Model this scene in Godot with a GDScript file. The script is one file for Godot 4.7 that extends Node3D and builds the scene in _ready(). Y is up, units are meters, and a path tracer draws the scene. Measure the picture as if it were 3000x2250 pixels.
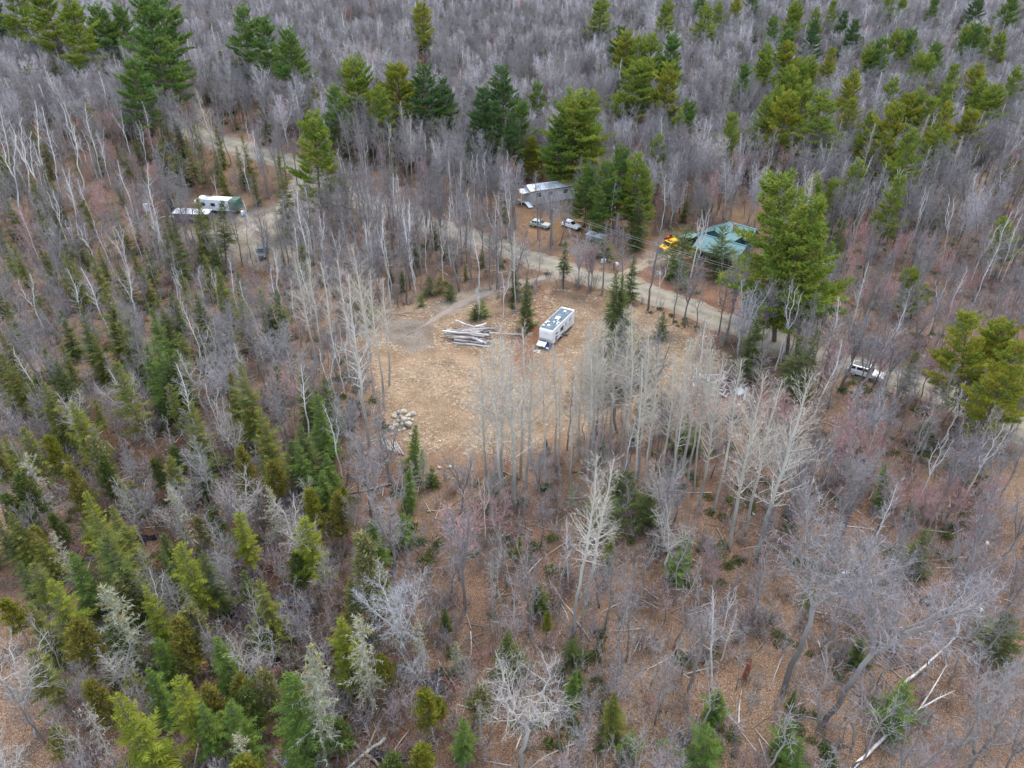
extends Node3D
# A wooded lot in early spring, seen from a drone 58 m up: leafless hardwoods, pines, firs, a gravel road, a white travel trailer.

var rng := RandomNumberGenerator.new()
var taken := {}
var bark: StandardMaterial3D
var leaf: StandardMaterial3D
var paints := {}
var protos := {}
var wood_rest := {}

var ROAD := PackedVector2Array([Vector2(-97.4, -207.1), Vector2(-88.2, -197.6), Vector2(-78.6, -190.5), Vector2(-70.2, -186.2), Vector2(-62.5, -183.0), Vector2(-55.7, -179.7), Vector2(-48.6, -173.8), Vector2(-40.9, -167.9), Vector2(-31.9, -162.0), Vector2(-23.2, -155.3), Vector2(-15.0, -149.5), Vector2(-7.3, -144.1), Vector2(0.0, -138.9), Vector2(10.4, -129.8), Vector2(17.7, -124.9), Vector2(23.1, -122.0), Vector2(30.8, -115.2), Vector2(40.1, -105.5), Vector2(45.9, -99.5), Vector2(51.3, -96.2), Vector2(56.0, -93.1), Vector2(61.3, -88.9), Vector2(66.0, -83.4), Vector2(70.7, -74.8)])
var PATCHES := [
	[PackedVector2Array([Vector2(-24.8, -112.2), Vector2(-15.6, -117.5), Vector2(-5.1, -119.9), Vector2(-1.2, -114.2), Vector2(1.8, -108.8), Vector2(3.8, -119.4), Vector2(9.0, -122.1), Vector2(15.6, -117.8), Vector2(23.9, -110.8), Vector2(32.6, -101.9), Vector2(35.6, -96.4), Vector2(30.5, -88.5), Vector2(19.8, -85.1), Vector2(11.8, -79.3), Vector2(6.8, -74.7), Vector2(-2.2, -72.6), Vector2(-11.1, -72.0), Vector2(-16.0, -75.5), Vector2(-19.2, -84.2), Vector2(-23.9, -100.1)]), Color(0.44, 0.33, 0.24), 3],
	[PackedVector2Array([Vector2(-18.5, -93.5), Vector2(-2.7, -97.4), Vector2(0.0, -84.1), Vector2(-4.6, -76.2), Vector2(-13.9, -77.7)]), Color(0.48, 0.37, 0.27), 3],
	[PackedVector2Array([Vector2(11.2, -101.7), Vector2(23.2, -106.4), Vector2(32.1, -99.6), Vector2(28.2, -89.4), Vector2(14.7, -84.3), Vector2(7.3, -82.6)]), Color(0.43, 0.345, 0.25), 3],
	[PackedVector2Array([Vector2(-22.7, -110.2), Vector2(-13.7, -110.1), Vector2(-12.8, -100.8), Vector2(-15.9, -98.1), Vector2(-21.6, -103.5)]), Color(0.38, 0.345, 0.315), 1],
	[PackedVector2Array([Vector2(-15.0, -114.1), Vector2(-9.0, -121.5), Vector2(0.0, -125.4), Vector2(8.0, -128.2), Vector2(9.2, -125.9), Vector2(0.0, -121.0), Vector2(-6.2, -117.1), Vector2(-12.4, -109.4)]), Color(0.42, 0.37, 0.32), 1],
	[PackedVector2Array([Vector2(0.6, -108.9), Vector2(5.5, -106.3), Vector2(4.5, -100.6), Vector2(3.1, -92.4), Vector2(1.5, -90.5), Vector2(0.5, -98.5)]), Color(0.31, 0.17, 0.115), 1.5],
	[PackedVector2Array([Vector2(4.5, -120.8), Vector2(9.6, -120.6), Vector2(5.9, -110.0), Vector2(2.3, -107.6)]), Color(0.38, 0.23, 0.17), 2],
	[PackedVector2Array([Vector2(-73.4, -153.6), Vector2(-60.7, -157.3), Vector2(-53.0, -160.8), Vector2(-44.1, -167.5), Vector2(-41.6, -154.6), Vector2(-42.9, -140.2), Vector2(-47.5, -130.8), Vector2(-58.7, -133.8), Vector2(-67.7, -141.5)]), Color(0.4, 0.37, 0.32), 2],
	[PackedVector2Array([Vector2(-105.0, -220.1), Vector2(-91.0, -218.9), Vector2(-84.0, -201.4), Vector2(-71.4, -190.4), Vector2(-67.9, -184.0), Vector2(-74.4, -182.8), Vector2(-85.8, -190.8), Vector2(-96.5, -200.1)]), Color(0.42, 0.36, 0.3), 2],
	[PackedVector2Array([Vector2(-104.5, -220.1), Vector2(-91.0, -218.9), Vector2(-87.0, -207.3), Vector2(-95.5, -207.2)]), Color(0.38, 0.24, 0.15), 2],
	[PackedVector2Array([Vector2(19.8, -132.3), Vector2(25.8, -135.6), Vector2(30.3, -142.1), Vector2(32.4, -148.1), Vector2(36.3, -147.1), Vector2(34.9, -138.0), Vector2(30.1, -132.4), Vector2(24.6, -127.7)]), Color(0.43, 0.36, 0.28), 1],
	[PackedVector2Array([Vector2(4.7, -159.8), Vector2(31.9, -161.5), Vector2(30.7, -144.6), Vector2(21.2, -138.1), Vector2(11.0, -145.2), Vector2(4.5, -148.6)]), Color(0.4, 0.26, 0.16), 3],
	[PackedVector2Array([Vector2(22.0, -133.1), Vector2(33.1, -130.2), Vector2(43.1, -114.8), Vector2(39.5, -110.8), Vector2(29.2, -119.9), Vector2(23.4, -128.4)]), Color(0.36, 0.22, 0.16), 1],
	[PackedVector2Array([Vector2(104.5, -190.4), Vector2(134.6, -193.7), Vector2(115.9, -163.4), Vector2(96.3, -163.0)]), Color(0.5, 0.37, 0.25), 4],
	[PackedVector2Array([Vector2(29.3, -92.3), Vector2(42.3, -93.5), Vector2(40.7, -82.5), Vector2(28.5, -80.0)]), Color(0.36, 0.24, 0.2), 2],
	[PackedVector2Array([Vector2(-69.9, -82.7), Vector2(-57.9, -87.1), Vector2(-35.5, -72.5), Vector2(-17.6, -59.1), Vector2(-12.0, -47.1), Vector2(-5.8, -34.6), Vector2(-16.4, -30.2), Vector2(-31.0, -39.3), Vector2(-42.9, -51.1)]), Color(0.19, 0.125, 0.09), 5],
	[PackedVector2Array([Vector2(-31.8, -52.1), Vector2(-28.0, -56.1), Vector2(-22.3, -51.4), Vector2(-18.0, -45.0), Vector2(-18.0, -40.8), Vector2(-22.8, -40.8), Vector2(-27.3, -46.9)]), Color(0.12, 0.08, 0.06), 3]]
var BARE := [PackedVector2Array([Vector2(-22.7, -110.2), Vector2(-13.7, -110.1), Vector2(-12.8, -100.8), Vector2(-15.9, -98.1), Vector2(-21.6, -103.5)]), PackedVector2Array([Vector2(-15.0, -114.1), Vector2(-9.0, -121.5), Vector2(0.0, -125.4), Vector2(8.0, -128.2), Vector2(9.2, -125.9), Vector2(0.0, -121.0), Vector2(-6.2, -117.1), Vector2(-12.4, -109.4)]), PackedVector2Array([Vector2(0.6, -108.9), Vector2(5.5, -106.3), Vector2(4.5, -100.6), Vector2(3.1, -92.4), Vector2(1.5, -90.5), Vector2(0.5, -98.5)])]
var GRASS := [PackedVector2Array([Vector2(-24.8, -112.2), Vector2(-15.6, -117.5), Vector2(-5.1, -119.9), Vector2(-1.2, -114.2), Vector2(1.8, -108.8), Vector2(3.8, -119.4), Vector2(9.0, -122.1), Vector2(15.6, -117.8), Vector2(23.9, -110.8), Vector2(32.6, -101.9), Vector2(35.6, -96.4), Vector2(30.5, -88.5), Vector2(19.8, -85.1), Vector2(11.8, -79.3), Vector2(6.8, -74.7), Vector2(-2.2, -72.6), Vector2(-11.1, -72.0), Vector2(-16.0, -75.5), Vector2(-19.2, -84.2), Vector2(-23.9, -100.1)]), PackedVector2Array([Vector2(104.5, -190.4), Vector2(134.6, -193.7), Vector2(115.9, -163.4), Vector2(96.3, -163.0)])]
var DRIVE := [PackedVector2Array([Vector2(19.8, -126.0), Vector2(23.5, -129.2), Vector2(27.4, -132.9), Vector2(31.0, -135.6), Vector2(33.7, -138.8), Vector2(36.2, -140.9)]), PackedVector2Array([Vector2(10.7, -128.2), Vector2(3.9, -124.9), Vector2(-1.3, -121.8), Vector2(-6.3, -118.8), Vector2(-11.0, -114.0), Vector2(-14.7, -108.2), Vector2(-17.7, -103.9)]), PackedVector2Array([Vector2(-51.8, -173.4), Vector2(-52.2, -164.1), Vector2(-53.6, -153.8), Vector2(-57.9, -147.5), Vector2(-64.8, -146.0)])]
var KEEP := [PackedVector2Array([Vector2(-24.8, -112.2), Vector2(-15.6, -117.5), Vector2(-5.1, -119.9), Vector2(-1.2, -114.2), Vector2(1.8, -108.8), Vector2(3.8, -119.4), Vector2(9.0, -122.1), Vector2(15.6, -117.8), Vector2(23.9, -110.8), Vector2(32.6, -101.9), Vector2(35.6, -96.4), Vector2(30.5, -88.5), Vector2(19.8, -85.1), Vector2(11.8, -79.3), Vector2(6.8, -74.7), Vector2(-2.2, -72.6), Vector2(-11.1, -72.0), Vector2(-16.0, -75.5), Vector2(-19.2, -84.2), Vector2(-23.9, -100.1)]), PackedVector2Array([Vector2(-75.5, -160.9), Vector2(-62.5, -164.1), Vector2(-53.0, -160.8), Vector2(-43.4, -164.2), Vector2(-41.2, -153.0), Vector2(-42.9, -140.2), Vector2(-47.9, -132.3), Vector2(-59.4, -136.0), Vector2(-68.8, -144.6)]), PackedVector2Array([Vector2(-105.0, -220.1), Vector2(-91.0, -218.9), Vector2(-84.0, -201.4), Vector2(-71.4, -190.4), Vector2(-67.9, -184.0), Vector2(-74.4, -182.8), Vector2(-85.8, -190.8), Vector2(-96.5, -200.1)]), PackedVector2Array([Vector2(19.8, -132.3), Vector2(25.8, -135.6), Vector2(30.0, -144.6), Vector2(36.3, -147.1), Vector2(34.9, -138.0), Vector2(30.1, -132.4), Vector2(24.6, -127.7)]), PackedVector2Array([Vector2(0.0, -175.6), Vector2(23.0, -183.7), Vector2(21.2, -165.7), Vector2(10.9, -156.0), Vector2(0.0, -157.7)]), PackedVector2Array([Vector2(4.7, -155.9), Vector2(25.3, -153.8), Vector2(24.2, -144.9), Vector2(14.5, -142.5), Vector2(4.4, -146.8)]), PackedVector2Array([Vector2(36.1, -148.0), Vector2(56.1, -148.6), Vector2(47.4, -114.8), Vector2(32.1, -121.5)]), PackedVector2Array([Vector2(29.3, -92.3), Vector2(41.8, -93.5), Vector2(40.0, -83.3), Vector2(28.8, -81.6)]), PackedVector2Array([Vector2(24.9, -144.8), Vector2(37.7, -146.3), Vector2(32.5, -118.7), Vector2(23.1, -126.1)]), PackedVector2Array([Vector2(-16.5, -76.2), Vector2(-2.2, -73.0), Vector2(-2.1, -67.9), Vector2(-12.9, -68.6)]), PackedVector2Array([Vector2(11.1, -147.0), Vector2(25.2, -146.6), Vector2(23.6, -130.0), Vector2(12.2, -131.4)])]
var TRAILER_PAD := PackedVector2Array([Vector2(3.4, -103.4), Vector2(10.1, -110.5), Vector2(11.7, -108.1), Vector2(6.7, -100.6)])
var ZONES := [
	[PackedVector2Array(), 9, [["maple", 0.52, 11, 16], ["birch", 0.12, 11, 15], ["sapling", 0.14, 7, 11], ["maple_pale", 0.08, 11, 15], ["maple_red", 0.06, 9, 12], ["fir_d", 0.05, 7, 11], ["fir_o", 0.02, 7, 10], ["aspen", 0.01, 14, 17]], 0.35],
	[PackedVector2Array([Vector2(-167.8, -188.0), Vector2(-87.3, -184.9), Vector2(-39.7, -161.2), Vector2(-27.8, -135.2), Vector2(-22.6, -102.3), Vector2(-19.6, -72.6), Vector2(-35.5, -72.5), Vector2(-92.2, -82.6)]), 7.5, [["maple", 0.29, 9, 14], ["birch", 0.14, 9, 13], ["sapling", 0.24, 6, 10], ["maple_red", 0.04, 7, 10], ["fir_d", 0.09, 6, 11], ["fir_o", 0.12, 6, 11], ["lichen", 0.03, 6, 9]], 0.7],
	[PackedVector2Array([Vector2(-67.7, -141.5), Vector2(-41.6, -154.6), Vector2(-19.0, -151.7), Vector2(4.2, -134.8), Vector2(9.3, -128.2), Vector2(-1.2, -114.2), Vector2(-24.6, -110.9)]), 12, [["maple", 0.4, 12, 17], ["birch", 0.2, 12, 17], ["sapling", 0.32, 9, 13], ["fir_d", 0.08, 3, 6]], 0.7],
	[PackedVector2Array([Vector2(-101.6, -82.4), Vector2(-56.3, -78.6), Vector2(-35.5, -72.5), Vector2(-17.7, -61.9), Vector2(-11.0, -47.1), Vector2(-4.7, -21.0), Vector2(-56.4, -20.8)]), 10.5, [["maple", 0.28, 7, 11], ["sapling", 0.38, 5, 10], ["maple_white", 0.06, 6, 9], ["fir_d", 0.06, 5, 9], ["fir_g", 0.03, 5, 8], ["fir_o", 0.05, 5, 9], ["fir_y", 0.02, 5, 8], ["cedar_g", 0.04, 5, 9], ["cedar_y", 0.03, 5, 8], ["cedar_o", 0.03, 5, 9], ["cedar_p", 0.03, 5, 8], ["lichen", 0.03, 5, 9]], 0.9],
	[PackedVector2Array([Vector2(-19.6, -72.6), Vector2(-2.2, -71.9), Vector2(8.9, -73.3), Vector2(24.2, -82.5), Vector2(28.3, -79.2), Vector2(42.1, -78.5), Vector2(21.4, -21.1), Vector2(-4.7, -21.0), Vector2(-11.0, -47.1)]), 7.5, [["maple", 0.22, 8, 13], ["sapling", 0.54, 5, 12], ["fir_d", 0.07, 2, 5], ["fir_o", 0.04, 2, 5], ["birch", 0.05, 7, 11], ["lichen", 0.04, 4, 7], ["maple_red", 0.04, 6, 9]], 0.5],
	[PackedVector2Array([Vector2(42.1, -78.5), Vector2(54.3, -84.6), Vector2(89.4, -67.9), Vector2(56.6, -20.9), Vector2(19.0, -21.1)]), 9.5, [["maple", 0.36, 8, 14], ["sapling", 0.42, 5, 12], ["fir_d", 0.05, 2, 5], ["birch", 0.06, 8, 12], ["maple_red", 0.06, 6, 9], ["bush_g", 0.05, 1.5, 3]], 0.65],
	[PackedVector2Array([Vector2(46.1, -114.8), Vector2(70.3, -137.0), Vector2(124.8, -134.7), Vector2(85.1, -67.9), Vector2(54.3, -84.6)]), 7, [["maple", 0.42, 9, 14], ["sapling", 0.33, 6, 10], ["birch", 0.1, 10, 14], ["maple_red", 0.12, 7, 10], ["fir_d", 0.03, 4, 8]], 0.8]]
var TREES := [
	["pine_g", -97.5, -216.3, 30.7, 3.2, -1.5, "tallest white pine standing behind the dirt clearing, top cut by the frame"],
	["pine_g", -93.5, -203.9, 30.0, 0.0, 0.0, ""],
	["pine_g", -93.7, -187.1, 21.3, 1.3, -0.7, "broad white pine beside the leaning utility pole at the dirt clearing"],
	["pine_y", -125.8, -228.4, 26.0, 0.0, 0.0, ""],
	["pine_y", -159.2, -258.8, 27.0, 0.0, 0.0, ""],
	["pine_y", -143.9, -247.5, 27.0, 0.0, 0.0, ""],
	["pine_g", -126.8, -244.8, 21.0, 0.0, 0.0, ""],
	["pine_g", -123.6, -251.1, 20.0, 0.0, 0.0, ""],
	["pine_d", -169.8, -262.1, 22.0, 0.0, 0.0, ""],
	["pine_g", -79.2, -230.6, 24.0, 1.6, -0.6, "tall white pine with bare lower trunk above the leafy slope behind the dirt clearing"],
	["pine_g", -70.6, -223.5, 22.0, 0.0, 0.0, ""],
	["pine_g", -61.8, -214.2, 21.1, 0.9, -0.3, "white pine with open tiered boughs, right of the birch stems on the slope"],
	["pine_y", -42.1, -151.4, 23.6, 1.7, -0.5, "bright yellow-green young pine with bare trunk beside the gravel lot"],
	["pine_y", -40.2, -197.1, 21.2, -0.0, 0.0, "yellow-green white pine, leftmost of the row behind the gravel road"],
	["pine_o", -29.8, -198.5, 21.0, 0.0, 0.0, "golden yellow pine in the row behind the gravel road"],
	["pine_d", -22.1, -194.9, 23.0, 0.0, 0.0, "dark green pine just right of the golden yellow pine"],
	["pine_y", -32.0, -191.1, 11.4, 0.4, -0.1, "round-crowned bright green pine below the golden yellow pine"],
	["pine_d", -1.6, -191.1, 24.0, -1.4, 0.0, "tallest dark green pine in the clump behind the mobile home"],
	["pine_d", -7.5, -185.9, 20.0, 0.0, 0.0, "wide dark green pine in the clump behind the mobile home"],
	["pine_g", 7.2, -207.6, 16.4, -0.3, -0.0, "single white pine between the dark pine clump and the twin pines"],
	["pine_y", 14.5, -172.0, 22.4, -0.1, -0.0, "left of the twin pines rising in front of the mobile home roof"],
	["pine_y", 16.3, -173.1, 22.6, 1.3, 0.1, "right of the twin pines rising in front of the mobile home roof"],
	["pine_y", 33.4, -170.9, 13.7, 1.1, 0.2, "broad green pine behind the dark firs left of the green-roofed house"],
	["pine_g", 23.0, -151.5, 17.0, 0.0, 0.0, ""],
	["pine_g", 16.1, -151.4, 13.2, 0.2, 0.0, "bushy green pine hiding the right end of the mobile home"],
	["pine_o", 5.2, -180.1, 10.2, -0.5, -0.0, "pale olive young pine just above the mobile home roof"],
	["pine_d", 35.4, -254.7, 21.0, 0.0, 0.0, ""],
	["pine_o", 35.8, -246.4, 21.0, 0.0, 0.0, ""],
	["pine_y", 39.8, -240.6, 21.0, 0.0, 0.0, ""],
	["pine_y", 43.4, -242.1, 21.0, 0.0, 0.0, ""],
	["pine_g", 49.5, -242.3, 21.0, 0.0, 0.0, ""],
	["pine_y", 33.3, -207.9, 21.0, 0.0, 0.0, ""],
	["pine_y", 36.7, -210.2, 21.0, 0.0, 0.0, ""],
	["pine_o", 41.8, -204.7, 21.0, 0.0, 0.0, ""],
	["pine_y", 34.0, -308.2, 21.0, 0.0, 0.0, ""],
	["pine_y", 58.4, -302.6, 21.0, 0.0, 0.0, ""],
	["pine_o", -32.5, -288.6, 21.0, 0.0, 0.0, ""],
	["pine_y", 73.3, -301.0, 19.8, 0.0, 0.0, ""],
	["pine_y", 82.7, -319.8, 17.0, 0.0, 0.0, ""],
	["pine_o", 91.4, -327.6, 17.0, 0.0, 0.0, ""],
	["pine_y", 108.9, -306.8, 19.8, 0.0, 0.0, ""],
	["pine_g", 97.5, -294.9, 17.0, 0.0, 0.0, ""],
	["pine_g", 92.0, -261.6, 19.1, 0.0, 0.0, ""],
	["pine_y", 119.2, -312.1, 17.0, 0.0, 0.0, ""],
	["pine_y", 130.0, -325.1, 17.7, 0.0, 0.0, ""],
	["pine_d", 107.4, -279.5, 18.4, 0.0, 0.0, ""],
	["pine_d", 127.3, -305.3, 17.0, 0.0, 0.0, ""],
	["pine_d", 125.6, -289.2, 17.0, 0.0, 0.0, ""],
	["pine_y", 115.5, -249.2, 17.0, 0.0, 0.0, ""],
	["pine_g", 116.5, -245.7, 19.8, 0.0, 0.0, ""],
	["pine_y", 130.1, -265.1, 17.7, 0.0, 0.0, ""],
	["pine_g", 137.0, -269.2, 17.0, 0.0, 0.0, ""],
	["pine_g", 135.1, -248.1, 17.0, 0.0, 0.0, ""],
	["pine_y", 125.3, -237.4, 17.0, 0.0, 0.0, ""],
	["pine_y", 125.6, -232.1, 17.7, 0.0, 0.0, ""],
	["pine_y", 127.9, -221.1, 17.7, 0.0, 0.0, ""],
	["pine_y", 104.4, -208.1, 17.0, 0.0, 0.0, ""],
	["pine_y", 114.3, -198.7, 17.7, 0.0, 0.0, ""],
	["pine_o", 100.8, -190.7, 17.0, 0.0, 0.0, ""],
	["pine_y", 105.8, -189.4, 17.0, 0.0, 0.0, ""],
	["pine_o", 101.7, -174.0, 19.8, 0.0, 0.0, ""],
	["pine_o", 87.8, -170.8, 19.8, 0.0, 0.0, ""],
	["pine_y", 104.8, -194.1, 17.7, 0.0, 0.0, ""],
	["pine_y", 128.0, -206.1, 17.0, 0.0, 0.0, ""],
	["pine_y", 127.7, -199.5, 17.0, 0.0, 0.0, ""],
	["pine_y", 167.6, -268.4, 17.0, 0.0, 0.0, ""],
	["pine_o", 135.1, -223.0, 17.0, 0.0, 0.0, ""],
	["pine_y", 144.6, -219.0, 17.0, 0.0, 0.0, ""],
	["pine_y", 162.2, -279.3, 17.0, 0.0, 0.0, ""],
	["pine_g", 161.5, -273.6, 18.4, 0.0, 0.0, ""],
	["pine_y", 168.2, -278.7, 17.0, 0.0, 0.0, ""],
	["pine_y", 77.6, -237.5, 19.8, 0.0, 0.0, ""],
	["pine_y", 77.7, -234.9, 17.0, 0.0, 0.0, ""],
	["pine_o", 89.5, -252.3, 17.0, 0.0, 0.0, ""],
	["pine_y", 83.0, -222.5, 18.4, 0.0, 0.0, ""],
	["pine_y", 88.2, -228.3, 17.7, 0.0, 0.0, ""],
	["pine_o", 101.1, -245.3, 17.0, 0.0, 0.0, ""],
	["pine_y", 77.0, -212.2, 18.4, 0.0, 0.0, ""],
	["pine_g", 66.6, -219.8, 17.7, 0.0, 0.0, ""],
	["pine_o", 89.6, -200.7, 19.8, 0.0, 0.0, ""],
	["pine_y", 73.5, -189.7, 19.8, 0.0, 0.0, ""],
	["pine_y", 69.6, -196.4, 17.0, 0.0, 0.0, ""],
	["pine_y", 62.9, -183.8, 17.7, 0.0, 0.0, ""],
	["pine_o", 65.8, -178.7, 19.8, 0.0, 0.0, ""],
	["pine_o", 85.0, -186.9, 17.0, 0.0, 0.0, ""],
	["pine_y", 158.9, -338.6, 17.0, 0.0, 0.0, ""],
	["pine_y", 163.1, -335.0, 17.0, 0.0, 0.0, ""],
	["pine_g", 176.0, -334.1, 17.0, 0.0, 0.0, ""],
	["pine_d", 187.4, -323.5, 19.8, 0.0, 0.0, ""],
	["pine_g", 199.6, -320.8, 19.8, 0.0, 0.0, ""],
	["pine_g", 82.3, -348.9, 17.0, 0.0, 0.0, ""],
	["pine_g", 103.2, -344.7, 17.0, 0.0, 0.0, ""],
	["pine_y", 73.2, -176.8, 21.0, 0.0, 0.0, "wide layered pine tallest in the stand right of the pale round bare tree"],
	["pine_y", 85.5, -156.4, 19.0, 0.0, 0.0, "open layered pine behind the dark leaning spruce, upper right"],
	["pine_o", 86.1, -167.2, 15.0, 0.0, 0.0, ""],
	["pine_y", 70.6, -146.0, 16.0, 0.0, 0.0, ""],
	["pine_y", 75.5, -138.3, 16.0, 0.0, 0.0, ""],
	["pine_y", 60.8, -141.4, 15.0, 0.0, 0.0, ""],
	["pine_y", 64.6, -142.3, 14.0, 0.0, 0.0, ""],
	["pine_y", 95.8, -128.3, 11.3, -2.6, -1.9, "full green pine at the right edge above the yellow-green pair"],
	["pine_y", 43.3, -102.2, 27.8, -4.0, -1.7, "giant white pine beside the green-roofed house, left of the pair"],
	["pine_y", 45.8, -98.4, 25.0, -3.2, -1.5, "giant white pine beside the green-roofed house, right of the pair"],
	["pine_y", 70.0, -110.7, 9.3, -2.1, -1.3, "small bright green pine right of the giant pine pair"],
	["pine_o", 60.5, -77.7, 17.3, -3.1, -2.4, "tall olive-yellow pine at the right edge beyond the white pickup, left of the pair"],
	["pine_o", 65.9, -79.1, 14.9, -2.9, -2.4, "olive-yellow pine with the orange-tinged lower boughs at the right edge, right of the pair"],
	["pine_o", 59.2, -71.8, 17.0, 0.0, 0.0, ""],
	["fir_d", -137.9, -214.4, 12.0, 0.0, 0.0, ""],
	["fir_d", -137.6, -216.7, 11.0, 0.0, 0.0, ""],
	["fir_d", -140.0, -234.8, 11.0, 0.0, 0.0, ""],
	["fir_d", -105.8, -155.7, 9.0, 0.0, 0.0, ""],
	["fir_d", -99.8, -152.6, 9.0, 0.0, 0.0, ""],
	["fir_d", -84.3, -130.6, 8.0, 0.0, 0.0, ""],
	["fir_d", -89.3, -133.1, 8.0, 0.0, 0.0, ""],
	["fir_d", -58.3, -159.4, 8.0, 0.0, 0.0, ""],
	["fir_d", -63.9, -141.3, 11.0, 0.0, 0.0, ""],
	["fir_o", -48.2, -146.4, 17.1, 0.6, -0.2, "brownish green spruce spire standing by the gravel lot"],
	["fir_d", -56.7, -130.8, 13.9, 2.0, -0.9, "dark narrow fir in front of the tarped white camper"],
	["fir_o", -61.7, -133.0, 14.1, 1.3, -0.6, "olive fir in front of the low shed joined to the tarped camper"],
	["rust", -71.9, -160.0, 6.0, 0.0, 0.0, "small rust-red dead fir behind the tarped white camper"],
	["rust", -68.3, -158.5, 9.0, 0.0, 0.0, "brown dead fir behind the tarped white camper"],
	["rust", -74.5, -102.1, 8.0, 0.0, 0.0, "rust-red dead fir among the grey trees at far left"],
	["rust", -67.7, -122.5, 4.0, 0.0, 0.0, ""],
	["fir_d", -20.0, -185.8, 13.0, 0.0, 0.0, ""],
	["fir_d", -17.8, -188.2, 13.0, 0.0, 0.0, ""],
	["fir_d", -9.9, -178.9, 11.0, 0.0, 0.0, ""],
	["fir_d", -11.4, -173.8, 11.0, 0.0, 0.0, ""],
	["fir_d", -6.4, -177.5, 10.0, 0.0, 0.0, ""],
	["fir_d", -4.7, -178.3, 14.0, 0.0, 0.0, ""],
	["fir_d", -3.2, -172.7, 10.0, 0.0, 0.0, ""],
	["fir_d", 25.2, -144.3, 12.0, 0.0, 0.0, ""],
	["fir_d", 26.0, -140.4, 12.0, 0.0, 0.0, ""],
	["fir_d", 5.2, -301.6, 13.0, 0.0, 0.0, ""],
	["fir_d", -9.2, -342.7, 12.0, 0.0, 0.0, ""],
	["fir_d", 23.9, -294.3, 11.0, 0.0, 0.0, ""],
	["fir_d", 21.2, -296.0, 9.0, 0.0, 0.0, ""],
	["fir_d", 18.9, -292.2, 9.0, 0.0, 0.0, ""],
	["fir_d", -39.5, -329.1, 9.0, 0.0, 0.0, ""],
	["fir_d", -18.3, -359.0, 12.0, 0.0, 0.0, ""],
	["fir_d", -2.0, -214.5, 9.0, 0.0, 0.0, ""],
	["fir_d", 98.8, -168.0, 10.9, 1.2, 0.7, "dark spruce spire leaning right above the tan opening, upper right"],
	["fir_d", 113.0, -162.6, 12.0, 0.0, 0.0, ""],
	["fir_d", 114.7, -161.6, 11.0, 0.0, 0.0, ""],
	["fir_d", 16.8, -100.1, 13.4, -1.1, -0.2, "tall dark spruce with brownish spire behind the white travel trailer, left of a touching pair"],
	["fir_g", 17.8, -99.6, 12.6, -1.1, -0.2, "bright green fir touching the dark spruce beside the gravel road"],
	["fir_d", 2.5, -105.8, 9.6, -0.1, -0.0, "open-crowned fir just left of the white travel trailer"],
	["fir_g", -12.3, -68.0, 8.0, 1.0, -0.2, "slim bright green fir in front of the boulder pile"],
	["fir_g", -12.2, -61.9, 6.4, 0.6, -0.1, "bright green fir at the foot of the slim fir by the boulder pile"],
	["fir_d", 35.2, -90.0, 12.0, 0.0, 0.0, ""],
	["fir_d", 41.5, -84.6, 12.0, 0.0, 0.0, ""],
	["fir_d", 39.0, -84.0, 11.0, 0.0, 0.0, ""],
	["fir_d", 55.6, -83.9, 9.0, 0.0, 0.0, "small fir touching the olive-yellow pine pair on its left"],
	["fir_g", 44.0, -62.7, 6.0, -1.2, -0.8, "small vivid green fir spire in the right foreground wood"],
	["fir_o", -59.5, -94.4, 14.0, 0.0, 0.0, ""],
	["fir_o", -55.3, -88.4, 11.0, 0.0, 0.0, ""],
	["fir_d", -53.3, -88.1, 12.0, 0.0, 0.0, ""],
	["fir_g", -51.6, -90.8, 12.0, 0.0, 0.0, ""],
	["fir_g", -46.4, -80.9, 13.0, 0.0, 0.0, ""],
	["fir_g", -48.7, -82.2, 11.0, 0.0, 0.0, ""],
	["fir_d", -45.4, -80.4, 11.0, 0.0, 0.0, ""],
	["fir_d", -44.9, -81.2, 10.0, 0.0, 0.0, ""],
	["fir_o", -47.3, -73.0, 14.0, 0.0, 0.0, ""],
	["fir_o", -33.2, -74.3, 13.0, 0.0, 0.0, ""],
	["fir_d", -48.4, -98.7, 11.0, 0.0, 0.0, ""],
	["fir_o", -48.7, -108.5, 11.0, 0.0, 0.0, ""],
	["fir_d", -45.4, -99.6, 10.0, 0.0, 0.0, ""],
	["fir_d", -36.9, -101.4, 10.0, 0.0, 0.0, ""],
	["fir_d", -37.1, -97.5, 9.0, 0.0, 0.0, ""],
	["fir_d", -53.5, -97.4, 9.0, 0.0, 0.0, ""],
	["fir_d", -68.4, -101.0, 8.0, 0.0, 0.0, ""],
	["fir_d", -68.8, -96.6, 9.0, 0.0, 0.0, ""],
	["fir_o", -63.8, -87.4, 8.0, 0.0, 0.0, ""],
	["fir_g", -23.6, -71.2, 11.0, 0.0, 0.0, ""],
	["fir_d", -24.4, -66.0, 10.0, 0.0, 0.0, ""],
	["fir_d", -25.5, -65.0, 8.0, 0.0, 0.0, ""],
	["fir_o", -80.5, -109.0, 7.0, 0.0, 0.0, ""],
	["fir_o", -84.5, -120.8, 8.0, 0.0, 0.0, ""],
	["fir_o", -80.4, -119.4, 9.0, 0.0, 0.0, ""],
	["fir_o", -74.4, -117.6, 9.0, 0.0, 0.0, ""],
	["fir_o", -72.2, -126.8, 6.0, 0.0, 0.0, ""],
	["fir_o", -54.6, -118.3, 9.0, 0.0, 0.0, ""],
	["fir_o", -38.7, -48.7, 12.0, 0.0, 0.0, ""],
	["fir_d", -36.5, -45.7, 12.0, 0.0, 0.0, ""],
	["fir_g", -40.8, -46.4, 9.0, 0.0, 0.0, ""],
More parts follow.
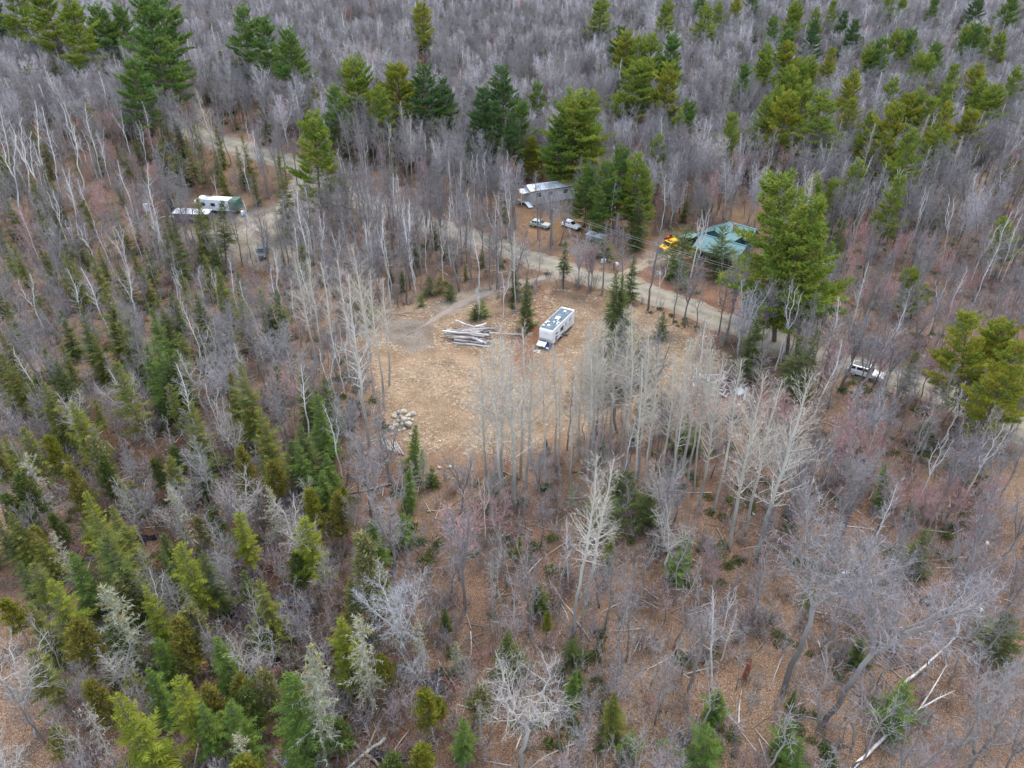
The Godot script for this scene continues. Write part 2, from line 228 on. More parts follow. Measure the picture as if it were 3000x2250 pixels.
	["fir_y", -29.9, -45.9, 11.0, 0.0, 0.0, ""],
	["fir_d", -28.6, -46.8, 9.0, 0.0, 0.0, ""],
	["fir_y", -19.6, -49.4, 11.0, 0.0, 0.0, ""],
	["fir_g", -30.3, -38.8, 7.0, 0.0, 0.0, ""],
	["fir_g", -29.1, -35.3, 8.0, 0.0, 0.0, ""],
	["fir_y", -27.4, -29.6, 13.0, 0.0, 0.0, ""],
	["fir_g", -23.6, -32.0, 8.0, 0.0, 0.0, ""],
	["fir_g", -21.2, -31.5, 9.0, 0.0, 0.0, ""],
	["fir_g", -16.6, -32.0, 12.0, 0.0, 0.0, ""],
	["fir_y", -14.3, -39.4, 9.0, 0.0, 0.0, ""],
	["fir_d", -0.3, -39.8, 7.0, 0.0, 0.0, ""],
	["fir_g", -3.7, -31.7, 7.0, 0.0, 0.0, ""],
	["fir_g", 5.4, -37.3, 5.0, 0.0, 0.0, ""],
	["fir_o", 8.3, -34.7, 6.0, 0.0, 0.0, ""],
	["fir_d", -59.4, -94.6, 10.0, 0.0, 0.0, ""],
	["fir_d", -35.9, -45.6, 9.0, 0.0, 0.0, ""],
	["fir_d", -20.9, -60.3, 7.0, 0.0, 0.0, ""],
	["fir_g", -20.7, -62.6, 8.0, 0.0, 0.0, ""],
	["fir_g", -24.3, -63.7, 9.0, 0.0, 0.0, ""],
	["fir_o", -50.5, -53.0, 8.0, 0.0, 0.0, ""],
	["fir_o", -47.4, -51.0, 7.0, 0.0, 0.0, ""],
	["fir_d", -34.0, -48.8, 7.0, 0.0, 0.0, ""],
	["fir_g", -14.5, -53.4, 7.0, 0.0, 0.0, ""],
	["fir_d", -46.7, -47.4, 7.0, 0.0, 0.0, ""],
	["cedar_y", -54.2, -66.4, 8.0, 0.0, 0.0, ""],
	["cedar_o", -47.4, -59.2, 9.0, 0.0, 0.0, ""],
	["cedar_p", -48.0, -64.6, 9.0, 0.0, 0.0, ""],
	["cedar_g", -39.4, -64.8, 7.0, 0.0, 0.0, ""],
	["cedar_g", -41.4, -64.2, 6.0, 0.0, 0.0, ""],
	["cedar_o", -30.8, -62.6, 9.0, 0.0, 0.0, ""],
	["cedar_o", -27.0, -61.8, 8.0, 0.0, 0.0, ""],
	["cedar_g", -53.0, -58.3, 9.0, 0.0, 0.0, ""],
	["cedar_o", -48.2, -51.8, 7.0, 0.0, 0.0, ""],
	["cedar_o", -28.4, -39.1, 9.0, 0.0, 0.0, ""],
	["cedar_p", -27.8, -40.9, 9.0, 0.0, 0.0, ""],
	["cedar_o", -37.2, -39.2, 9.0, 0.0, 0.0, ""],
	["cedar_o", -33.3, -34.5, 8.0, 0.0, 0.0, ""],
	["cedar_o", -24.2, -33.5, 8.0, 0.0, 0.0, ""],
	["cedar_o", -21.8, -34.4, 8.0, 0.0, 0.0, ""],
	["cedar_p", -19.9, -35.1, 8.0, 0.0, 0.0, ""],
	["cedar_p", -13.3, -45.4, 13.0, 0.0, 0.0, ""],
	["cedar_y", -6.9, -33.8, 7.0, 0.0, 0.0, ""],
	["cedar_p", -2.7, -34.9, 7.0, 0.0, 0.0, ""],
	["cedar_y", 3.4, -44.4, 4.0, 0.0, 0.0, ""],
	["cedar_y", -46.2, -43.4, 6.0, 0.0, 0.0, ""],
	["cedar_g", -31.2, -55.1, 7.0, 0.0, 0.0, ""],
	["cedar_y", -21.4, -56.9, 8.0, 0.0, 0.0, ""],
	["cedar_o", -18.8, -56.4, 8.0, 0.0, 0.0, ""],
	["cedar_g", -48.3, -55.1, 6.0, 0.0, 0.0, ""],
	["cedar_p", -36.3, -44.5, 8.0, 0.0, 0.0, ""],
	["cedar_g", -51.4, -55.6, 7.0, 0.0, 0.0, ""],
	["cedar_g", -20.7, -33.3, 8.0, 0.0, 0.0, ""],
	["cedar_g", -46.2, -62.3, 8.0, 0.0, 0.0, ""],
	["cedar_y", -6.0, -35.2, 4.0, 0.0, 0.0, ""],
	["cedar_g", -21.1, -48.6, 7.0, 0.0, 0.0, ""],
	["cedar_y", -7.2, -29.9, 6.0, 0.0, 0.0, ""],
	["lichen", -33.7, -40.1, 12.0, 0.0, 0.0, "big dead spruce shaggy with pale green lichen, at lower left"],
	["lichen", -15.3, -31.7, 14.6, 1.0, -0.5, "dead spruce hung with pale lichen and a brown top, at the bottom edge"],
	["lichen", -35.2, -55.6, 9.0, 0.0, 0.0, "white lichen-crusted dead spire above the swampy thicket"],
	["lichen", -25.9, -56.7, 8.0, 0.0, 0.0, "pale lichen-covered dead fir left of the slim green firs"],
	["lichen", -52.5, -59.6, 10.0, 0.0, 0.0, "white dead spire leaning at the left edge"],
	["lichen", -8.2, -40.5, 7.0, 0.0, 0.0, ""],
	["lichen", -1.9, -46.6, 8.0, 0.0, 0.0, ""],
	["lichen", -12.2, -36.8, 12.0, -0.1, 0.0, "bare grey dead spruce trunk with broken twigs, bottom centre left"],
	["lichen", -20.2, -29.5, 8.0, 0.0, 0.0, ""],
	["lichen", -2.7, -33.3, 7.0, 0.0, 0.0, ""],
	["lichen", -32.2, -31.5, 9.0, 0.0, 0.0, ""],
	["lichen", -44.5, -50.0, 8.0, 0.0, 0.0, ""],
	["aspen", -18.2, -82.9, 21.2, 0.1, -0.0, "tall pale aspen beside the boulder pile, right of the pair at the clearing edge"],
	["aspen", -18.6, -73.0, 25.3, 0.5, -0.1, "tall pale aspen at the clearing edge, left of the pair by the boulder pile"],
	["aspen", -30.7, -94.6, 19.1, -0.3, 0.1, ""],
	["aspen", -24.2, -92.8, 18.6, -0.1, 0.0, ""],
	["aspen", -20.2, -86.0, 16.5, 0.1, -0.0, ""],
	["aspen", -26.9, -91.9, 18.5, 0.3, -0.1, ""],
	["aspen", -1.5, -61.9, 23.1, -1.2, 0.0, ""],
	["aspen", -1.2, -65.4, 23.2, 0.0, -0.0, ""],
	["aspen", 0.3, -62.4, 22.7, -0.3, -0.0, ""],
	["aspen", 1.7, -66.0, 20.2, 0.8, 0.0, ""],
	["aspen", 5.5, -71.2, 17.1, -0.8, -0.1, ""],
	["aspen", 5.9, -68.5, 16.5, -0.5, -0.0, ""],
	["aspen", 7.1, -66.5, 15.0, -0.2, -0.0, ""],
	["aspen", 9.2, -69.6, 20.6, -0.8, -0.1, ""],
	["aspen", 10.2, -69.8, 21.4, -0.6, -0.1, ""],
	["aspen", 11.5, -73.2, 18.7, -0.4, -0.1, ""],
	["aspen", 12.8, -73.2, 18.7, -0.3, -0.0, ""],
	["aspen", 14.6, -68.8, 23.1, -1.3, -0.3, ""],
	["aspen", 14.6, -63.8, 19.6, -1.0, -0.2, ""],
	["aspen", 16.0, -65.3, 15.3, -0.4, -0.1, ""],
	["aspen", 17.7, -71.8, 16.7, -0.3, -0.1, ""],
	["aspen", 8.8, -71.8, 16.7, -0.9, -0.1, ""],
	["aspen", 18.3, -65.3, 19.2, -0.5, -0.2, ""],
	["aspen", 18.8, -63.5, 18.2, -0.4, -0.1, ""],
	["aspen", 6.0, -45.0, 22.5, 1.0, 0.1, "big pale aspen with feathery twigs in the centre foreground, left stem of two"],
	["aspen", 7.3, -47.2, 20.3, 1.1, 0.2, "pale aspen in the centre foreground, right stem of two"],
	["aspen", 24.2, -56.2, 23.0, -0.7, -0.3, "tall spreading pale aspen in front of the collapsed shed, left of the pair"],
	["aspen", 26.8, -55.2, 23.5, 0.5, 0.3, "tall spreading pale aspen in front of the collapsed shed, right of the pair"],
	["aspen", 20.9, -66.6, 22.4, -0.6, -0.2, ""],
	["aspen", 21.3, -66.0, 21.2, -0.1, -0.0, ""],
	["aspen", 22.3, -63.0, 20.7, -0.2, -0.1, ""],
	["aspen", -20.4, -181.6, 9.8, 0.6, -0.1, ""],
	["birch", -107.5, -178.9, 17.3, -0.3, 0.2, ""],
	["birch", -95.5, -180.0, 13.0, 0.4, -0.2, ""],
	["birch", -84.3, -153.9, 12.9, 0.0, -0.0, ""],
	["birch", -93.6, -146.3, 14.3, 2.1, -1.3, ""],
	["birch", -110.6, -159.9, 22.0, 2.9, -2.0, ""],
	["birch", -110.1, -166.1, 20.3, 2.8, -1.8, ""],
	["birch", -99.4, -173.7, 11.8, 2.2, -1.3, ""],
	["birch", -110.2, -153.7, 20.7, 3.5, -2.5, ""],
	["birch", -103.9, -159.8, 21.3, 2.7, -1.8, ""],
	["birch", -118.1, -166.0, 20.2, 3.3, -2.3, ""],
	["birch", -105.6, -153.7, 21.5, 3.0, -2.1, ""],
	["birch", -101.1, -165.9, 17.6, 1.5, -0.9, ""],
	["birch", -99.6, -172.1, 17.1, 1.4, -0.8, ""],
	["birch", -84.2, -215.1, 9.6, 0.8, -0.3, ""],
	["birch", -83.5, -214.4, 8.8, 0.9, -0.3, ""],
	["birch", -76.4, -211.6, 8.6, 0.1, -0.1, ""],
	["birch", -67.5, -159.4, 7.8, 0.5, -0.2, ""],
	["birch", -21.9, -216.6, 9.5, 0.7, -0.1, ""],
	["birch", -8.4, -137.1, 13.5, 0.1, -0.0, ""],
	["birch", -0.9, -143.9, 12.8, 0.3, -0.0, ""],
	["birch", -2.2, -144.8, 11.8, -1.0, 0.0, ""],
	["birch", 23.5, -191.2, 9.3, 0.9, 0.1, ""],
	["birch", -24.3, -118.6, 15.2, -1.1, 0.2, ""],
	["birch", -22.1, -116.8, 15.7, 0.9, -0.2, ""],
	["birch", -17.9, -119.6, 14.8, -0.5, 0.1, ""],
	["birch", -16.8, -128.9, 13.7, 0.3, -0.0, ""],
	["birch", -31.5, -130.6, 10.6, -0.9, 0.2, ""],
	["birch", -13.1, -124.4, 12.8, 0.1, -0.0, ""],
	["birch", -11.2, -136.4, 13.5, 0.2, -0.0, ""],
	["birch", -70.4, -89.0, 7.2, 0.5, -0.4, ""],
	["birch", -70.0, -89.0, 8.4, 0.9, -0.7, ""],
	["birch", -33.9, -44.4, 9.3, 1.3, -1.0, ""],
	["birch", 54.8, -100.9, 14.6, -0.5, -0.3, ""],
	["birch", 18.1, -39.3, 12.8, -1.4, -0.7, ""],
	["birch", -52.1, -98.8, 4.4, 1.1, -0.6, ""],
	["birch", -1.5, -110.2, 10.2, 0.4, -0.0, ""],
	["birch", -5.8, -109.4, 6.4, 0.0, -0.0, ""],
	["birch", -42.4, -105.1, 10.2, -0.9, 0.4, ""],
	["birch", -53.2, -115.5, 7.9, 0.5, -0.2, ""],
	["birch", -55.7, -115.5, 7.8, 1.0, -0.5, ""],
	["birch", 36.2, -128.8, 13.0, -0.5, -0.2, ""],
	["birch", -72.9, -139.2, 17.7, 2.0, -1.0, "white-stemmed birch with spreading limbs in front of the split firewood heap"],
	["birch", 21.5, -146.7, 13.0, -0.3, -0.0, "forked white birch in front of the dark firs by the roadside"],
	["birch", 34.0, -124.7, 15.4, 1.2, 0.3, "slender white birch crossing the green roof of the house"],
	["birch", 40.6, -92.9, 15.1, 0.1, 0.0, "white birch in front of the giant pine pair"],
	["birch", 51.6, -87.7, 15.0, 1.3, 0.7, "leaning pale birch behind the white pickup"],
	["birch", 53.9, -63.6, 11.7, 0.5, 0.4, "leaning white birch at the right edge below the olive-yellow pines"],
	["birch", 87.1, -146.3, 11.0, -0.7, -0.4, ""],
	["birch", 87.7, -135.2, 13.7, -1.9, -1.2, ""],
	["maple_big", 24.4, -38.5, 22.6, -1.0, -0.6, "big spreading grey maple with dark trunk, right foreground"],
	["maple_big", 26.9, -35.4, 24.7, 2.2, 1.7, ""],
	["maple_big", 38.0, -32.1, 12.9, -1.1, -1.3, ""],
	["maple_white", -40.3, -34.3, 11.3, 1.4, -1.6, "big pale grey leafless tree with crooked limbs in the lower left corner"],
	["maple_white", -38.1, -27.1, 9.9, 1.7, -2.4, ""],
	["maple_white", 0.8, -31.9, 13.5, 0.1, 0.0, "grey leafless tree with fanned twigs at the bottom centre"],
	["maple", -4.7, -47.4, 14.5, -0.1, 0.0, ""],
	["maple_big", -9.1, -41.1, 12.8, -0.6, 0.1, ""],
	["maple", -56.6, -92.9, 13.0, 1.1, -0.7, ""],
	["maple_white", -50.4, -75.5, 11.1, 0.3, -0.2, ""],
	["maple_big", -38.2, -77.9, 12.5, -0.1, 0.1, ""],
	["maple_big", -41.2, -93.2, 12.6, -1.2, 0.5, ""],
	["maple_big", -32.1, -84.6, 13.9, 0.1, -0.0, ""],
	["maple_big", -34.3, -61.4, 10.3, -0.5, 0.3, ""],
	["maple_white", -55.7, -71.9, 10.4, 1.3, -1.0, ""],
	["maple_white", -43.2, -81.2, 11.4, 0.7, -0.4, ""],
	["maple_white", -28.9, -56.1, 10.6, 0.5, -0.2, ""],
	["maple_white", -21.3, -50.5, 11.3, 0.4, -0.2, ""],
	["maple_white", 16.6, -51.6, 10.0, -0.5, -0.2, ""],
	["maple_white", 17.3, -58.5, 10.7, -0.7, -0.2, ""],
	["maple_white", -31.1, -84.6, 10.1, 0.2, -0.1, ""],
	["maple_white", -34.1, -37.3, 7.5, 0.8, -0.7, ""],
	["maple_big", 37.7, -58.6, 12.7, -0.0, -0.0, ""],
	["maple_big", 41.4, -72.6, 11.0, 2.9, 1.6, ""],
	["maple_big", 31.3, -63.1, 9.8, 0.3, 0.1, ""],
	["maple_dome", 48.1, -168.2, 15.0, -2.5, -0.7, "wide pale grey dome-shaped leafless tree behind the green-roofed house"],
	["maple_red", 58.2, -170.7, 9.8, -0.5, -0.2, "reddish budding maple beside the pale dome-shaped tree"],
	["maple_red", 40.0, -66.7, 9.0, -0.8, -0.5, ""],
	["maple_red", 45.7, -58.4, 7.2, -1.3, -1.1, ""],
	["maple_red", 46.7, -57.3, 7.2, -1.1, -0.9, ""],
	["maple_red", -89.4, -148.0, 11.6, 2.0, -1.2, ""],
	["maple_red", -5.4, -51.6, 11.1, 0.1, -0.0, ""],
	["maple_red", 18.0, -134.8, 5.2, 1.5, 0.2, ""],
	["maple_pale", -150.8, -252.3, 15.0, 0.0, 0.0, ""],
	["maple_pale", -165.6, -261.8, 15.0, 0.0, 0.0, ""],
	["maple_pale", -129.4, -248.0, 16.0, 0.0, 0.0, ""],
	["bush_d", -77.7, -166.7, 8.0, 0.0, 0.0, ""],
	["bush_d", -72.2, -166.7, 8.0, 0.0, 0.0, ""],
	["bush_d", -92.2, -179.0, 7.0, 0.0, 0.0, ""],
	["bush_d", -78.6, -201.4, 3.0, 0.0, 0.0, ""],
	["bush_d", -73.6, -197.1, 3.0, 0.0, 0.0, ""],
	["bush_d", -70.9, -197.1, 3.0, 0.0, 0.0, ""],
	["bush_d", -65.8, -193.1, 3.0, 0.0, 0.0, ""],
	["bush_d", -64.4, -196.6, 3.5, 0.0, 0.0, ""],
	["bush_g", -5.0, -110.3, 3.5, 0.0, 0.0, ""],
	["bush_d", -6.2, -109.7, 3.0, 0.0, 0.0, ""],
	["bush_d", 24.8, -102.5, 5.0, 0.0, 0.0, ""],
	["bush_d", -15.1, -119.8, 4.0, 0.0, 0.0, ""],
	["bush_o", -13.2, -120.5, 4.0, 0.0, 0.0, ""],
	["bush_d", -11.1, -117.5, 3.0, 0.0, 0.0, ""],
	["bush_g", -16.3, -115.2, 2.5, 0.0, 0.0, ""],
	["bush_d", 13.3, -89.5, 8.0, 0.0, 0.0, ""],
	["bush_d", 14.5, -86.3, 9.0, 0.0, 0.0, ""],
	["bush_d", 19.0, -90.7, 7.0, 0.0, 0.0, ""],
	["bush_d", 16.3, -87.1, 6.0, 0.0, 0.0, ""],
	["bush_g", 31.7, -125.9, 4.5, 0.0, 0.0, ""],
	["bush_g", 32.2, -121.8, 4.0, 0.0, 0.0, ""],
	["bush_g", 30.2, -125.8, 3.5, 0.0, 0.0, ""],
	["bush_d", 18.6, -136.2, 4.5, 0.0, 0.0, ""],
	["bush_o", 19.5, -134.8, 4.0, 0.0, 0.0, ""],
	["bush_d", 16.5, -135.7, 4.0, 0.0, 0.0, ""],
	["bush_g", 9.7, -32.7, 3.0, 0.0, 0.0, ""],
	["bush_g", 12.5, -32.7, 3.0, 0.0, 0.0, ""],
	["bush_d", 10.4, -58.1, 6.0, 0.0, 0.0, ""],
	["bush_d", 13.0, -63.2, 5.0, 0.0, 0.0, ""],
	["bush_d", 22.1, -73.2, 5.0, 0.0, 0.0, ""],
	["bush_d", 24.0, -73.1, 4.0, 0.0, 0.0, ""],
	["bush_g", 18.3, -54.5, 4.0, 0.0, 0.0, ""],
	["bush_g", 17.2, -51.6, 4.0, 0.0, 0.0, ""],
	["bush_g", 32.1, -34.8, 4.0, 0.0, 0.0, ""],
	["bush_g", 33.4, -36.4, 4.0, 0.0, 0.0, ""],
	["bush_g", 22.7, -33.5, 4.0, 0.0, 0.0, ""],
	["bush_g", 22.6, -31.5, 4.0, 0.0, 0.0, ""],
	["bush_d", 45.3, -42.5, 5.0, 0.0, 0.0, ""],
	["bush_d", 42.4, -52.4, 6.0, 0.0, 0.0, ""],
	["bush_d", 5.6, -41.8, 3.0, 0.0, 0.0, ""],
	["bush_d", 15.2, -59.7, 5.0, 0.0, 0.0, ""],
	["bush_d", -9.7, -66.4, 3.0, 0.0, 0.0, ""],
	["bush_d", -2.3, -61.6, 4.0, 0.0, 0.0, ""],
	["bush_g", 17.6, -36.3, 4.0, 0.0, 0.0, ""],
	["bush_g", 15.7, -32.4, 5.0, 0.0, 0.0, ""],
	["bush_g", -11.8, -56.6, 5.0, 0.0, 0.0, ""],
	["bush_d", 33.3, -130.6, 9.0, 0.0, 0.0, ""],
	["bush_d", 40.2, -128.4, 10.0, 0.0, 0.0, ""],
	["pine_g", 19.6, -147.2, 16.0, 0.0, 0.0, ""],
	["pine_y", 25.8, -147.0, 17.0, 0.0, 0.0, ""],
	["pine_g", 10.9, -169.5, 18.0, 0.0, 0.0, ""],
	["pine_y", 27.8, -146.5, 14.0, 0.0, 0.0, ""],
	["pine_d", 0.0, -177.4, 17.0, 0.0, 0.0, ""],
	["pine_g", 18.2, -143.5, 11.0, 0.0, 0.0, ""],
	["pine_y", 52.4, -175.6, 17.0, 0.0, 0.0, ""],
	["pine_y", 85.6, -175.9, 17.0, 0.0, 0.0, ""],
	["pine_y", 99.4, -169.7, 15.0, 0.0, 0.0, ""],
	["pine_o", 111.5, -179.8, 16.0, 0.0, 0.0, ""],
	["pine_y", 42.9, -190.4, 13.0, 0.0, 0.0, ""],
	["pine_g", 46.4, -195.7, 14.0, 0.0, 0.0, ""],
	["pine_g", -43.4, -185.2, 18.0, 0.0, 0.0, ""],
	["pine_y", -33.2, -189.0, 18.0, 0.0, 0.0, ""],
	["pine_d", -17.8, -198.9, 19.0, 0.0, 0.0, ""],
	["pine_g", 2.5, -186.0, 17.0, 0.0, 0.0, ""],
	["pine_d", -4.2, -182.3, 18.0, 0.0, 0.0, ""],
	["pine_y", 44.0, -97.8, 22.2, -2.6, -1.2, "lower white pine filling the gap between the giant pine pair"],
	["aspen", 1.1, -67.9, 21.2, 0.0, 0.0, ""],
	["aspen", 4.2, -66.6, 18.5, -0.5, -0.0, ""],
	["aspen", 9.6, -67.8, 19.5, -0.6, -0.1, ""],
	["aspen", 13.5, -69.8, 20.1, -0.7, -0.1, ""],
	["aspen", 15.7, -67.8, 21.1, -0.9, -0.2, ""],
	["aspen", 20.2, -67.9, 20.3, -0.4, -0.1, ""],
	["aspen", 22.2, -65.4, 20.1, -0.4, -0.1, ""],
	["aspen", 23.7, -61.9, 20.5, -0.5, -0.2, ""],
	["aspen", 26.6, -58.6, 20.7, -0.2, -0.1, ""],
	["aspen", -2.9, -65.5, 19.4, -0.7, 0.0, ""],
	["aspen", -22.3, -95.7, 19.4, -0.1, 0.0, ""],
	["aspen", -18.3, -88.7, 17.2, 0.2, -0.0, ""],
	["aspen", -29.5, -94.0, 18.2, -0.0, 0.0, ""],
	["maple_red", 41.6, -68.6, 10.0, -1.1, -0.6, ""],
	["maple_red", 43.3, -66.6, 9.4, -1.0, -0.7, ""],
	["maple_red", 43.9, -59.5, 7.5, -1.1, -0.8, ""],
	["maple_red", 49.8, -60.5, 6.9, -1.1, -0.9, ""],
	["maple_red", 50.2, -58.3, 7.5, -0.7, -0.6, ""],
	["maple_red", 53.6, -86.4, 8.4, -0.7, -0.4, ""],
	["maple_red", 60.2, -86.5, 8.9, -0.7, -0.5, ""],
	["maple_red", 46.2, -87.0, 8.0, -0.4, -0.2, ""],
	["fir_y", -27.0, -52.0, 9.0, 0.0, 0.0, ""],
	["fir_y", -39.9, -42.3, 10.0, 0.0, 0.0, ""],
	["fir_y", -31.7, -41.7, 10.0, 0.0, 0.0, ""],
	["fir_o", -22.4, -43.4, 9.0, 0.0, 0.0, ""],
	["fir_y", -42.7, -53.7, 10.0, 0.0, 0.0, ""],
	["fir_y", -25.4, -33.1, 10.0, 0.0, 0.0, ""],
	["fir_o", -38.4, -36.2, 9.0, 0.0, 0.0, ""],
	["fir_g", -23.9, -37.3, 9.0, 0.0, 0.0, ""],
	["fir_o", -39.0, -51.7, 10.0, 0.0, 0.0, ""],
	["fir_o", -55.8, -65.0, 10.0, 0.0, 0.0, ""],
	["fir_o", -58.7, -74.4, 10.0, 0.0, 0.0, ""],
	["fir_y", -52.5, -69.8, 10.0, 0.0, 0.0, ""],
	["fir_o", -37.3, -68.1, 11.0, 0.0, 0.0, ""],
	["fir_o", -29.0, -66.8, 11.0, 0.0, 0.0, ""]]
var BOULDERS := [
	[-15.33, -81.65, 0.55, 0.12, "biggest upper boulder of the heap"],
	[-14.29, -81.12, 0.37, 0.12, "boulder right of the biggest upper one"],
	[-15.94, -81.64, 0.35, 0.12, "small boulder left of the biggest upper one"],
	[-16.45, -80.63, 0.39, 0.12, "pale boulder at the heap's upper left"],
	[-14.85, -79.42, 0.50, 0.45, "large rounded boulder in the middle of the heap"],
	[-14.23, -79.58, 0.30, 0.45, "small boulder right of the middle one"],
	[-15.71, -79.59, 0.32, 0.12, "grey boulder left of the middle one"],
	[-15.96, -78.59, 0.47, 0.12, "tan boulder on the heap's left side"],
	[-15.07, -78.49, 0.26, 0.45, "small wedge boulder low in the heap"],
	[-14.05, -78.40, 0.45, 0.45, "tan boulder at the heap's lower right"],
	[-16.43, -77.89, 0.45, 0.12, "pale boulder at the heap's lower left corner"],
	[-14.72, -77.68, 0.34, 0.12, "small pale boulder at the heap's foot"],
	[-13.94, -81.28, 0.44, 0.12, "flat pale boulder at the heap's upper right"],
	[-13.62, -81.11, 0.28, 0.12, "small boulder at the heap's far right"],
	[-14.50, -78.59, 0.30, 0.45, "small boulder under the middle one"],
	[-15.44, -80.14, 0.33, 0.45, "grey boulder just above the middle one"],
	[-14.48, -80.24, 0.37, 0.45, "boulder between the biggest upper one and the right side"],
	[-13.81, -79.77, 0.26, 0.12, "small boulder on the heap's right side"],
	[-16.37, -81.24, 0.26, 0.12, "small grey boulder at the heap's back left"],
	[-13.73, -76.56, 0.21, 0.12, "lone small rock just below the boulder heap"],
	[-15.38, -77.36, 0.23, 0.12, "low grey rock before the boulder heap"],
	[-15.11, -79.27, 0.26, 0.45, "dark boulder tucked beside the middle one"]]
var POLE := Vector2(46.2, -106.0)
var POOLS := [[-41.1, -57.0, 1.2], [-31.0, -53.6, 1.3], [-27.8, -47.5, 1.5], [-23.5, -41.7, 1.6], [-32.1, -48.1, 1], [-7.3, -39.3, 1.3], [-44.3, -58.1, 1], [-23.3, -48.7, 0.9], [-10.4, -32.2, 1.2]]

# ------------------------------------------------------------------ mesh helper
class Geo:
	var v := PackedVector3Array()
	var c := PackedColorArray()
	var ix := PackedInt32Array()
	func tri(a: Vector3, b: Vector3, d: Vector3, col: Color) -> void:
		var n := v.size()
		v.append(a); v.append(b); v.append(d)
		c.append(col); c.append(col); c.append(col)
		ix.append(n); ix.append(n + 1); ix.append(n + 2)
	func quad(a: Vector3, b: Vector3, d: Vector3, e: Vector3, col: Color) -> void:
		var n := v.size()
		v.append(a); v.append(b); v.append(d); v.append(e)
		for k in 4: c.append(col)
		for k in [0, 1, 2, 0, 2, 3]: ix.append(n + k)
	# a thin tapering twig: one leaf-shaped sliver
	func sliver(a: Vector3, b: Vector3, w: float, side: Vector3, col: Color) -> void:
		tri(a - side * w, b, a + side * w, col)
	func tube(pts: Array, rad: Array, n: int, cols: Array, cap := false) -> void:
		var first := v.size()
		for i in pts.size():
			var d: Vector3 = (pts[mini(i + 1, pts.size() - 1)] - pts[maxi(i - 1, 0)]).normalized()
			var s := d.cross(Vector3.RIGHT if absf(d.x) < 0.8 else Vector3.UP).normalized()
			var u := s.cross(d)
			for k in n:
				var a := TAU * k / n
				v.append(pts[i] + (s * cos(a) + u * sin(a)) * float(rad[i]))
				c.append(cols[mini(i, cols.size() - 1)])
		for i in pts.size() - 1:
			for k in n:
				var p := first + i * n + k
				var q := first + i * n + (k + 1) % n
				ix.append(p); ix.append(q); ix.append(p + n)
				ix.append(q); ix.append(q + n); ix.append(p + n)
		if cap:
			for e in [0, pts.size() - 1]:
				var m := v.size()
				v.append(pts[e]); c.append(cols[mini(e, cols.size() - 1)])
				for k in n:
					ix.append(m); ix.append(first + e * n + k); ix.append(first + e * n + (k + 1) % n)
	# box from centre, half sizes and a basis; chamfer cuts every edge
	func box(at: Vector3, half: Vector3, col: Color, b := Basis.IDENTITY, ch := 0.0) -> void:
		var m := minf(ch, minf(half.x, minf(half.y, half.z)) * 0.9)
		if m <= 0.0:
			for f in [[0, 1, 2], [1, 2, 0], [2, 0, 1]]:
				for s in [-1.0, 1.0]:
					var o := Vector3.ZERO; o[f[0]] = half[f[0]] * s
					var e1 := Vector3.ZERO; e1[f[1]] = half[f[1]]
					var e2 := Vector3.ZERO; e2[f[2]] = half[f[2]]
					quad(at + b * (o - e1 - e2), at + b * (o + e1 - e2), at + b * (o + e1 + e2), at + b * (o - e1 + e2), col)
			return
		var pts := PackedVector3Array()
		for sx in [-1.0, 1.0]:
			for sy in [-1.0, 1.0]:
				for sz in [-1.0, 1.0]:
					var h := Vector3(half.x * sx, half.y * sy, half.z * sz)
					pts.append(at + b * (h - Vector3(0, m * sy, m * sz)))
					pts.append(at + b * (h - Vector3(m * sx, 0, m * sz)))
					pts.append(at + b * (h - Vector3(m * sx, m * sy, 0)))
		var id := func(i: int, j: int, k: int, a: int) -> int: return ((i * 2 + j) * 2 + k) * 3 + a
		for i in 2:
			quad(pts[id.call(i, 0, 0, 0)], pts[id.call(i, 1, 0, 0)], pts[id.call(i, 1, 1, 0)], pts[id.call(i, 0, 1, 0)], col)
			quad(pts[id.call(0, i, 0, 1)], pts[id.call(1, i, 0, 1)], pts[id.call(1, i, 1, 1)], pts[id.call(0, i, 1, 1)], col)
			quad(pts[id.call(0, 0, i, 2)], pts[id.call(1, 0, i, 2)], pts[id.call(1, 1, i, 2)], pts[id.call(0, 1, i, 2)], col)
			for j in 2:
				quad(pts[id.call(i, j, 0, 0)], pts[id.call(i, j, 1, 0)], pts[id.call(i, j, 1, 1)], pts[id.call(i, j, 0, 1)], col)
				quad(pts[id.call(i, 0, j, 0)], pts[id.call(i, 1, j, 0)], pts[id.call(i, 1, j, 2)], pts[id.call(i, 0, j, 2)], col)
				quad(pts[id.call(0, i, j, 1)], pts[id.call(1, i, j, 1)], pts[id.call(1, i, j, 2)], pts[id.call(0, i, j, 2)], col)
				for k in 2:
					tri(pts[id.call(i, j, k, 0)], pts[id.call(i, j, k, 1)], pts[id.call(i, j, k, 2)], col)
	func mesh() -> ArrayMesh:
		var m := ArrayMesh.new()
		if v.is_empty(): return m
		var a := []
		a.resize(Mesh.ARRAY_MAX)
		a[Mesh.ARRAY_VERTEX] = v
		a[Mesh.ARRAY_COLOR] = c
		a[Mesh.ARRAY_INDEX] = ix
		m.add_surface_from_arrays(Mesh.PRIMITIVE_TRIANGLES, a)
		return m

# ------------------------------------------------------------------ naming
func numbered(called: String) -> String:
	var n: int = taken.get(called, 0)
	taken[called] = n + 1
	return called if n == 0 else "%s_%03d" % [called, n]

func tag(o: Node, label: String, category: String, group := "", kind := "") -> void:
	if label: o.set_meta("label", label)
	if category: o.set_meta("category", category)
	if group: o.set_meta("group", group)
	if kind: o.set_meta("kind", kind)

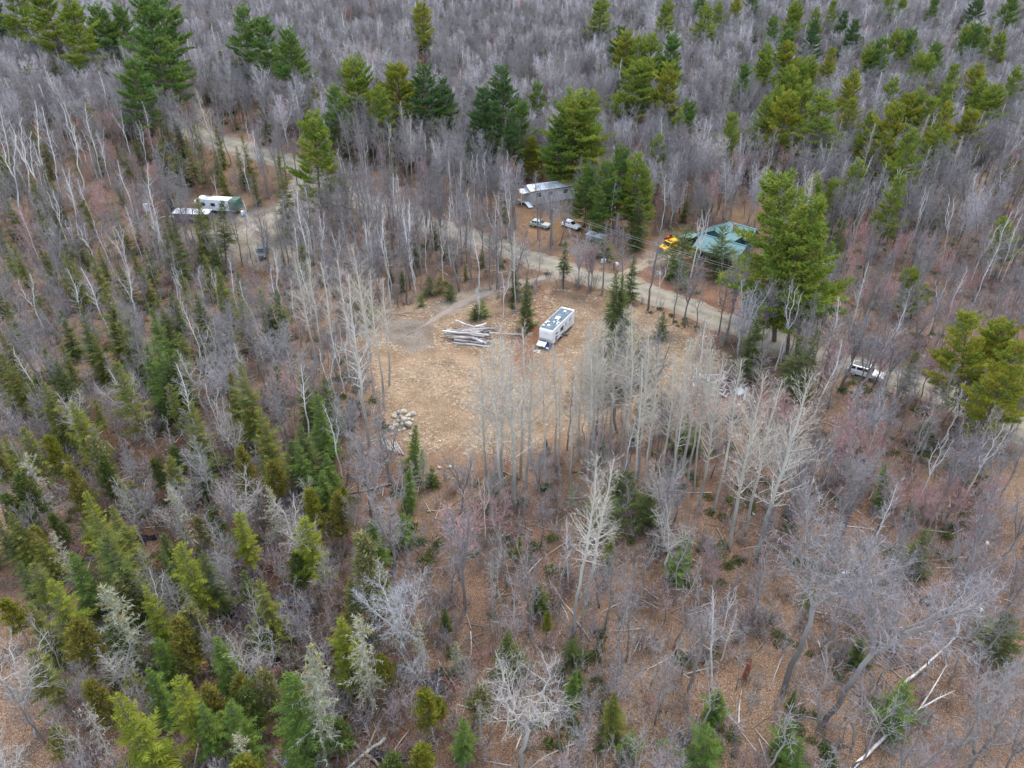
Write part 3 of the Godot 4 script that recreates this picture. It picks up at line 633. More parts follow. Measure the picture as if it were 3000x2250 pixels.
func thing(called: String, label: String, category: String, at := Vector3.ZERO, turn := 0.0, group := "") -> Node3D:
	var o := Node3D.new()
	o.name = numbered(called)
	add_child(o)
	o.position = at
	o.rotation.y = turn
	tag(o, label, category, group)
	return o

func part(called: String, g: Geo, m: Material, parent: Node) -> MeshInstance3D:
	var o := MeshInstance3D.new()
	o.name = called
	o.mesh = g.mesh()
	o.material_override = null
	o.mesh.surface_set_material(0, m)
	parent.add_child(o, true)
	return o

func single(called: String, g: Geo, m: Material, label: String, category: String, at := Vector3.ZERO, turn := 0.0, group := "") -> MeshInstance3D:
	var o := part(numbered(called), g, m, self)
	o.position = at
	o.rotation.y = turn
	tag(o, label, category, group)
	return o

func paint(rough := 0.8, metal := 0.0, spec := 0.4) -> StandardMaterial3D:
	var key := "%s %s %s" % [rough, metal, spec]
	if not paints.has(key):
		var m := StandardMaterial3D.new()
		m.vertex_color_use_as_albedo = true
		m.roughness = rough
		m.metallic = metal
		m.metallic_specular = spec
		paints[key] = m
	return paints[key]

# ------------------------------------------------------------------ terrain
func sp(x: float, w: float) -> float:
	if x < -w: return 0.0
	if x < w: return (x + w) * (x + w) / (4.0 * w)
	return x

func hgt(x: float, z: float) -> float:
	var d := -z
	return 0.07 * sp(d - 130, 20) + 0.03 * sp(d - 300, 30) + 0.06 * sp(d - 400, 40) + 7.0 * smoothstep(140, 205, d) * (1.0 - smoothstep(-75, -15, x)) + 0.35 * sin(x * 0.05 + 1) * sin(z * 0.043) + 0.15 * sin(x * 0.13) * sin(z * 0.11 + 2)

func on(x: float, z: float, up := 0.0) -> Vector3:
	return Vector3(x, hgt(x, z) + up, z)

func inside(p: Vector2, poly: PackedVector2Array) -> bool:
	return Geometry2D.is_point_in_polygon(p, poly)

func edge_distance(p: Vector2, poly: PackedVector2Array) -> float:
	var best := 1e9
	for i in poly.size():
		var q := Geometry2D.get_closest_point_to_segment(p, poly[i], poly[(i + 1) % poly.size()])
		best = minf(best, p.distance_to(q))
	return best if inside(p, poly) else -best

func road_distance(p: Vector2) -> float:
	var best := 1e9
	for i in ROAD.size() - 1:
		var q := Geometry2D.get_closest_point_to_segment(p, ROAD[i], ROAD[i + 1])
		best = minf(best, p.distance_to(q))
	return best

# ------------------------------------------------------------------ trees
func rdir(spread := 1.0) -> Vector3:
	return Vector3(rng.randf_range(-1, 1), rng.randf_range(-1, 1) * spread, rng.randf_range(-1, 1)).normalized()

func vary(c: Color, k: float) -> Color:
	var f := rng.randf_range(1.0 - k, 1.0 + k)
	return Color(c.r * f * rng.randf_range(0.95, 1.05), c.g * f, c.b * f * rng.randf_range(0.95, 1.05))

func proto(key: String, trunk: Geo, crown: Geo, crown_mat: Material) -> void:
	var o := Node3D.new()
	for a in [["trunk", trunk, bark], ["crown", crown, crown_mat]]:
		var m := MeshInstance3D.new()
		m.name = a[0]
		m.mesh = a[1].mesh()
		m.mesh.surface_set_material(0, a[2])
		o.add_child(m)
	if not protos.has(key): protos[key] = []
	protos[key].append(o)

func stem(base: Vector3, top: Vector3, wob: float, n: int) -> Array:
	var pts := []
	var off := Vector3.ZERO
	for i in n + 1:
		var t := float(i) / n
		pts.append(base.lerp(top, t) + off * (1.0 if i < n else 0.6))
		off += Vector3(rng.randf_range(-wob, wob), 0, rng.randf_range(-wob, wob))
	return pts

func along(pts: Array, t: float) -> Vector3:
	var f := clampf(t, 0, 1) * (pts.size() - 1)
	var i := mini(int(f), pts.size() - 2)
	return (pts[i] as Vector3).lerp(pts[i + 1], f - i)

# a leafless hardwood. p: H, r, cb crown base, n limbs, reach, up (limb elevation low..high), fork leaders, lo/hi bark colours, tw twig colour, d2, d3 densities
func bare(p: Dictionary) -> Array:
	var tk := Geo.new()
	var cr := Geo.new()
	var H: float = p.H
	var stems := []
	var fork: int = p.get("fork", 0)
	var r0: float = p.r
	var lo: Color = p.lo
	var hi: Color = p.hi
	var wob: float = p.get("wob", 0.12)
	if fork == 0:
		var pts := stem(Vector3(0, -0.3, 0), Vector3(rng.randf_range(-0.5, 0.5), H, rng.randf_range(-0.5, 0.5)), wob, 12)
		var rad := []
		var cols := []
		for i in 13:
			rad.append(r0 * pow(1.0 - i / 13.0, 0.8) + 0.015)
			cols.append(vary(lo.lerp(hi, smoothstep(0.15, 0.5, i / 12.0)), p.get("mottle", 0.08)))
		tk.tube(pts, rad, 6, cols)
		stems.append([pts, r0, p.cb])
	else:
		var fh: float = H * float(p.get("fh", 0.4))
		var pts := stem(Vector3(0, -0.3, 0), Vector3(rng.randf_range(-0.4, 0.4), fh, rng.randf_range(-0.4, 0.4)), wob, 6)
		var rad := []
		for i in 7: rad.append(r0 * (1.0 - 0.3 * i / 6.0))
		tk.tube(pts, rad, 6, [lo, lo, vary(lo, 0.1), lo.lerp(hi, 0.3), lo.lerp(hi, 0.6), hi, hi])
		for k in fork:
			var a := TAU * k / fork + rng.randf_range(-0.6, 0.6)
			var sp_: float = H * float(p.get("spread", 0.2)) * rng.randf_range(0.5, 1.2)
			var lead := stem(pts[6], Vector3(cos(a) * sp_, H * rng.randf_range(0.86, 1.0), sin(a) * sp_), wob * 1.3, 8)
			var rr := []
			for i in 9: rr.append(r0 * 0.55 * pow(1.0 - i / 9.0, 0.8) + 0.012)
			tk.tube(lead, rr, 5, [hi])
			stems.append([lead, r0 * 0.55, 0.08])
	var n: int = int(p.n)
	var tw: Color = p.tw
	for s in stems:
		var pts: Array = s[0]
		var cb: float = s[2]
		var cnt: int = n if fork == 0 else int(n / float(fork))
		for i in cnt:
			var t := cb + (0.985 - cb) * (i + rng.randf()) / cnt
			var q := (t - cb) / (1.0 - cb)
			var at := along(pts, t)
			var a := i * 2.4 + rng.randf_range(-0.5, 0.5)
			var el: float = lerpf(p.up[0], p.up[1], q) + rng.randf_range(-0.15, 0.2)
			var L: float = float(p.reach) * (pow(1.0 - q, 0.7) * 0.85 + 0.15) * smoothstep(-0.15, 0.25, q) * rng.randf_range(0.55 - float(p.get("ragged", 0.1)), 1.1 + float(p.get("ragged", 0.1)))
			if fork > 0: L *= 0.75
			limb(cr, at, Vector3(cos(a) * cos(el), sin(el), sin(a) * cos(el)), L, maxf(0.018, float(s[1]) * float(p.get("lr", 0.38)) * (1.0 - q * 0.8)), hi.lerp(tw, 0.3), tw, p)
	return [tk, cr]

func limb(cr: Geo, at: Vector3, d: Vector3, L: float, r: float, col: Color, tw: Color, p: Dictionary) -> void:
	var pts := [at]
	var dir := d
	var q := at
	var bend: float = p.get("bend", 0.25)
	var crook: float = p.get("crook", 0.16)
	for i in 4:
		dir = (dir + Vector3.UP * bend * 0.35 + rdir() * crook).normalized()
		q += dir * L / 4.0
		pts.append(q)
	var c2 := vary(col, 0.12)
	cr.tube(pts, [r, r * 0.75, r * 0.55, r * 0.35, 0.006], 3, [c2])
	var n2 := maxi(2, int(L * float(p.d2)))
	for j in n2:
		var s := 0.2 + 0.8 * (j + rng.randf()) / n2
		var b := along(pts, s)
		var pd := (along(pts, s + 0.05) - along(pts, s - 0.05)).normalized()
		var side := (rdir() + Vector3.UP * 0.2)
		side = (side - pd * side.dot(pd)).normalized()
		var d2 := (pd * 0.75 + side * rng.randf_range(0.5, 0.9) + Vector3.UP * bend * 0.3).normalized()
		var L2 := (L * (1.0 - s) * 0.55 + 0.35) * rng.randf_range(0.6, 1.2)
		var e := b + d2 * L2
		var w := d2.cross(rdir()).normalized()
		var cc := vary(tw.lerp(col, 0.4), 0.15)
		var wd: float = p.get("w2", 0.02)
		cr.sliver(b, e, wd, w, cc)
		cr.sliver(b, e, wd, w.cross(d2), cc)
		var n3 := maxi(1, int(L2 * float(p.d3)))
		for k in n3:
			var t3 := rng.randf_range(0.15, 1.0)
			var b3 := b.lerp(e, t3)
			var d3 := (d2 + rdir() * 0.85 + Vector3.UP * bend * 0.35).normalized()
			cr.sliver(b3, b3 + d3 * rng.randf_range(0.3, 0.75) * float(p.get("t3", 1.0)), float(p.get("w3", 0.012)), d3.cross(rdir()).normalized(), vary(tw, 0.2))

# white pine: whorled boughs carrying upturned brushes of needles
func pine(p: Dictionary) -> Array:
	var tk := Geo.new()
	var cr := Geo.new()
	var H: float = p.H
	var R: float = p.R
	var cb: float = p.cb
	var cols: Array = p.cols
	var pts := stem(Vector3(0, -0.3, 0), Vector3(rng.randf_range(-0.4, 0.4), H - 0.4, rng.randf_range(-0.4, 0.4)), 0.06, 10)
	var rad := []
	for i in 11: rad.append(H * 0.0135 * pow(1.0 - i / 11.0, 0.75) + 0.02)
	tk.tube(pts, rad, 7, [Color(0.13, 0.105, 0.09), Color(0.12, 0.1, 0.085), Color(0.13, 0.1, 0.08)])
	var y := cb * H
	var wood := Color(0.13, 0.1, 0.075)
	while y < H - 0.3:
		var q := (y - cb * H) / (H - cb * H)
		var wl := R * (pow(1.0 - q, float(p.get("pw", 0.72))) * 0.93 + 0.05) * smoothstep(-0.35, 0.22, q) * rng.randf_range(0.55, 1.15)
		var k := 5 if q < 0.85 else 4
		var a0 := rng.randf() * TAU
		for i in k:
			if rng.randf() < float(p.get("gap", 0.14)): continue
			var a := a0 + TAU * i / k + rng.randf_range(-0.35, 0.35)
			var el := lerpf(-0.08, 0.8, pow(q, 1.3)) + rng.randf_range(-0.15, 0.18)
			bough(cr, along(pts, y / H) , a, el, wl * rng.randf_range(0.6, 1.2) + 0.3, wood, cols, p.get("ts", 0.8))
		y += lerpf(0.85, 0.5, q) * rng.randf_range(0.8, 1.25) * H / 22.0
	# leader
	tufts(cr, along(pts, 0.97), Vector3.UP, 1.0, cols[0], cols)
	return [tk, cr]

func bough(cr: Geo, at: Vector3, a: float, el: float, L: float, wood: Color, cols: Array, ts := 0.8) -> void:
	var d := Vector3(cos(a) * cos(el), sin(el), sin(a) * cos(el))
	var pts := [at]
	var q := at
	for i in 4:
		d = (d + Vector3.UP * (0.02 + 0.05 * i) + rdir(0.4) * 0.07).normalized()
		q += d * L / 4.0
		pts.append(q)
	cr.tube(pts, [0.035 + L * 0.008, 0.03 + L * 0.004, 0.025, 0.02, 0.008], 3, [wood])
	var base: Color = vary(cols[rng.randi() % cols.size()], 0.14)
	var n := maxi(3, int(L * 3.2))
	for j in n:
		var s := 0.28 + 0.72 * (j + rng.randf_range(0, 0.8)) / n
		var b := along(pts, s)
		var pd := (along(pts, s + 0.06) - along(pts, s - 0.06)).normalized()
		var lat := pd.cross(Vector3.UP).normalized() * (1.0 if j % 2 == 0 else -1.0)
		var sd := (pd * 0.8 + lat * rng.randf_range(0.35, 0.95) + Vector3.UP * rng.randf_range(0.0, 0.3)).normalized()
		var sl := (L * (1.0 - s) * 0.55 + 0.4) * rng.randf_range(0.7, 1.15)
		var m := maxi(1, int(sl / 0.32))
		for i in m:
			tufts(cr, b + sd * sl * (i + 1.0) / m, (sd + Vector3.UP * 0.35).normalized(), ts, base, cols)
	tufts(cr, q, (d + Vector3.UP * 0.3).normalized(), ts * 1.2, base, cols)

func tufts(cr: Geo, at: Vector3, d: Vector3, size: float, base: Color, cols: Array) -> void:
	for k in 6:
		var e := (d * 0.75 + rdir() * 0.75).normalized()
		var l := size * rng.randf_range(0.4, 0.8)
		var w := e.cross(rdir()).normalized() * size * rng.randf_range(0.08, 0.14)
		cr.tri(at - w, at + e * l, at + w, vary(base, 0.2))

# fir or spruce: a narrow spire of short drooping flat sprays
func fir(p: Dictionary) -> Array:
	var tk := Geo.new()
	var cr := Geo.new()
	var H: float = p.H
	var R: float = p.R
	var cb: float = p.cb
	var cols: Array = p.cols
	var bare_: float = p.get("bare", 0.0)
	var pts := stem(Vector3(0, -0.3, 0), Vector3(rng.randf_range(-0.2, 0.2), H, rng.randf_range(-0.2, 0.2)), 0.04, 8)
	var rad := []
	for i in 9: rad.append(H * 0.011 * (1.0 - i / 9.0) + 0.012)
	tk.tube(pts, rad, 6, [p.get("bark", Color(0.16, 0.14, 0.125))])
	var y := cb * H
	var lop := rng.randf() * TAU
	var rag := FastNoiseLite.new()
	rag.seed = rng.randi() % 1000; rag.frequency = 0.5
	if cb > 0.08 and bare_ == 0.0:
		for i in int(H * 2.2):
			var yy := rng.randf_range(0.08, cb + 0.15)
			var a := rng.randf() * TAU
			var d := Vector3(cos(a), rng.randf_range(-0.5, 0.15), sin(a)).normalized()
			var at := along(pts, yy)
			var L := R * rng.randf_range(0.35, 0.9)
			cr.sliver(at, at + d * L, 0.02, d.cross(Vector3.UP).normalized(), Color(0.33, 0.3, 0.27))
			for j in 7:
				var b := at + d * L * rng.randf_range(0.25, 1.0)
				var e := (d + rdir() + Vector3.DOWN * 0.2).normalized()
				cr.sliver(b, b + e * rng.randf_range(0.2, 0.5), 0.014, e.cross(rdir()).normalized(), vary(Color(0.36, 0.33, 0.29), 0.2))
	while y < H - 0.15:
		var q := (y - cb * H) / (H - cb * H)
		var wl := R * (pow(1.0 - q, float(p.get("pw", 0.85))) + 0.03) * smoothstep(-0.3, 0.12, q) * rng.randf_range(0.6, 1.2)
		var k := 6
		var a0 := rng.randf() * TAU
		for i in k:
			if rng.randf() < float(p.get("gap", 0.1)): continue
			var a := a0 + TAU * i / k + rng.randf_range(-0.4, 0.4)
			var el := lerpf(float(p.get("el", -0.25)), 0.75, pow(q, 1.6)) + rng.randf_range(-0.15, 0.15)
			var L := wl * rng.randf_range(0.5, 1.25) * (1.0 + 0.75 * rag.get_noise_2d(cos(a) * 2.0 + y, sin(a) * 2.0 + y * 0.4)) * (1.0 + 0.16 * cos(a - lop)) + 0.12
			var d := Vector3(cos(a) * cos(el), sin(el), sin(a) * cos(el))
			var at := along(pts, y / H)
			var tip := at + d * L + Vector3.UP * L * 0.12
			var base := vary(cols[rng.randi() % cols.size()], 0.15)
			if bare_ > 0.0:
				var wc: Color = p.lichen
				cr.tube([at, tip], [0.022, 0.006], 3, [vary(wc, 0.2)])
				for j in int(L * 16.0 * bare_) + 2:
					var b := at.lerp(tip, rng.randf_range(0.15, 1.0))
					var e := (d * 0.25 + Vector3.DOWN * rng.randf_range(-0.2, 0.8) + rdir() * 0.8).normalized()
					cr.sliver(b, b + e * rng.randf_range(0.15, 0.5), rng.randf_range(0.015, 0.05), e.cross(rdir()).normalized(), vary(wc, 0.22))
				if rng.randf() > float(p.get("green", 0.0)) + (q - 0.75) * 2.0: continue
			cr.sliver(at, tip, 0.03, d.cross(Vector3.UP).normalized(), Color(0.12, 0.1, 0.08))
			var lat := d.cross(Vector3.UP).normalized()
			var n := maxi(3, int(L * float(p.get("dens", 8.0))))
			for j in n:
				var s := 0.15 + 0.85 * (j + rng.randf()) / n
				var b := at.lerp(tip, s)
				var sd := (d * 0.7 + lat * (1.0 if j % 2 == 0 else -1.0) * rng.randf_range(0.4, 1.1) + Vector3.UP * rng.randf_range(-0.25, 0.3)).normalized()
				var sl := (L * (1.0 - s) * 0.5 + 0.22) * rng.randf_range(0.8, 1.2)
				var w := sd.cross(Vector3.UP + rdir() * 0.5).normalized() * rng.randf_range(0.045, 0.085)
				cr.tri(b - w, b + sd * sl, b + w, vary(base, 0.2))
		y += float(p.get("step", 0.22)) * rng.randf_range(0.75, 1.25)
	cr.sliver(along(pts, 0.95), along(pts, 1.0) + Vector3.UP * 0.25, 0.05, Vector3.RIGHT, cols[0])
	return [tk, cr]

# northern cedar: ragged column of upright fans
func cedar(p: Dictionary) -> Array:
	var tk := Geo.new()
	var cr := Geo.new()
	var H: float = p.H
	var R: float = p.R
	var cols: Array = p.cols
	var pts := stem(Vector3(0, -0.3, 0), Vector3(rng.randf_range(-0.4, 0.4), H * 0.97, rng.randf_range(-0.4, 0.4)), 0.1, 8)
	var rad := []
	for i in 9: rad.append(H * 0.012 * (1.0 - i / 9.0) + 0.012)
	tk.tube(pts, rad, 6, [Color(0.22, 0.19, 0.17)])
	var cb: float = p.cb
	var n := int(H * 17)
	for i in n:
		var q := pow((i + rng.randf()) / n, 0.9)
		var y := (cb + (1.0 - cb) * q) * 0.97
		var a := rng.randf() * TAU
		var L := R * (0.18 + 0.82 * pow(1.0 - q, 0.7) * smoothstep(-0.2, 0.2, q)) * rng.randf_range(0.45, 1.3)
		var at := along(pts, y)
		var d := Vector3(cos(a), rng.randf_range(0.15, 0.7), sin(a)).normalized()
		var tip := at + d * L
		cr.sliver(at, tip, 0.02, d.cross(Vector3.UP).normalized(), Color(0.2, 0.17, 0.14))
		if rng.randf() < float(p.get("bare", 0.12)) * (1.0 - q):
			for k in 8:
				var b := at.lerp(tip, rng.randf_range(0.3, 1.0))
				var e := (d + rdir()).normalized()
				cr.sliver(b, b + e * rng.randf_range(0.2, 0.6), 0.015, e.cross(rdir()).normalized(), vary(Color(0.38, 0.37, 0.31), 0.2))
			continue
		var base := vary(cols[rng.randi() % cols.size()], 0.18)
		for k in int(16 + L * 14):
			var b := at.lerp(tip, rng.randf_range(0.35, 1.05)) + rdir() * 0.22
			var e := (d * 0.5 + Vector3.UP * 0.6 + rdir() * 0.75).normalized()
			var w := e.cross(rdir()).normalized() * rng.randf_range(0.04, 0.08)
			cr.tri(b - w, b + e * rng.randf_range(0.18, 0.42), b + w, vary(base, 0.22))
	return [tk, cr]

# a leafless shrub or a sheaf of saplings: many thin stems from one foot
func shrub(h: float, n: int, lo: Color, tw: Color, w: float) -> Geo:
	var g := Geo.new()
	for i in n:
		var a := rng.randf() * TAU
		var lean := rng.randf_range(0.05, 0.55)
		var b := Vector3(cos(a), 0, sin(a)) * rng.randf_range(0.0, 0.35)
		var d := Vector3(cos(a) * lean, 1, sin(a) * lean).normalized()
		var L := h * rng.randf_range(0.55, 1.0)
		var m := b + d * L * 0.5 + rdir() * 0.1
		var e := m + (d + rdir() * 0.25).normalized() * L * 0.5
		g.tube([b - Vector3(0, 0.1, 0), m, e], [w, w * 0.7, 0.004], 3, [vary(lo, 0.15)])
		for k in int(L * 7):
			var s := rng.randf_range(0.3, 1.0)
			var p := along([b, m, e], s)
			var td := (d + rdir() * 0.9).normalized()
			g.sliver(p, p + td * rng.randf_range(0.25, 0.8) * (1.3 - s * 0.6), 0.014, td.cross(rdir()).normalized(), vary(tw, 0.2))
	return g

func make_protos() -> void:
	var PY := [Color(0.21, 0.265, 0.042), Color(0.17, 0.24, 0.042), Color(0.25, 0.285, 0.048)]
	var PG := [Color(0.11, 0.19, 0.05), Color(0.135, 0.215, 0.05), Color(0.165, 0.235, 0.05)]
	var PD := [Color(0.07, 0.13, 0.045), Color(0.08, 0.145, 0.05), Color(0.1, 0.155, 0.045)]
	var PO := [Color(0.26, 0.27, 0.035), Color(0.205, 0.245, 0.04), Color(0.3, 0.285, 0.04)]
	for a in [["pine_y", PY, 4], ["pine_g", PG, 3], ["pine_d", PD, 2], ["pine_o", PO, 3]]:
		for k in a[2]:
			var g := pine({"H": 22.0, "R": [7.8, 7.0, 8.4, 7.2][k], "cb": [0.15, 0.24, 0.1, 0.26][k], "pw": [0.5, 0.62, 0.42, 0.55][k], "gap": [0.16, 0.2, 0.14, 0.2][k], "cols": a[1]})
			proto(a[0], g[0], g[1], leaf)
	var FD := [Color(0.062, 0.092, 0.028), Color(0.085, 0.112, 0.03), Color(0.108, 0.126, 0.035)]
	var FG := [Color(0.095, 0.155, 0.03), Color(0.12, 0.175, 0.03), Color(0.085, 0.135, 0.03)]
	var FO := [Color(0.14, 0.15, 0.03), Color(0.11, 0.135, 0.03), Color(0.17, 0.165, 0.035)]
	var FY := [Color(0.17, 0.19, 0.02), Color(0.145, 0.18, 0.02), Color(0.19, 0.2, 0.025)]
	for a in [["fir_d", FD, 3], ["fir_g", FG, 3], ["fir_o", FO, 3], ["fir_y", FY, 2]]:
		for k in a[2]:
			var g := fir({"H": 11.0, "R": [2.1, 1.75, 2.5][k], "cb": [0.12, 0.3, 0.06][k], "cols": a[1], "gap": [0.22, 0.3, 0.2][k], "dens": 9.0, "pw": [0.8, 0.65, 0.9][k]})
			proto(a[0], g[0], g[1], leaf)
	for k in 2:
		var g := fir({"H": 11.0, "R": 1.5, "cb": 0.15, "cols": [Color(0.2, 0.075, 0.035), Color(0.15, 0.07, 0.04), Color(0.17, 0.09, 0.06)], "gap": 0.3})
		proto("rust", g[0], g[1], leaf)
	for k in 4:
		var g := fir({"H": 11.0, "R": [1.5, 1.9, 1.2, 1.6][k], "cb": [0.2, 0.12, 0.3, 0.15][k], "cols": [Color(0.24, 0.2, 0.06), Color(0.22, 0.17, 0.07)], "bare": [1.0, 1.4, 0.5, 1.0][k], "green": [0.1, 0.25, -0.6, 0.05][k], "lichen": [Color(0.37, 0.36, 0.27), Color(0.33, 0.335, 0.24), Color(0.32, 0.295, 0.26), Color(0.4, 0.385, 0.32)][k], "el": -0.4, "gap": [0.4, 0.35, 0.5, 0.5][k], "pw": [0.5, 0.6, 0.35, 0.45][k], "step": 0.3, "bark": Color(0.3, 0.28, 0.26)})
		proto("lichen", g[0], g[1], leaf)
	for a in [["cedar_y", [Color(0.2, 0.2, 0.025), Color(0.17, 0.185, 0.025), Color(0.23, 0.21, 0.03)]], ["cedar_o", [Color(0.215, 0.185, 0.035), Color(0.18, 0.165, 0.035), Color(0.14, 0.14, 0.035)]], ["cedar_p", [Color(0.24, 0.215, 0.09), Color(0.2, 0.195, 0.08), Color(0.18, 0.18, 0.07)]], ["cedar_g", [Color(0.1, 0.13, 0.035), Color(0.13, 0.145, 0.035), Color(0.085, 0.115, 0.035)]]]:
		for k in 2:
			var g := cedar({"H": 9.0, "R": [1.5, 1.8][k], "cb": [0.2, 0.32][k], "cols": a[1], "bare": 0.3 if a[0] == "cedar_p" else 0.12})
			proto(a[0], g[0], g[1], leaf)
	for a in [["bush_d", FD], ["bush_g", FG], ["bush_o", FO]]:
		for k in 3:
			var g := fir({"H": 5.0, "R": [2.1, 1.7, 2.5][k], "cb": 0.03, "pw": [0.7, 0.9, 0.6][k], "gap": [0.4, 0.35, 0.45][k], "cols": a[1], "el": 0.05, "dens": 9.0, "step": 0.24})
			proto(a[0], g[0], g[1], leaf)
	# pale aspens: high narrow crowns of fine rising twigs
	for k in 5:
		var g := bare({"H": 22.0, "r": [0.19, 0.17, 0.2, 0.16, 0.18][k], "cb": [0.36, 0.44, 0.3, 0.5, 0.4][k], "n": 70, "reach": [3.7, 3.1, 4.3, 3.0, 3.4][k], "up": [0.45, 1.1], "w2": 0.015, "w3": 0.01, "ragged": 0.35, "lo": Color(0.28, 0.265, 0.24), "hi": Color(0.47, 0.44, 0.385), "tw": Color(0.46, 0.41, 0.345), "d2": 3.4, "d3": 5.5, "bend": 0.3, "mottle": 0.16, "wob": 0.16, "t3": 1.0})
		proto("aspen", g[0], g[1], bark)
	# white birches, often forked, with dark fine twigs
	for k in 5:
		var g := bare({"H": 15.0, "r": [0.13, 0.15, 0.12, 0.14, 0.11][k], "cb": [0.4, 0.45, 0.5, 0.42, 0.5][k], "n": [36, 40, 30, 40, 30][k], "reach": [2.8, 3.0, 2.4, 2.8, 2.2][k], "up": [0.5, 1.1], "fork": [0, 2, 0, 3, 2][k], "fh": 0.42, "spread": 0.1, "lo": Color(0.5, 0.48, 0.46), "hi": Color(0.58, 0.56, 0.54), "tw": Color(0.4, 0.36, 0.35), "d2": 2.6, "d3": 4.0, "mottle": 0.25, "crook": 0.22, "wob": 0.2})
		proto("birch", g[0], g[1], bark)
	# grey maples and oaks: forked, wide
	for k in 6:
		var g := bare({"H": 14.0, "r": [0.17, 0.15, 0.2, 0.14, 0.16, 0.13][k], "cb": 0.35, "n": [56, 50, 66, 46, 54, 44][k], "reach": [3.4, 3.0, 3.9, 2.8, 3.3, 2.6][k], "up": [0.3, 1.0], "fork": [2, 3, 4, 0, 3, 0][k], "fh": [0.35, 0.42, 0.3, 0.4, 0.45, 0.4][k], "spread": [0.13, 0.15, 0.2, 0.1, 0.14, 0.1][k], "lo": [Color(0.129, 0.114, 0.106), Color(0.167, 0.152, 0.141), Color(0.114, 0.103, 0.0988), Color(0.182, 0.167, 0.152), Color(0.144, 0.129, 0.122), Color(0.152, 0.137, 0.125)][k], "hi": [Color(0.198, 0.179, 0.167), Color(0.228, 0.213, 0.198), Color(0.213, 0.194, 0.182), Color(0.22, 0.201, 0.182), Color(0.182, 0.163, 0.152), Color(0.205, 0.186, 0.171)][k], "tw": [Color(0.236, 0.213, 0.219), Color(0.25, 0.233, 0.244), Color(0.258, 0.241, 0.249), Color(0.229, 0.205, 0.198), Color(0.243, 0.217, 0.228), Color(0.221, 0.202, 0.195)][k], "d2": 4.0, "d3": 7.5, "crook": 0.24, "w3": 0.013})
		proto("maple", g[0], g[1], bark)
	for k in 4:
		var g := bare({"H": 18.0, "r": 0.21, "cb": 0.3, "n": 130, "reach": 5.2, "up": [0.15, 0.95], "fork": [3, 2, 4, 3][k], "fh": [0.4, 0.5, 0.35, 0.45][k], "spread": [0.2, 0.16, 0.24, 0.18][k], "lo": Color(0.128, 0.111, 0.102), "hi": [Color(0.306, 0.289, 0.272), Color(0.272, 0.255, 0.238), Color(0.357, 0.348, 0.332), Color(0.281, 0.264, 0.246)][k], "tw": [Color(0.313, 0.299, 0.306), Color(0.288, 0.269, 0.268), Color(0.354, 0.355, 0.366), Color(0.306, 0.277, 0.288)][k], "d2": 3.4, "d3": 7.0, "crook": 0.3, "wob": 0.25, "w2": 0.02, "w3": 0.011, "ragged": 0.35})
		proto("maple_big", g[0], g[1], bark)
	for k in 2:
		var g := bare({"H": 16.0, "r": 0.24, "cb": 0.3, "n": 120, "reach": 4.6, "up": [0.1, 0.9], "fork": [3, 4][k], "fh": 0.38, "spread": 0.2, "lo": Color(0.28, 0.26, 0.24), "hi": Color(0.39, 0.365, 0.335), "tw": Color(0.36, 0.325, 0.295), "d2": 3.2, "d3": 6.0, "crook": 0.42, "wob": 0.3, "w2": 0.02, "w3": 0.011, "ragged": 0.35, "lr": 0.55})
		proto("maple_white", g[0], g[1], bark)
	var dome := bare({"H": 14.0, "r": 0.22, "cb": 0.2, "n": 230, "reach": 5.8, "up": [0.15, 1.0], "fork": 5, "fh": 0.25, "spread": 0.27, "lo": Color(0.2, 0.18, 0.17), "hi": Color(0.38, 0.35, 0.335), "tw": Color(0.42, 0.375, 0.365), "d2": 4.2, "d3": 8.0})
	proto("maple_dome", dome[0], dome[1], bark)
	for k in 3:
		var g := bare({"H": 14.0, "r": 0.2, "cb": 0.3, "n": 110, "reach": 4.2, "up": [0.2, 1.0], "fork": [3, 4, 5][k], "fh": 0.3, "spread": 0.2, "lo": Color(0.2, 0.18, 0.17), "hi": Color(0.4, 0.375, 0.36), "tw": Color(0.407, 0.383, 0.403), "d2": 4.0, "d3": 7.0})
		proto("maple_pale", g[0], g[1], bark)
	for k in 3:
		var g := bare({"H": 11.0, "r": 0.13, "cb": 0.3, "n": 80, "reach": 3.2, "up": [0.3, 1.1], "fork": [3, 2, 4][k], "fh": 0.3, "spread": 0.18, "lo": Color(0.176, 0.15, 0.141), "hi": Color(0.299, 0.246, 0.238), "tw": Color(0.44, 0.25, 0.235), "d2": 3.8, "d3": 7.0})
		proto("maple_red", g[0], g[1], bark)
	# slim young hardwoods
	for k in 4:
		var g := bare({"H": 9.0, "r": [0.07, 0.06, 0.08, 0.055][k], "cb": [0.3, 0.4, 0.25, 0.45][k], "n": [26, 20, 30, 18][k], "reach": [1.7, 1.4, 2.0, 1.3][k], "up": [0.4, 1.1], "lo": Color(0.18, 0.16, 0.143), "hi": Color(0.279, 0.254, 0.234), "tw": [Color(0.246, 0.221, 0.215), Color(0.286, 0.259, 0.259), Color(0.263, 0.225, 0.228), Color(0.294, 0.276, 0.268)][k], "d2": 3.4, "d3": 6.5, "crook": 0.26, "wob": 0.22, "w3": 0.014})
		proto("sapling", g[0], g[1], bark)

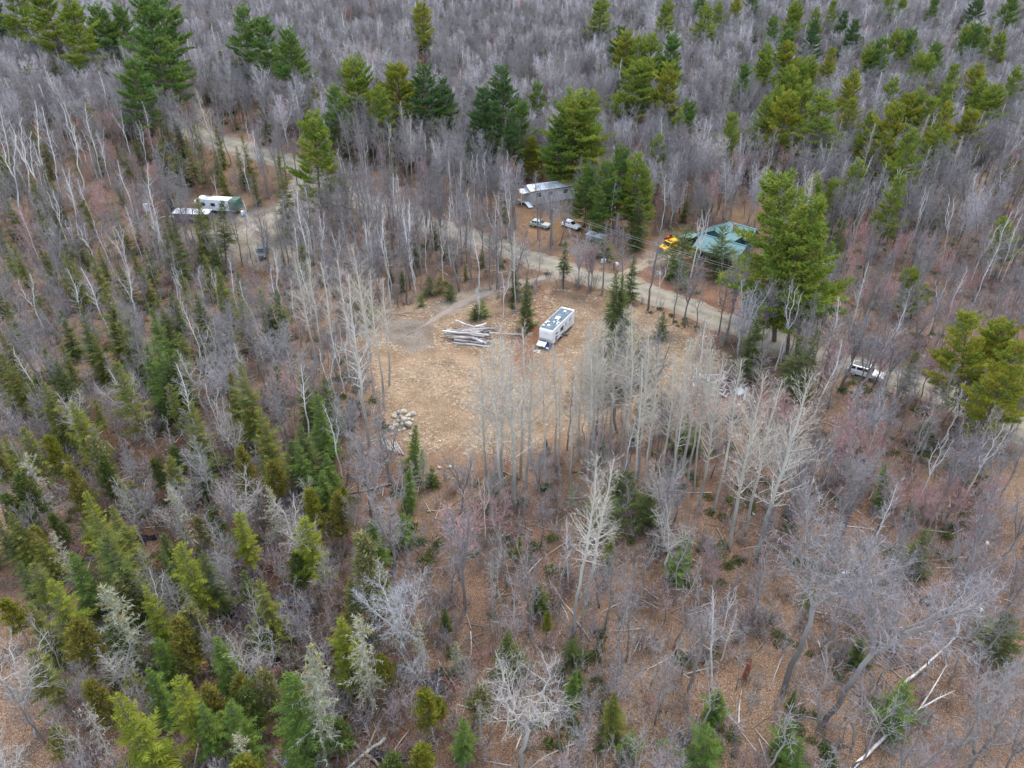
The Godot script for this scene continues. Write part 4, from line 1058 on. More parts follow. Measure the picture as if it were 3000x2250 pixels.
const LANDMARKS := [[-6.9, -103.4, "the log pile"], [7.5, -103.8, "the white travel trailer"], [-15.1, -80.0, "the boulder heap"], [31.0, -88.7, "the collapsed shed"], [45.0, -102.0, "the giant pine pair"], [54.0, -91.8, "the white pickup"], [42.0, -139.0, "the green-roofed house"], [32.6, -139.0, "the yellow SUV"], [10.6, -168.4, "the mobile home"], [13.2, -151.0, "the white car"], [9.6, -121.0, "the dark roadside post"], [-51.2, -136.8, "the dark off-roader"], [-66.3, -156.6, "the tarped camper"], [-78.0, -149.6, "the firewood heap"], [-87.9, -187.0, "the utility pole at the dirt clearing"], [7.0, -46.0, "the two foreground aspens"], [24.4, -38.5, "the big dark-trunked maple"], [35.0, -36.5, "the fallen birches"], [49.0, -46.6, "the old tyre"], [-13.0, -66.0, "the slim green fir pair"], [-12.4, -32.8, "the crossed fallen logs"], [-34.0, -46.0, "the big lichen-hung spruce"], [-74.0, -98.0, "the rust-red fir"], [-44.0, -84.0, "the dense fir clump left of the clearing"], [-52.0, -62.0, "the yellow-green cedar at the left edge"], [66.0, -80.0, "the olive-yellow pine pair"], [66.0, -62.0, "the leaning white birch at right"], [29.0, -64.0, "the two aspens below the collapsed shed"], [84.0, -150.0, "the full green pine at the right edge"], [60.0, -185.0, "the layered pine stand at upper right"], [-34.0, -215.0, "the golden yellow pine"], [-22.0, -140.0, "the bare road stretch left of the parked cars"]]
const BASE_H := {"pine": 22.0, "fir": 11.0, "rust": 11.0, "lichen": 11.0, "cedar": 9.0, "bush": 5.0, "aspen": 22.0, "birch": 15.0, "maple": 14.0, "maple_red": 11.0, "maple_big": 18.0, "maple_white": 16.0, "sapling": 9.0}
const NAMES := {"pine": ["white_pine", "pine tree"], "fir": ["fir_tree", "fir tree"], "rust": ["rusty_fir", "dead tree"], "lichen": ["dead_spruce", "dead tree"], "cedar": ["cedar_tree", "cedar"], "bush": ["pine_bush", "bush"], "aspen": ["aspen_tree", "aspen"], "birch": ["birch_tree", "birch"], "maple": ["maple_tree", "maple"], "sapling": ["young_hardwood", "young tree"]}
const TONES := {"pine_y": "yellow-green white pine", "pine_g": "mid green white pine", "pine_d": "dark green white pine", "pine_o": "olive-yellow white pine", "fir_d": "dark green fir", "fir_g": "bright green fir", "fir_o": "olive fir spire", "fir_y": "yellow-green fir", "rust": "rust-brown dead fir", "lichen": "pale lichen-covered dead spruce", "cedar_y": "yellow-green cedar", "cedar_o": "golden olive cedar", "cedar_p": "pale olive cedar", "cedar_g": "dull green cedar", "bush_d": "dark green pine bush", "bush_g": "bright green pine bush", "bush_o": "olive pine bush", "aspen": "tall pale aspen", "birch": "white-barked birch", "maple": "grey leafless hardwood", "maple_pale": "pale grey leafless hardwood", "maple_big": "large spreading leafless hardwood", "maple_white": "crooked pale leafless hardwood", "maple_dome": "dome-shaped pale leafless tree", "maple_red": "red-twigged leafless maple", "sapling": "slim young hardwood"}

func place_name(x: float, z: float) -> String:
	var best := 1e9
	var mark := LANDMARKS[0]
	for m in LANDMARKS:
		var e := Vector2((x - m[0]) * 1.0, (z - m[1]) * 0.8).length()
		if e < best:
			best = e
			mark = m
	var dx: float = x - mark[0]
	var dz: float = z - mark[1]
	var side := ("right of " if dx > 0 else "left of ") if absf(dx) > absf(dz) * 0.8 else ("behind " if dz < 0 else "in front of ")
	return ("close " if best < 9.0 and not side.begins_with("in") else "far " if best > 26.0 and not side.begins_with("in") else "") + side + mark[2]

func family(kind: String) -> String:
	return kind.get_slice("_", 0)

# one tree of a kind, standing at x, z with its top at height h and leaning by lx, lz
func plant(kind: String, x: float, z: float, h: float, lx: float, lz: float, label: String) -> Node3D:
	var list: Array = protos[kind]
	var pr: Node3D = list[absi(hash(Vector2i(int(x * 10), int(z * 10)))) % list.size()]
	var fam := family(kind)
	var o := pr.duplicate()
	o.name = numbered(NAMES[fam][0])
	add_child(o)
	o.transform = stand(kind, x, z, h, lx, lz)
	var rel: float = h / float(BASE_H.get(kind, BASE_H.get(fam, 10.0)))
	var size := "tall " if rel > 0.95 else "short " if rel < 0.65 else ""
	if TONES[kind].begins_with("tall"): size = ""
	tag(o, label if label else size + TONES[kind] + " " + place_name(x, z), NAMES[fam][1], "" if label else TONES[kind] + "s " + place_name(x, z))
	return o

func stand(kind: String, x: float, z: float, h: float, lx: float, lz: float) -> Transform3D:
	var bh: float = BASE_H.get(kind, BASE_H.get(family(kind), 10.0))
	var s := h / bh
	var w := s * rng.randf_range(0.88, 1.12)
	if s > 1.3: w *= 0.92
	if kind.begins_with("pine") and s < 0.95: w *= 0.86
	var up := Vector3(lx, h, lz).normalized()
	var axis := Vector3.UP.cross(up)
	var b := Basis(Vector3.UP, rng.randf() * TAU)
	if axis.length() > 0.001: b = Basis(axis.normalized(), Vector3.UP.angle_to(up)) * b
	return Transform3D(b * Basis.from_scale(Vector3(w, s, w)), on(x, z))

# ------------------------------------------------------------------ objects
const WHITE := Color(0.78, 0.79, 0.8)
const BLACK := Color(0.02, 0.02, 0.022)
const GLASS := Color(0.03, 0.035, 0.045)

# a side outline (z, y) pushed out to half width w, its edge drawn in by ch
func slab(g: Geo, prof: Array, w: float, col: Color, ch := 0.06, x0 := 0.0) -> void:
	var n := prof.size()
	var mid := Vector2.ZERO
	for p in prof: mid += p / n
	var rings := []
	for a in [[-w, 1.0 - 0.0], [-w + ch, 0.0], [w - ch, 0.0], [w, 1.0]]:
		var ring := []
		for p in prof:
			var q: Vector2 = p
			if a[1] > 0.0:
				var t: Vector2 = mid - q
				q += t.normalized() * ch
			ring.append(Vector3(x0 + a[0], q.y, q.x))
		rings.append(ring)
	for r in 3:
		for i in n:
			g.quad(rings[r][i], rings[r][(i + 1) % n], rings[r + 1][(i + 1) % n], rings[r + 1][i], col)
	var poly := PackedVector2Array()
	for v3 in rings[0]: poly.append(Vector2(v3.z, v3.y))
	var tr := Geometry2D.triangulate_polygon(poly)
	for i in range(0, tr.size(), 3):
		g.tri(rings[0][tr[i]], rings[0][tr[i + 1]], rings[0][tr[i + 2]], col)
		g.tri(rings[3][tr[i]], rings[3][tr[i + 1]], rings[3][tr[i + 2]], col)

func boxg(at: Vector3, size: Vector3, col: Color, ch := 0.02, b := Basis.IDENTITY) -> Geo:
	var g := Geo.new()
	g.box(at, size / 2.0, col, b, ch)
	return g

func disc(g: Geo, at: Vector3, axis: Vector3, r: float, w: float, col: Color, n := 14) -> void:
	g.tube([at - axis * w, at - axis * w * 0.8, at + axis * w * 0.8, at + axis * w], [r * 0.9, r, r, r * 0.9], n, [col], true)

func wheel(parent: Node, at: Vector3, r: float, w: float, rim: Color) -> void:
	var g := Geo.new()
	disc(g, Vector3.ZERO, Vector3.RIGHT, r, w, Color(0.025, 0.025, 0.025))
	var o := part("wheel", g, paint(0.9), parent)
	o.position = at
	for s in [-1.0, 1.0]:
		var h := Geo.new()
		disc(h, Vector3(s * w, 0, 0), Vector3.RIGHT, r * 0.58, 0.015, rim)
		part("rim", h, paint(0.4, 0.3), o)

func pane(parent: Node, called: String, at: Vector3, size: Vector3, b := Basis.IDENTITY) -> void:
	part(called, boxg(at, size, GLASS, 0.0, b), paint(0.12, 0.0, 0.5), parent)

func rock_mesh(r: Vector3, col: Color, seed_: int) -> Geo:
	var g := Geo.new()
	var s := SphereMesh.new()
	s.radial_segments = 12; s.rings = 7; s.radius = 1.0; s.height = 2.0
	var arr := s.get_mesh_arrays()
	var nz := FastNoiseLite.new()
	nz.seed = seed_; nz.frequency = 0.7
	for v3 in arr[Mesh.ARRAY_VERTEX]:
		var k := 1.0 + 0.42 * nz.get_noise_3dv(v3)
		var q: Vector3 = v3 * k
		q = q.clamp(Vector3(-0.85, -0.8, -0.85), Vector3(0.85, 0.8, 0.85))
		g.v.append(q * r)
		var t := 1.0 + 0.7 * nz.get_noise_3dv(v3 * 4.0 + Vector3(9, 0, 0))
		g.c.append(Color(col.r * t, col.g * t, col.b * t))
	g.ix = arr[Mesh.ARRAY_INDEX]
	return g

func log_geo(L: float, r0: float, r1: float, col: Color, wob := 0.05, cut := Color(0.45, 0.36, 0.26)) -> Geo:
	var g := Geo.new()
	var pts := stem(Vector3(0, 0, -L / 2), Vector3(0, 0, L / 2), 0.0, 6)
	var rad := []
	var cols := []
	for i in 7:
		pts[i] += Vector3(rng.randf_range(-wob, wob), rng.randf_range(-wob, wob) * 0.5, 0)
		rad.append(lerpf(r0, r1, i / 6.0) * rng.randf_range(0.93, 1.07))
		cols.append(vary(col, 0.34))
	g.tube(pts, rad, 8, cols)
	for e in [0, 6]:
		g.tube([pts[e], pts[e] + Vector3(0, 0, -0.004 if e == 0 else 0.004)], [rad[e], 0.001], 8, [cut])
	return g

func travel_trailer() -> void:
	var c := Vector2(7.47, -103.83)
	var t := thing("travel_trailer", "white travel trailer with dark slate roof parked in the clearing beside the log pile", "trailer", on(c.x, c.y), -0.503)
	var L := 8.4
	var w := 1.22
	var f := L / 2
	var g := Geo.new()
	slab(g, [Vector2(-f, 0.6), Vector2(-f, 2.9), Vector2(-f + 0.35, 3.1), Vector2(f - 0.45, 3.1), Vector2(f - 0.08, 2.85), Vector2(f, 2.4), Vector2(f - 0.06, 1.3), Vector2(f - 0.35, 0.6)], w, Color(0.74, 0.75, 0.76), 0.05)
	var body := part("body", g, paint(0.45, 0.0, 0.5), t)
	# corner mouldings and lower skirt band
	for s in [-1.0, 1.0]:
		part("corner_moulding", boxg(Vector3(s * (w - 0.02), 1.85, f - 0.1), Vector3(0.07, 2.1, 0.07), Color(0.6, 0.61, 0.62), 0.01), paint(0.4, 0.2), body)
		part("skirt_band", boxg(Vector3(s * (w + 0.008), 0.78, -0.2), Vector3(0.016, 0.26, L - 1.0), Color(0.55, 0.55, 0.6), 0.0), paint(0.5), body)
		part("swoosh_decal", boxg(Vector3(s * (w + 0.012), 1.32, -1.3), Vector3(0.012, 0.12, 3.8), Color(0.33, 0.3, 0.42), 0.0, Basis(Vector3.RIGHT, 0.05)), paint(0.5), body)
		part("swoosh_decal", boxg(Vector3(s * (w + 0.012), 1.12, 1.9), Vector3(0.012, 0.07, 2.6), Color(0.36, 0.3, 0.46), 0.0, Basis(Vector3.RIGHT, -0.06)), paint(0.5), body)
	var roof := part("roof", boxg(Vector3(0, 3.112, 0.1), Vector3(2 * w - 0.16, 0.03, L - 0.75), Color(0.085, 0.115, 0.145), 0.01), paint(0.7), t)
	part("roof_edge_trim", boxg(Vector3(0, 3.1, -f + 0.25), Vector3(2 * w - 0.02, 0.07, 0.34), WHITE, 0.02), paint(0.5), roof)
	for k in 16:
		var q := Vector3(rng.randf_range(-1.0, 1.0), 3.131, rng.randf_range(-3.4, 3.6))
		var m := Geo.new()
		m.quad(q, q + Vector3(rng.randf_range(0.1, 0.35), 0, rng.randf_range(-0.1, 0.1)), q + Vector3(0.2, 0, rng.randf_range(0.2, 0.8)), q + Vector3(-0.1, 0, rng.randf_range(0.15, 0.5)), Color(0.17, 0.2, 0.225))
		part("roof_scuff", m, paint(0.75), roof)
	var ac := Geo.new()
	slab(ac, [Vector2(-0.5, 3.13), Vector2(-0.45, 3.42), Vector2(0.1, 3.46), Vector2(0.5, 3.3), Vector2(0.5, 3.13)], 0.34, Color(0.8, 0.8, 0.8), 0.06, 0.12)
	var a := part("air_conditioner", ac, paint(0.5), t)
	a.position.z = 0.15
	part("grille", boxg(Vector3(0.12, 3.27, 0.5), Vector3(0.5, 0.14, 0.03), Color(0.08, 0.08, 0.09), 0.0), paint(0.6), a)
	for v in [[0.05, -2.75, 0.42], [-0.75, 1.85, 0.36], [-0.95, 2.35, 0.34], [0.1, 1.45, 0.32], [-0.15, 2.95, 0.4], [-0.85, 3.3, 0.3]]:
		part("roof_vent", boxg(Vector3(v[0], 3.2, v[1]), Vector3(v[2], 0.16, v[2]), Color(0.8, 0.8, 0.79), 0.06), paint(0.5), t)
	part("roof_pipe", boxg(Vector3(0.55, 3.16, 1.0), Vector3(0.09, 0.07, 1.3), WHITE, 0.02, Basis(Vector3.UP, 0.9)), paint(0.5), t)
	part("roof_pipe", boxg(Vector3(0.75, 3.16, 1.65), Vector3(0.12, 0.07, 0.75), WHITE, 0.02, Basis(Vector3.UP, 0.35)), paint(0.5), t)
	# windows on the right-hand side (seen) and left
	for q in [[1.0, 2.0, 2.75, 0.28, 0.75], [1.0, 1.4, 2.75, 0.25, 0.7], [1.0, 1.9, 0.75, 0.72, 1.15], [1.0, 2.25, -2.5, 0.14, 0.62], [1.0, 2.0, -2.35, 0.12, 0.6], [-1.0, 1.9, 2.2, 0.6, 1.0], [-1.0, 1.9, -1.4, 0.6, 1.3]]:
		var fr := part("window", boxg(Vector3(q[0] * (w + 0.012), q[1], q[2]), Vector3(0.03, q[3] + 0.08, q[4] + 0.08), Color(0.5, 0.5, 0.52), 0.008), paint(0.4, 0.4), t)
		pane(fr, "pane", Vector3(q[0] * (w + 0.028), q[1], q[2]), Vector3(0.012, q[3], q[4]))
	var dr := part("door", boxg(Vector3(w + 0.012, 1.62, -0.75), Vector3(0.03, 1.75, 0.66), Color(0.7, 0.71, 0.73), 0.01), paint(0.45), t)
	pane(dr, "pane", Vector3(w + 0.03, 2.1, -0.72), Vector3(0.014, 0.62, 0.24))
	part("handle", boxg(Vector3(w + 0.04, 1.55, -0.5), Vector3(0.03, 0.1, 0.05), Color(0.2, 0.2, 0.2), 0.005), paint(0.4), dr)
	part("front_badge", boxg(Vector3(0, 2.35, f + 0.005), Vector3(0.9, 0.07, 0.02), Color(0.4, 0.42, 0.47), 0.0), paint(0.5), t)
	part("front_badge", boxg(Vector3(0.0, 2.5, f - 0.005), Vector3(0.5, 0.05, 0.02), Color(0.55, 0.57, 0.62), 0.0), paint(0.5), t)
	part("hatch", boxg(Vector3(w + 0.01, 0.95, 2.9), Vector3(0.02, 0.35, 0.6), Color(0.08, 0.08, 0.12), 0.005), paint(0.5), t)
	for s in [-1.0, 1.0]:
		for z in [0.45, -0.42]: wheel(t, Vector3(s * (w - 0.16), 0.36, z), 0.36, 0.11, Color(0.6, 0.6, 0.62))
		part("wheel_arch", boxg(Vector3(s * (w + 0.004), 0.75, 0.0), Vector3(0.03, 0.3, 1.9), Color(0.06, 0.06, 0.07), 0.01), paint(0.8), t)
	part("chassis", boxg(Vector3(0, 0.53, -0.1), Vector3(1.7, 0.14, L - 0.7), Color(0.05, 0.05, 0.05), 0.01), paint(0.8), t)
	for q in [[-0.8, -3.3], [0.8, -3.3], [-0.8, 3.2], [0.8, 3.2]]:
		part("stabilizer_jack", boxg(Vector3(q[0], 0.24, q[1]), Vector3(0.1, 0.5, 0.1), Color(0.07, 0.07, 0.07), 0.0), paint(0.7), t)
	part("entry_step", boxg(Vector3(w + 0.3, 0.32, -0.75), Vector3(0.5, 0.06, 0.6), Color(0.1, 0.1, 0.1), 0.01), paint(0.7), t)
	# tongue with the gas bottle cover and a bunched blue and white tarp
	var tg := Geo.new()
	for s in [-1.0, 1.0]: tg.tube([Vector3(s * 0.75, 0.52, f - 0.5), Vector3(0, 0.5, f + 1.25)], [0.05, 0.05], 5, [Color(0.05, 0.05, 0.05)])
	part("tongue", tg, paint(0.6), t)
	part("coupler", boxg(Vector3(0, 0.52, f + 1.3), Vector3(0.14, 0.14, 0.35), Color(0.1, 0.1, 0.1), 0.02), paint(0.5), t)
	var cover := thing("bottle_cover", "white hard cover standing tilted against the front of the travel trailer", "cover", on(c.x, c.y), -0.503)
	part("shell", boxg(Vector3(-0.35, 0.72, f + 0.72), Vector3(1.5, 0.07, 1.05), Color(0.8, 0.8, 0.79), 0.02, Basis(Vector3.RIGHT, 0.5)), paint(0.5), cover)
	part("frame", boxg(Vector3(-0.35, 0.6, f + 0.3), Vector3(1.3, 0.8, 0.16), Color(0.06, 0.06, 0.08), 0.02), paint(0.7), cover)
	part("prop", boxg(Vector3(-0.35, 0.24, f + 0.85), Vector3(1.2, 0.48, 0.5), Color(0.1, 0.1, 0.1), 0.02), paint(0.8), cover)
	for k in 3: part("bracket", boxg(Vector3(-0.8 + k * 0.4, 1.0, f + 0.28), Vector3(0.12, 0.12, 0.2), BLACK, 0.01), paint(0.6), cover)
	var tarp := Geo.new()
	var nz := FastNoiseLite.new()
	nz.seed = 8; nz.frequency = 1.6
	for i in 11:
		for j in 11:
			var u := i / 10.0; var v := j / 10.0
			var fold := nz.get_noise_2d(u * 2, v * 2)
			tarp.v.append(Vector3(0.48 + u * 0.55 + fold * 0.08, 0.95 * (1.0 - v) * (0.8 + 0.3 * fold) + 0.06, f + 0.14 + v * 1.0 + 0.18 * fold))
			tarp.c.append(Color(0.72, 0.74, 0.78) if (v > 0.6 and v < 0.82) else Color(0.03, 0.06, 0.2) if fold < 0.22 else Color(0.06, 0.1, 0.3))
	for i in 10:
		for j in 10:
			for k in [0, 1, 11, 1, 12, 11]: tarp.ix.append(i * 11 + j + k)
	single("blue_tarp", tarp, paint(0.5), "crumpled blue and white tarp at the front corner of the travel trailer", "tarp", on(c.x, c.y), -0.503)
	for q in [[3.9, -98.7, 0.4], [4.3, -98.4, 1.2]]:
		single("flat_board", boxg(Vector3(0, 0.05, 0), Vector3(1.1, 0.05, 0.4), Color(0.42, 0.36, 0.3), 0.01), paint(0.9), "pale board lying flat on the grass before the travel trailer, " + ("turned sideways" if q[2] < 1.0 else "pointing at the camera"), "board", on(q[0], q[1]), q[2])

func vehicle(called: String, label: String, cat: String, x: float, z: float, turn: float, p: Dictionary) -> Node3D:
	var t := thing(called, label, cat, on(x, z), turn)
	var col: Color = p.col
	var f: float = p.L / 2
	var w: float = p.W / 2
	var hb: float = p.belt
	var ht: float = p.H
	var lo := 0.38 + float(p.get("lift", 0.0))
	var g := Geo.new()
	var z0: float = p.hood
	slab(g, [Vector2(-f, lo), Vector2(-f - 0.02, hb - 0.06), Vector2(-f + 0.06, hb), Vector2(z0, hb), Vector2(f - 0.12, hb - 0.1), Vector2(f, hb - 0.3), Vector2(f, lo + 0.05), Vector2(f - 0.15, lo)], w, col, 0.06)
	var m := paint(0.25, 0.0, 0.6)
	var body := part("body", g, m, t)
	var zb: float = p.get("back", -f + 0.08)
	var rake: float = p.get("rake", 0.55)
	var cab := Geo.new()
	slab(cab, [Vector2(zb, hb - 0.02), Vector2(zb + 0.1, ht - 0.07), Vector2(zb + 0.2, ht), Vector2(z0 - rake - 0.08, ht), Vector2(z0 - rake, ht - 0.05), Vector2(z0, hb - 0.02)], w - 0.1, col, 0.08)
	part("cabin", cab, m, t)
	# windscreen on the slope, side and rear glass
	var mid := Vector3(0, (ht + hb) / 2 - 0.02, z0 - rake / 2 + 0.03)
	var ang := atan2(rake, ht - hb)
	pane(t, "windscreen", mid, Vector3(2 * w - 0.5, (ht - hb) * 1.02 / cos(ang) * 0.84, 0.03), Basis(Vector3.RIGHT, -ang))
	var span := z0 - rake - zb
	var nw: int = p.get("windows", 3)
	for s in [-1.0, 1.0]:
		for k in nw:
			var ln := span / nw
			pane(t, "side_window", Vector3(s * (w - 0.1), (ht + hb) / 2 + 0.0, zb + 0.14 + ln * (k + 0.45)), Vector3(0.03, (ht - hb) * 0.62, ln * 0.8))
		part("headlight", boxg(Vector3(s * (w - 0.25), hb - 0.33, f + 0.01), Vector3(0.22, 0.16, 0.05), Color(0.7, 0.7, 0.68), 0.02), paint(0.2), t)
		part("tail_light", boxg(Vector3(s * (w - 0.12), hb - 0.3, -f - 0.01), Vector3(0.12, 0.25, 0.05), Color(0.35, 0.03, 0.02), 0.02), paint(0.3), t)
		part("mirror", boxg(Vector3(s * (w + 0.1), hb + 0.1, z0 - 0.2), Vector3(0.16, 0.16, 0.1), BLACK, 0.03), paint(0.4), t)
		for zz in [f * 0.6, -f * 0.6]:
			wheel(t, Vector3(s * (w - 0.13), p.r, zz), p.r, 0.13, p.get("rim", Color(0.5, 0.5, 0.5)))
	pane(t, "rear_window", Vector3(0, (ht + hb) / 2, zb + 0.02), Vector3(2 * w - 0.5, (ht - hb) * 0.6, 0.04))
	part("front_bumper", boxg(Vector3(0, lo + 0.12, f + 0.06), Vector3(2 * w - 0.1, 0.24, 0.16), p.get("bump", Color(0.08, 0.08, 0.085)), 0.04), paint(0.6), t)
	part("rear_bumper", boxg(Vector3(0, lo + 0.12, -f - 0.05), Vector3(2 * w - 0.1, 0.2, 0.14), p.get("bump", Color(0.08, 0.08, 0.085)), 0.04), paint(0.6), t)
	part("grille", boxg(Vector3(0, hb - 0.34, f + 0.012), Vector3(2 * w - 0.8, 0.2, 0.04), BLACK, 0.01), paint(0.5), t)
	part("underbody", boxg(Vector3(0, lo - 0.06, 0), Vector3(2 * w - 0.35, 0.2, 2 * f - 0.4), BLACK, 0.02), paint(0.9), t)
	return t

func make_vehicles() -> void:
	var y := vehicle("yellow_suv", "boxy bright yellow off-road SUV parked on the dirt drive beside the green-roofed house", "SUV", 32.6, -139.0, -0.94, {"L": 4.8, "W": 2.06, "H": 2.08, "belt": 1.32, "hood": 0.95, "rake": 0.3, "col": Color(0.78, 0.4, 0.01), "r": 0.47, "lift": 0.2, "rim": Color(0.55, 0.55, 0.55)})
	for s in [-1.0, 1.0]:
		part("roof_rail", boxg(Vector3(s * 0.8, 2.13, -0.8), Vector3(0.06, 0.08, 2.4), BLACK, 0.01), paint(0.5), y)
	part("sunroof", boxg(Vector3(0, 2.085, 0.1), Vector3(1.0, 0.02, 0.55), GLASS, 0.0), paint(0.15), y)
	part("hood_scoop", boxg(Vector3(0, 1.31, 1.5), Vector3(0.7, 0.1, 0.5), Color(0.1, 0.07, 0.02), 0.02), paint(0.5), y)
	var gb := Geo.new()
	for s in [-1.0, 1.0]: gb.tube([Vector3(s * 0.6, 0.55, 2.5), Vector3(s * 0.6, 1.05, 2.62), Vector3(0, 1.05, 2.66)], [0.04, 0.04, 0.04], 5, [BLACK])
	part("brush_guard", gb, paint(0.5), y)
	vehicle("white_car", "white car with a dusty side parked below the mobile home", "car", 13.2, -151.0, 0.81, {"L": 4.5, "W": 1.78, "H": 1.52, "belt": 0.98, "hood": 0.75, "rake": 0.75, "back": -1.9, "col": Color(0.75, 0.76, 0.78), "r": 0.33})
	vehicle("grey_car", "pale grey-green car half hidden by twigs beside the white car", "car", 6.3, -151.4, 1.1, {"L": 4.5, "W": 1.78, "H": 1.5, "belt": 0.98, "hood": 0.75, "rake": 0.75, "back": -1.9, "col": Color(0.4, 0.45, 0.43), "r": 0.33})
	vehicle("dark_jeep", "dark slate off-roader facing the camera on the gravel lot", "SUV", -51.2, -136.8, 0.15, {"L": 4.2, "W": 1.9, "H": 1.85, "belt": 1.12, "hood": 0.7, "rake": 0.25, "col": Color(0.06, 0.075, 0.095), "r": 0.4, "lift": 0.1, "rim": Color(0.2, 0.2, 0.2)})
	var pk := vehicle("white_pickup", "white covered pickup standing on the road behind thin bare trees at right", "pickup", 54.0, -91.8, 0.98, {"L": 5.2, "W": 1.95, "H": 1.85, "belt": 1.12, "hood": 1.0, "rake": 0.45, "col": Color(0.76, 0.77, 0.79), "r": 0.4, "lift": 0.1})
	part("roof_rack", boxg(Vector3(0, 1.89, -0.9), Vector3(1.3, 0.05, 2.2), Color(0.1, 0.1, 0.1), 0.01), paint(0.6), pk)
	# small red tractor mower beside the yellow SUV
	var r := thing("ride_on_mower", "small orange-red ride-on mower behind the yellow SUV", "mower", on(33.6, -144.2), -1.0)
	part("hood", boxg(Vector3(0, 0.72, 0.5), Vector3(0.55, 0.42, 0.85), Color(0.6, 0.08, 0.02), 0.1), paint(0.4), r)
	part("deck", boxg(Vector3(0, 0.3, -0.05), Vector3(1.1, 0.16, 0.9), Color(0.5, 0.07, 0.02), 0.05), paint(0.5), r)
	part("fender", boxg(Vector3(0, 0.62, -0.5), Vector3(0.9, 0.12, 0.6), Color(0.6, 0.08, 0.02), 0.05), paint(0.4), r)
	part("seat", boxg(Vector3(0, 0.85, -0.5), Vector3(0.42, 0.35, 0.4), BLACK, 0.08), paint(0.8), r)
	var st := Geo.new()
	st.tube([Vector3(0, 0.9, 0.15), Vector3(0, 1.15, 0.0)], [0.025, 0.025], 5, [BLACK])
	disc(st, Vector3(0, 1.15, 0), Vector3(0, 0.9, -0.4).normalized(), 0.18, 0.02, BLACK)
	part("steering_wheel", st, paint(0.6), r)
	for s in [-1.0, 1.0]:
		wheel(r, Vector3(s * 0.42, 0.2, 0.75), 0.2, 0.08, Color(0.7, 0.6, 0.1))
		wheel(r, Vector3(s * 0.45, 0.3, -0.5), 0.3, 0.12, Color(0.7, 0.6, 0.1))

func gable(parent: Node, called: String, x0: float, x1: float, z0: float, z1: float, eave: float, ridge: float, along_x: bool, wall: Color, roof: Color, rough: float, over := 0.35) -> void:
	var g := Geo.new()
	var a := Vector3(x0, 0, z0)
	var b := Vector3(x1, 0, z1)
	var E := Vector3(0, eave, 0)
	var P := [Vector3(x0, -0.5, z0), Vector3(x1, -0.5, z0), Vector3(x1, -0.5, z1), Vector3(x0, -0.5, z1)]
	for i in 4:
		var p: Vector3 = P[i]; var q: Vector3 = P[(i + 1) % 4]
		g.quad(p, q, Vector3(q.x, eave, q.z), Vector3(p.x, eave, p.z), wall)
	var rp: Array
	if along_x:
		var zm := (z0 + z1) / 2
		g.tri(Vector3(x0, eave, z0), Vector3(x0, ridge - 0.05, zm), Vector3(x0, eave, z1), wall)
		g.tri(Vector3(x1, eave, z0), Vector3(x1, ridge - 0.05, zm), Vector3(x1, eave, z1), wall)
	else:
		var xm := (x0 + x1) / 2
		g.tri(Vector3(x0, eave, z0), Vector3(xm, ridge - 0.05, z0), Vector3(x1, eave, z0), wall)
		g.tri(Vector3(x0, eave, z1), Vector3(xm, ridge - 0.05, z1), Vector3(x1, eave, z1), wall)
	part("wall", g, paint(0.85), parent)
	# two roof slopes of standing-seam sheets, each panel a strip of its own
	var run := ((z1 - z0) if along_x else (x1 - x0))
	var len_ := ((x1 - x0) if along_x else (z1 - z0))
	run = absf(run) / 2; len_ = absf(len_)
	var slope := (ridge - eave) / run
	for side in [-1.0, 1.0]:
		var n := maxi(3, int(round((len_ + 2 * over) / 0.92)))
		for k in n:
			var s0 := -over + (len_ + 2 * over) * k / n
			var s1 := -over + (len_ + 2 * over) * (k + 1) / n - 0.025
			var sh := Geo.new()
			var cc := vary(roof, 0.05)
			var pts := []
			for q in [[s0, 0.0], [s1, 0.0], [s1, run + over], [s0, run + over]]:
				var h: float = ridge - slope * q[1]
				if along_x: pts.append(Vector3(minf(x0, x1) + q[0], h, (z0 + z1) / 2 + side * q[1]))
				else: pts.append(Vector3((x0 + x1) / 2 + side * q[1], h, minf(z0, z1) + q[0]))
			var dn := Vector3(0, -0.05, 0)
			sh.quad(pts[0], pts[1], pts[2], pts[3], cc)
			sh.quad(pts[0] + dn, pts[1] + dn, pts[2] + dn, pts[3] + dn, cc)
			for i in 4: sh.quad(pts[i], pts[(i + 1) % 4], pts[(i + 1) % 4] + dn, pts[i] + dn, cc)
			# raised seam
			var sv: Vector3 = (pts[1] - pts[0]).normalized() * 0.03
			var upv := Vector3(0, 0.035, 0)
			sh.quad(pts[0], pts[0] + upv, pts[3] + upv, pts[3], cc)
			sh.quad(pts[0] + upv, pts[0] + sv + upv, pts[3] + sv + upv, pts[3] + upv, cc)
			part("roof_panel", sh, paint(rough, 0.0, 0.5), parent)
	var rc := Geo.new()
	if along_x: rc.tube([Vector3(minf(x0, x1) - over, ridge + 0.02, (z0 + z1) / 2), Vector3(maxf(x0, x1) + over, ridge + 0.02, (z0 + z1) / 2)], [0.12, 0.12], 6, [roof * 1.35])
	else: rc.tube([Vector3((x0 + x1) / 2, ridge + 0.02, minf(z0, z1) - over), Vector3((x0 + x1) / 2, ridge + 0.02, maxf(z0, z1) + over)], [0.12, 0.12], 6, [roof * 1.35])
	part("ridge_cap", rc, paint(rough), parent)

func wall_window(parent: Node, at: Vector3, size: Vector2, face_x: bool, frame: Color) -> void:
	var d := Vector3(0.06, size.y + 0.16, size.x + 0.16) if face_x else Vector3(size.x + 0.16, size.y + 0.16, 0.06)
	var f := part("window", boxg(at, d, frame, 0.01), paint(0.6), parent)
	var e := Vector3(0.09, size.y, size.x) if face_x else Vector3(size.x, size.y, 0.09)
	pane(f, "pane", at, e)

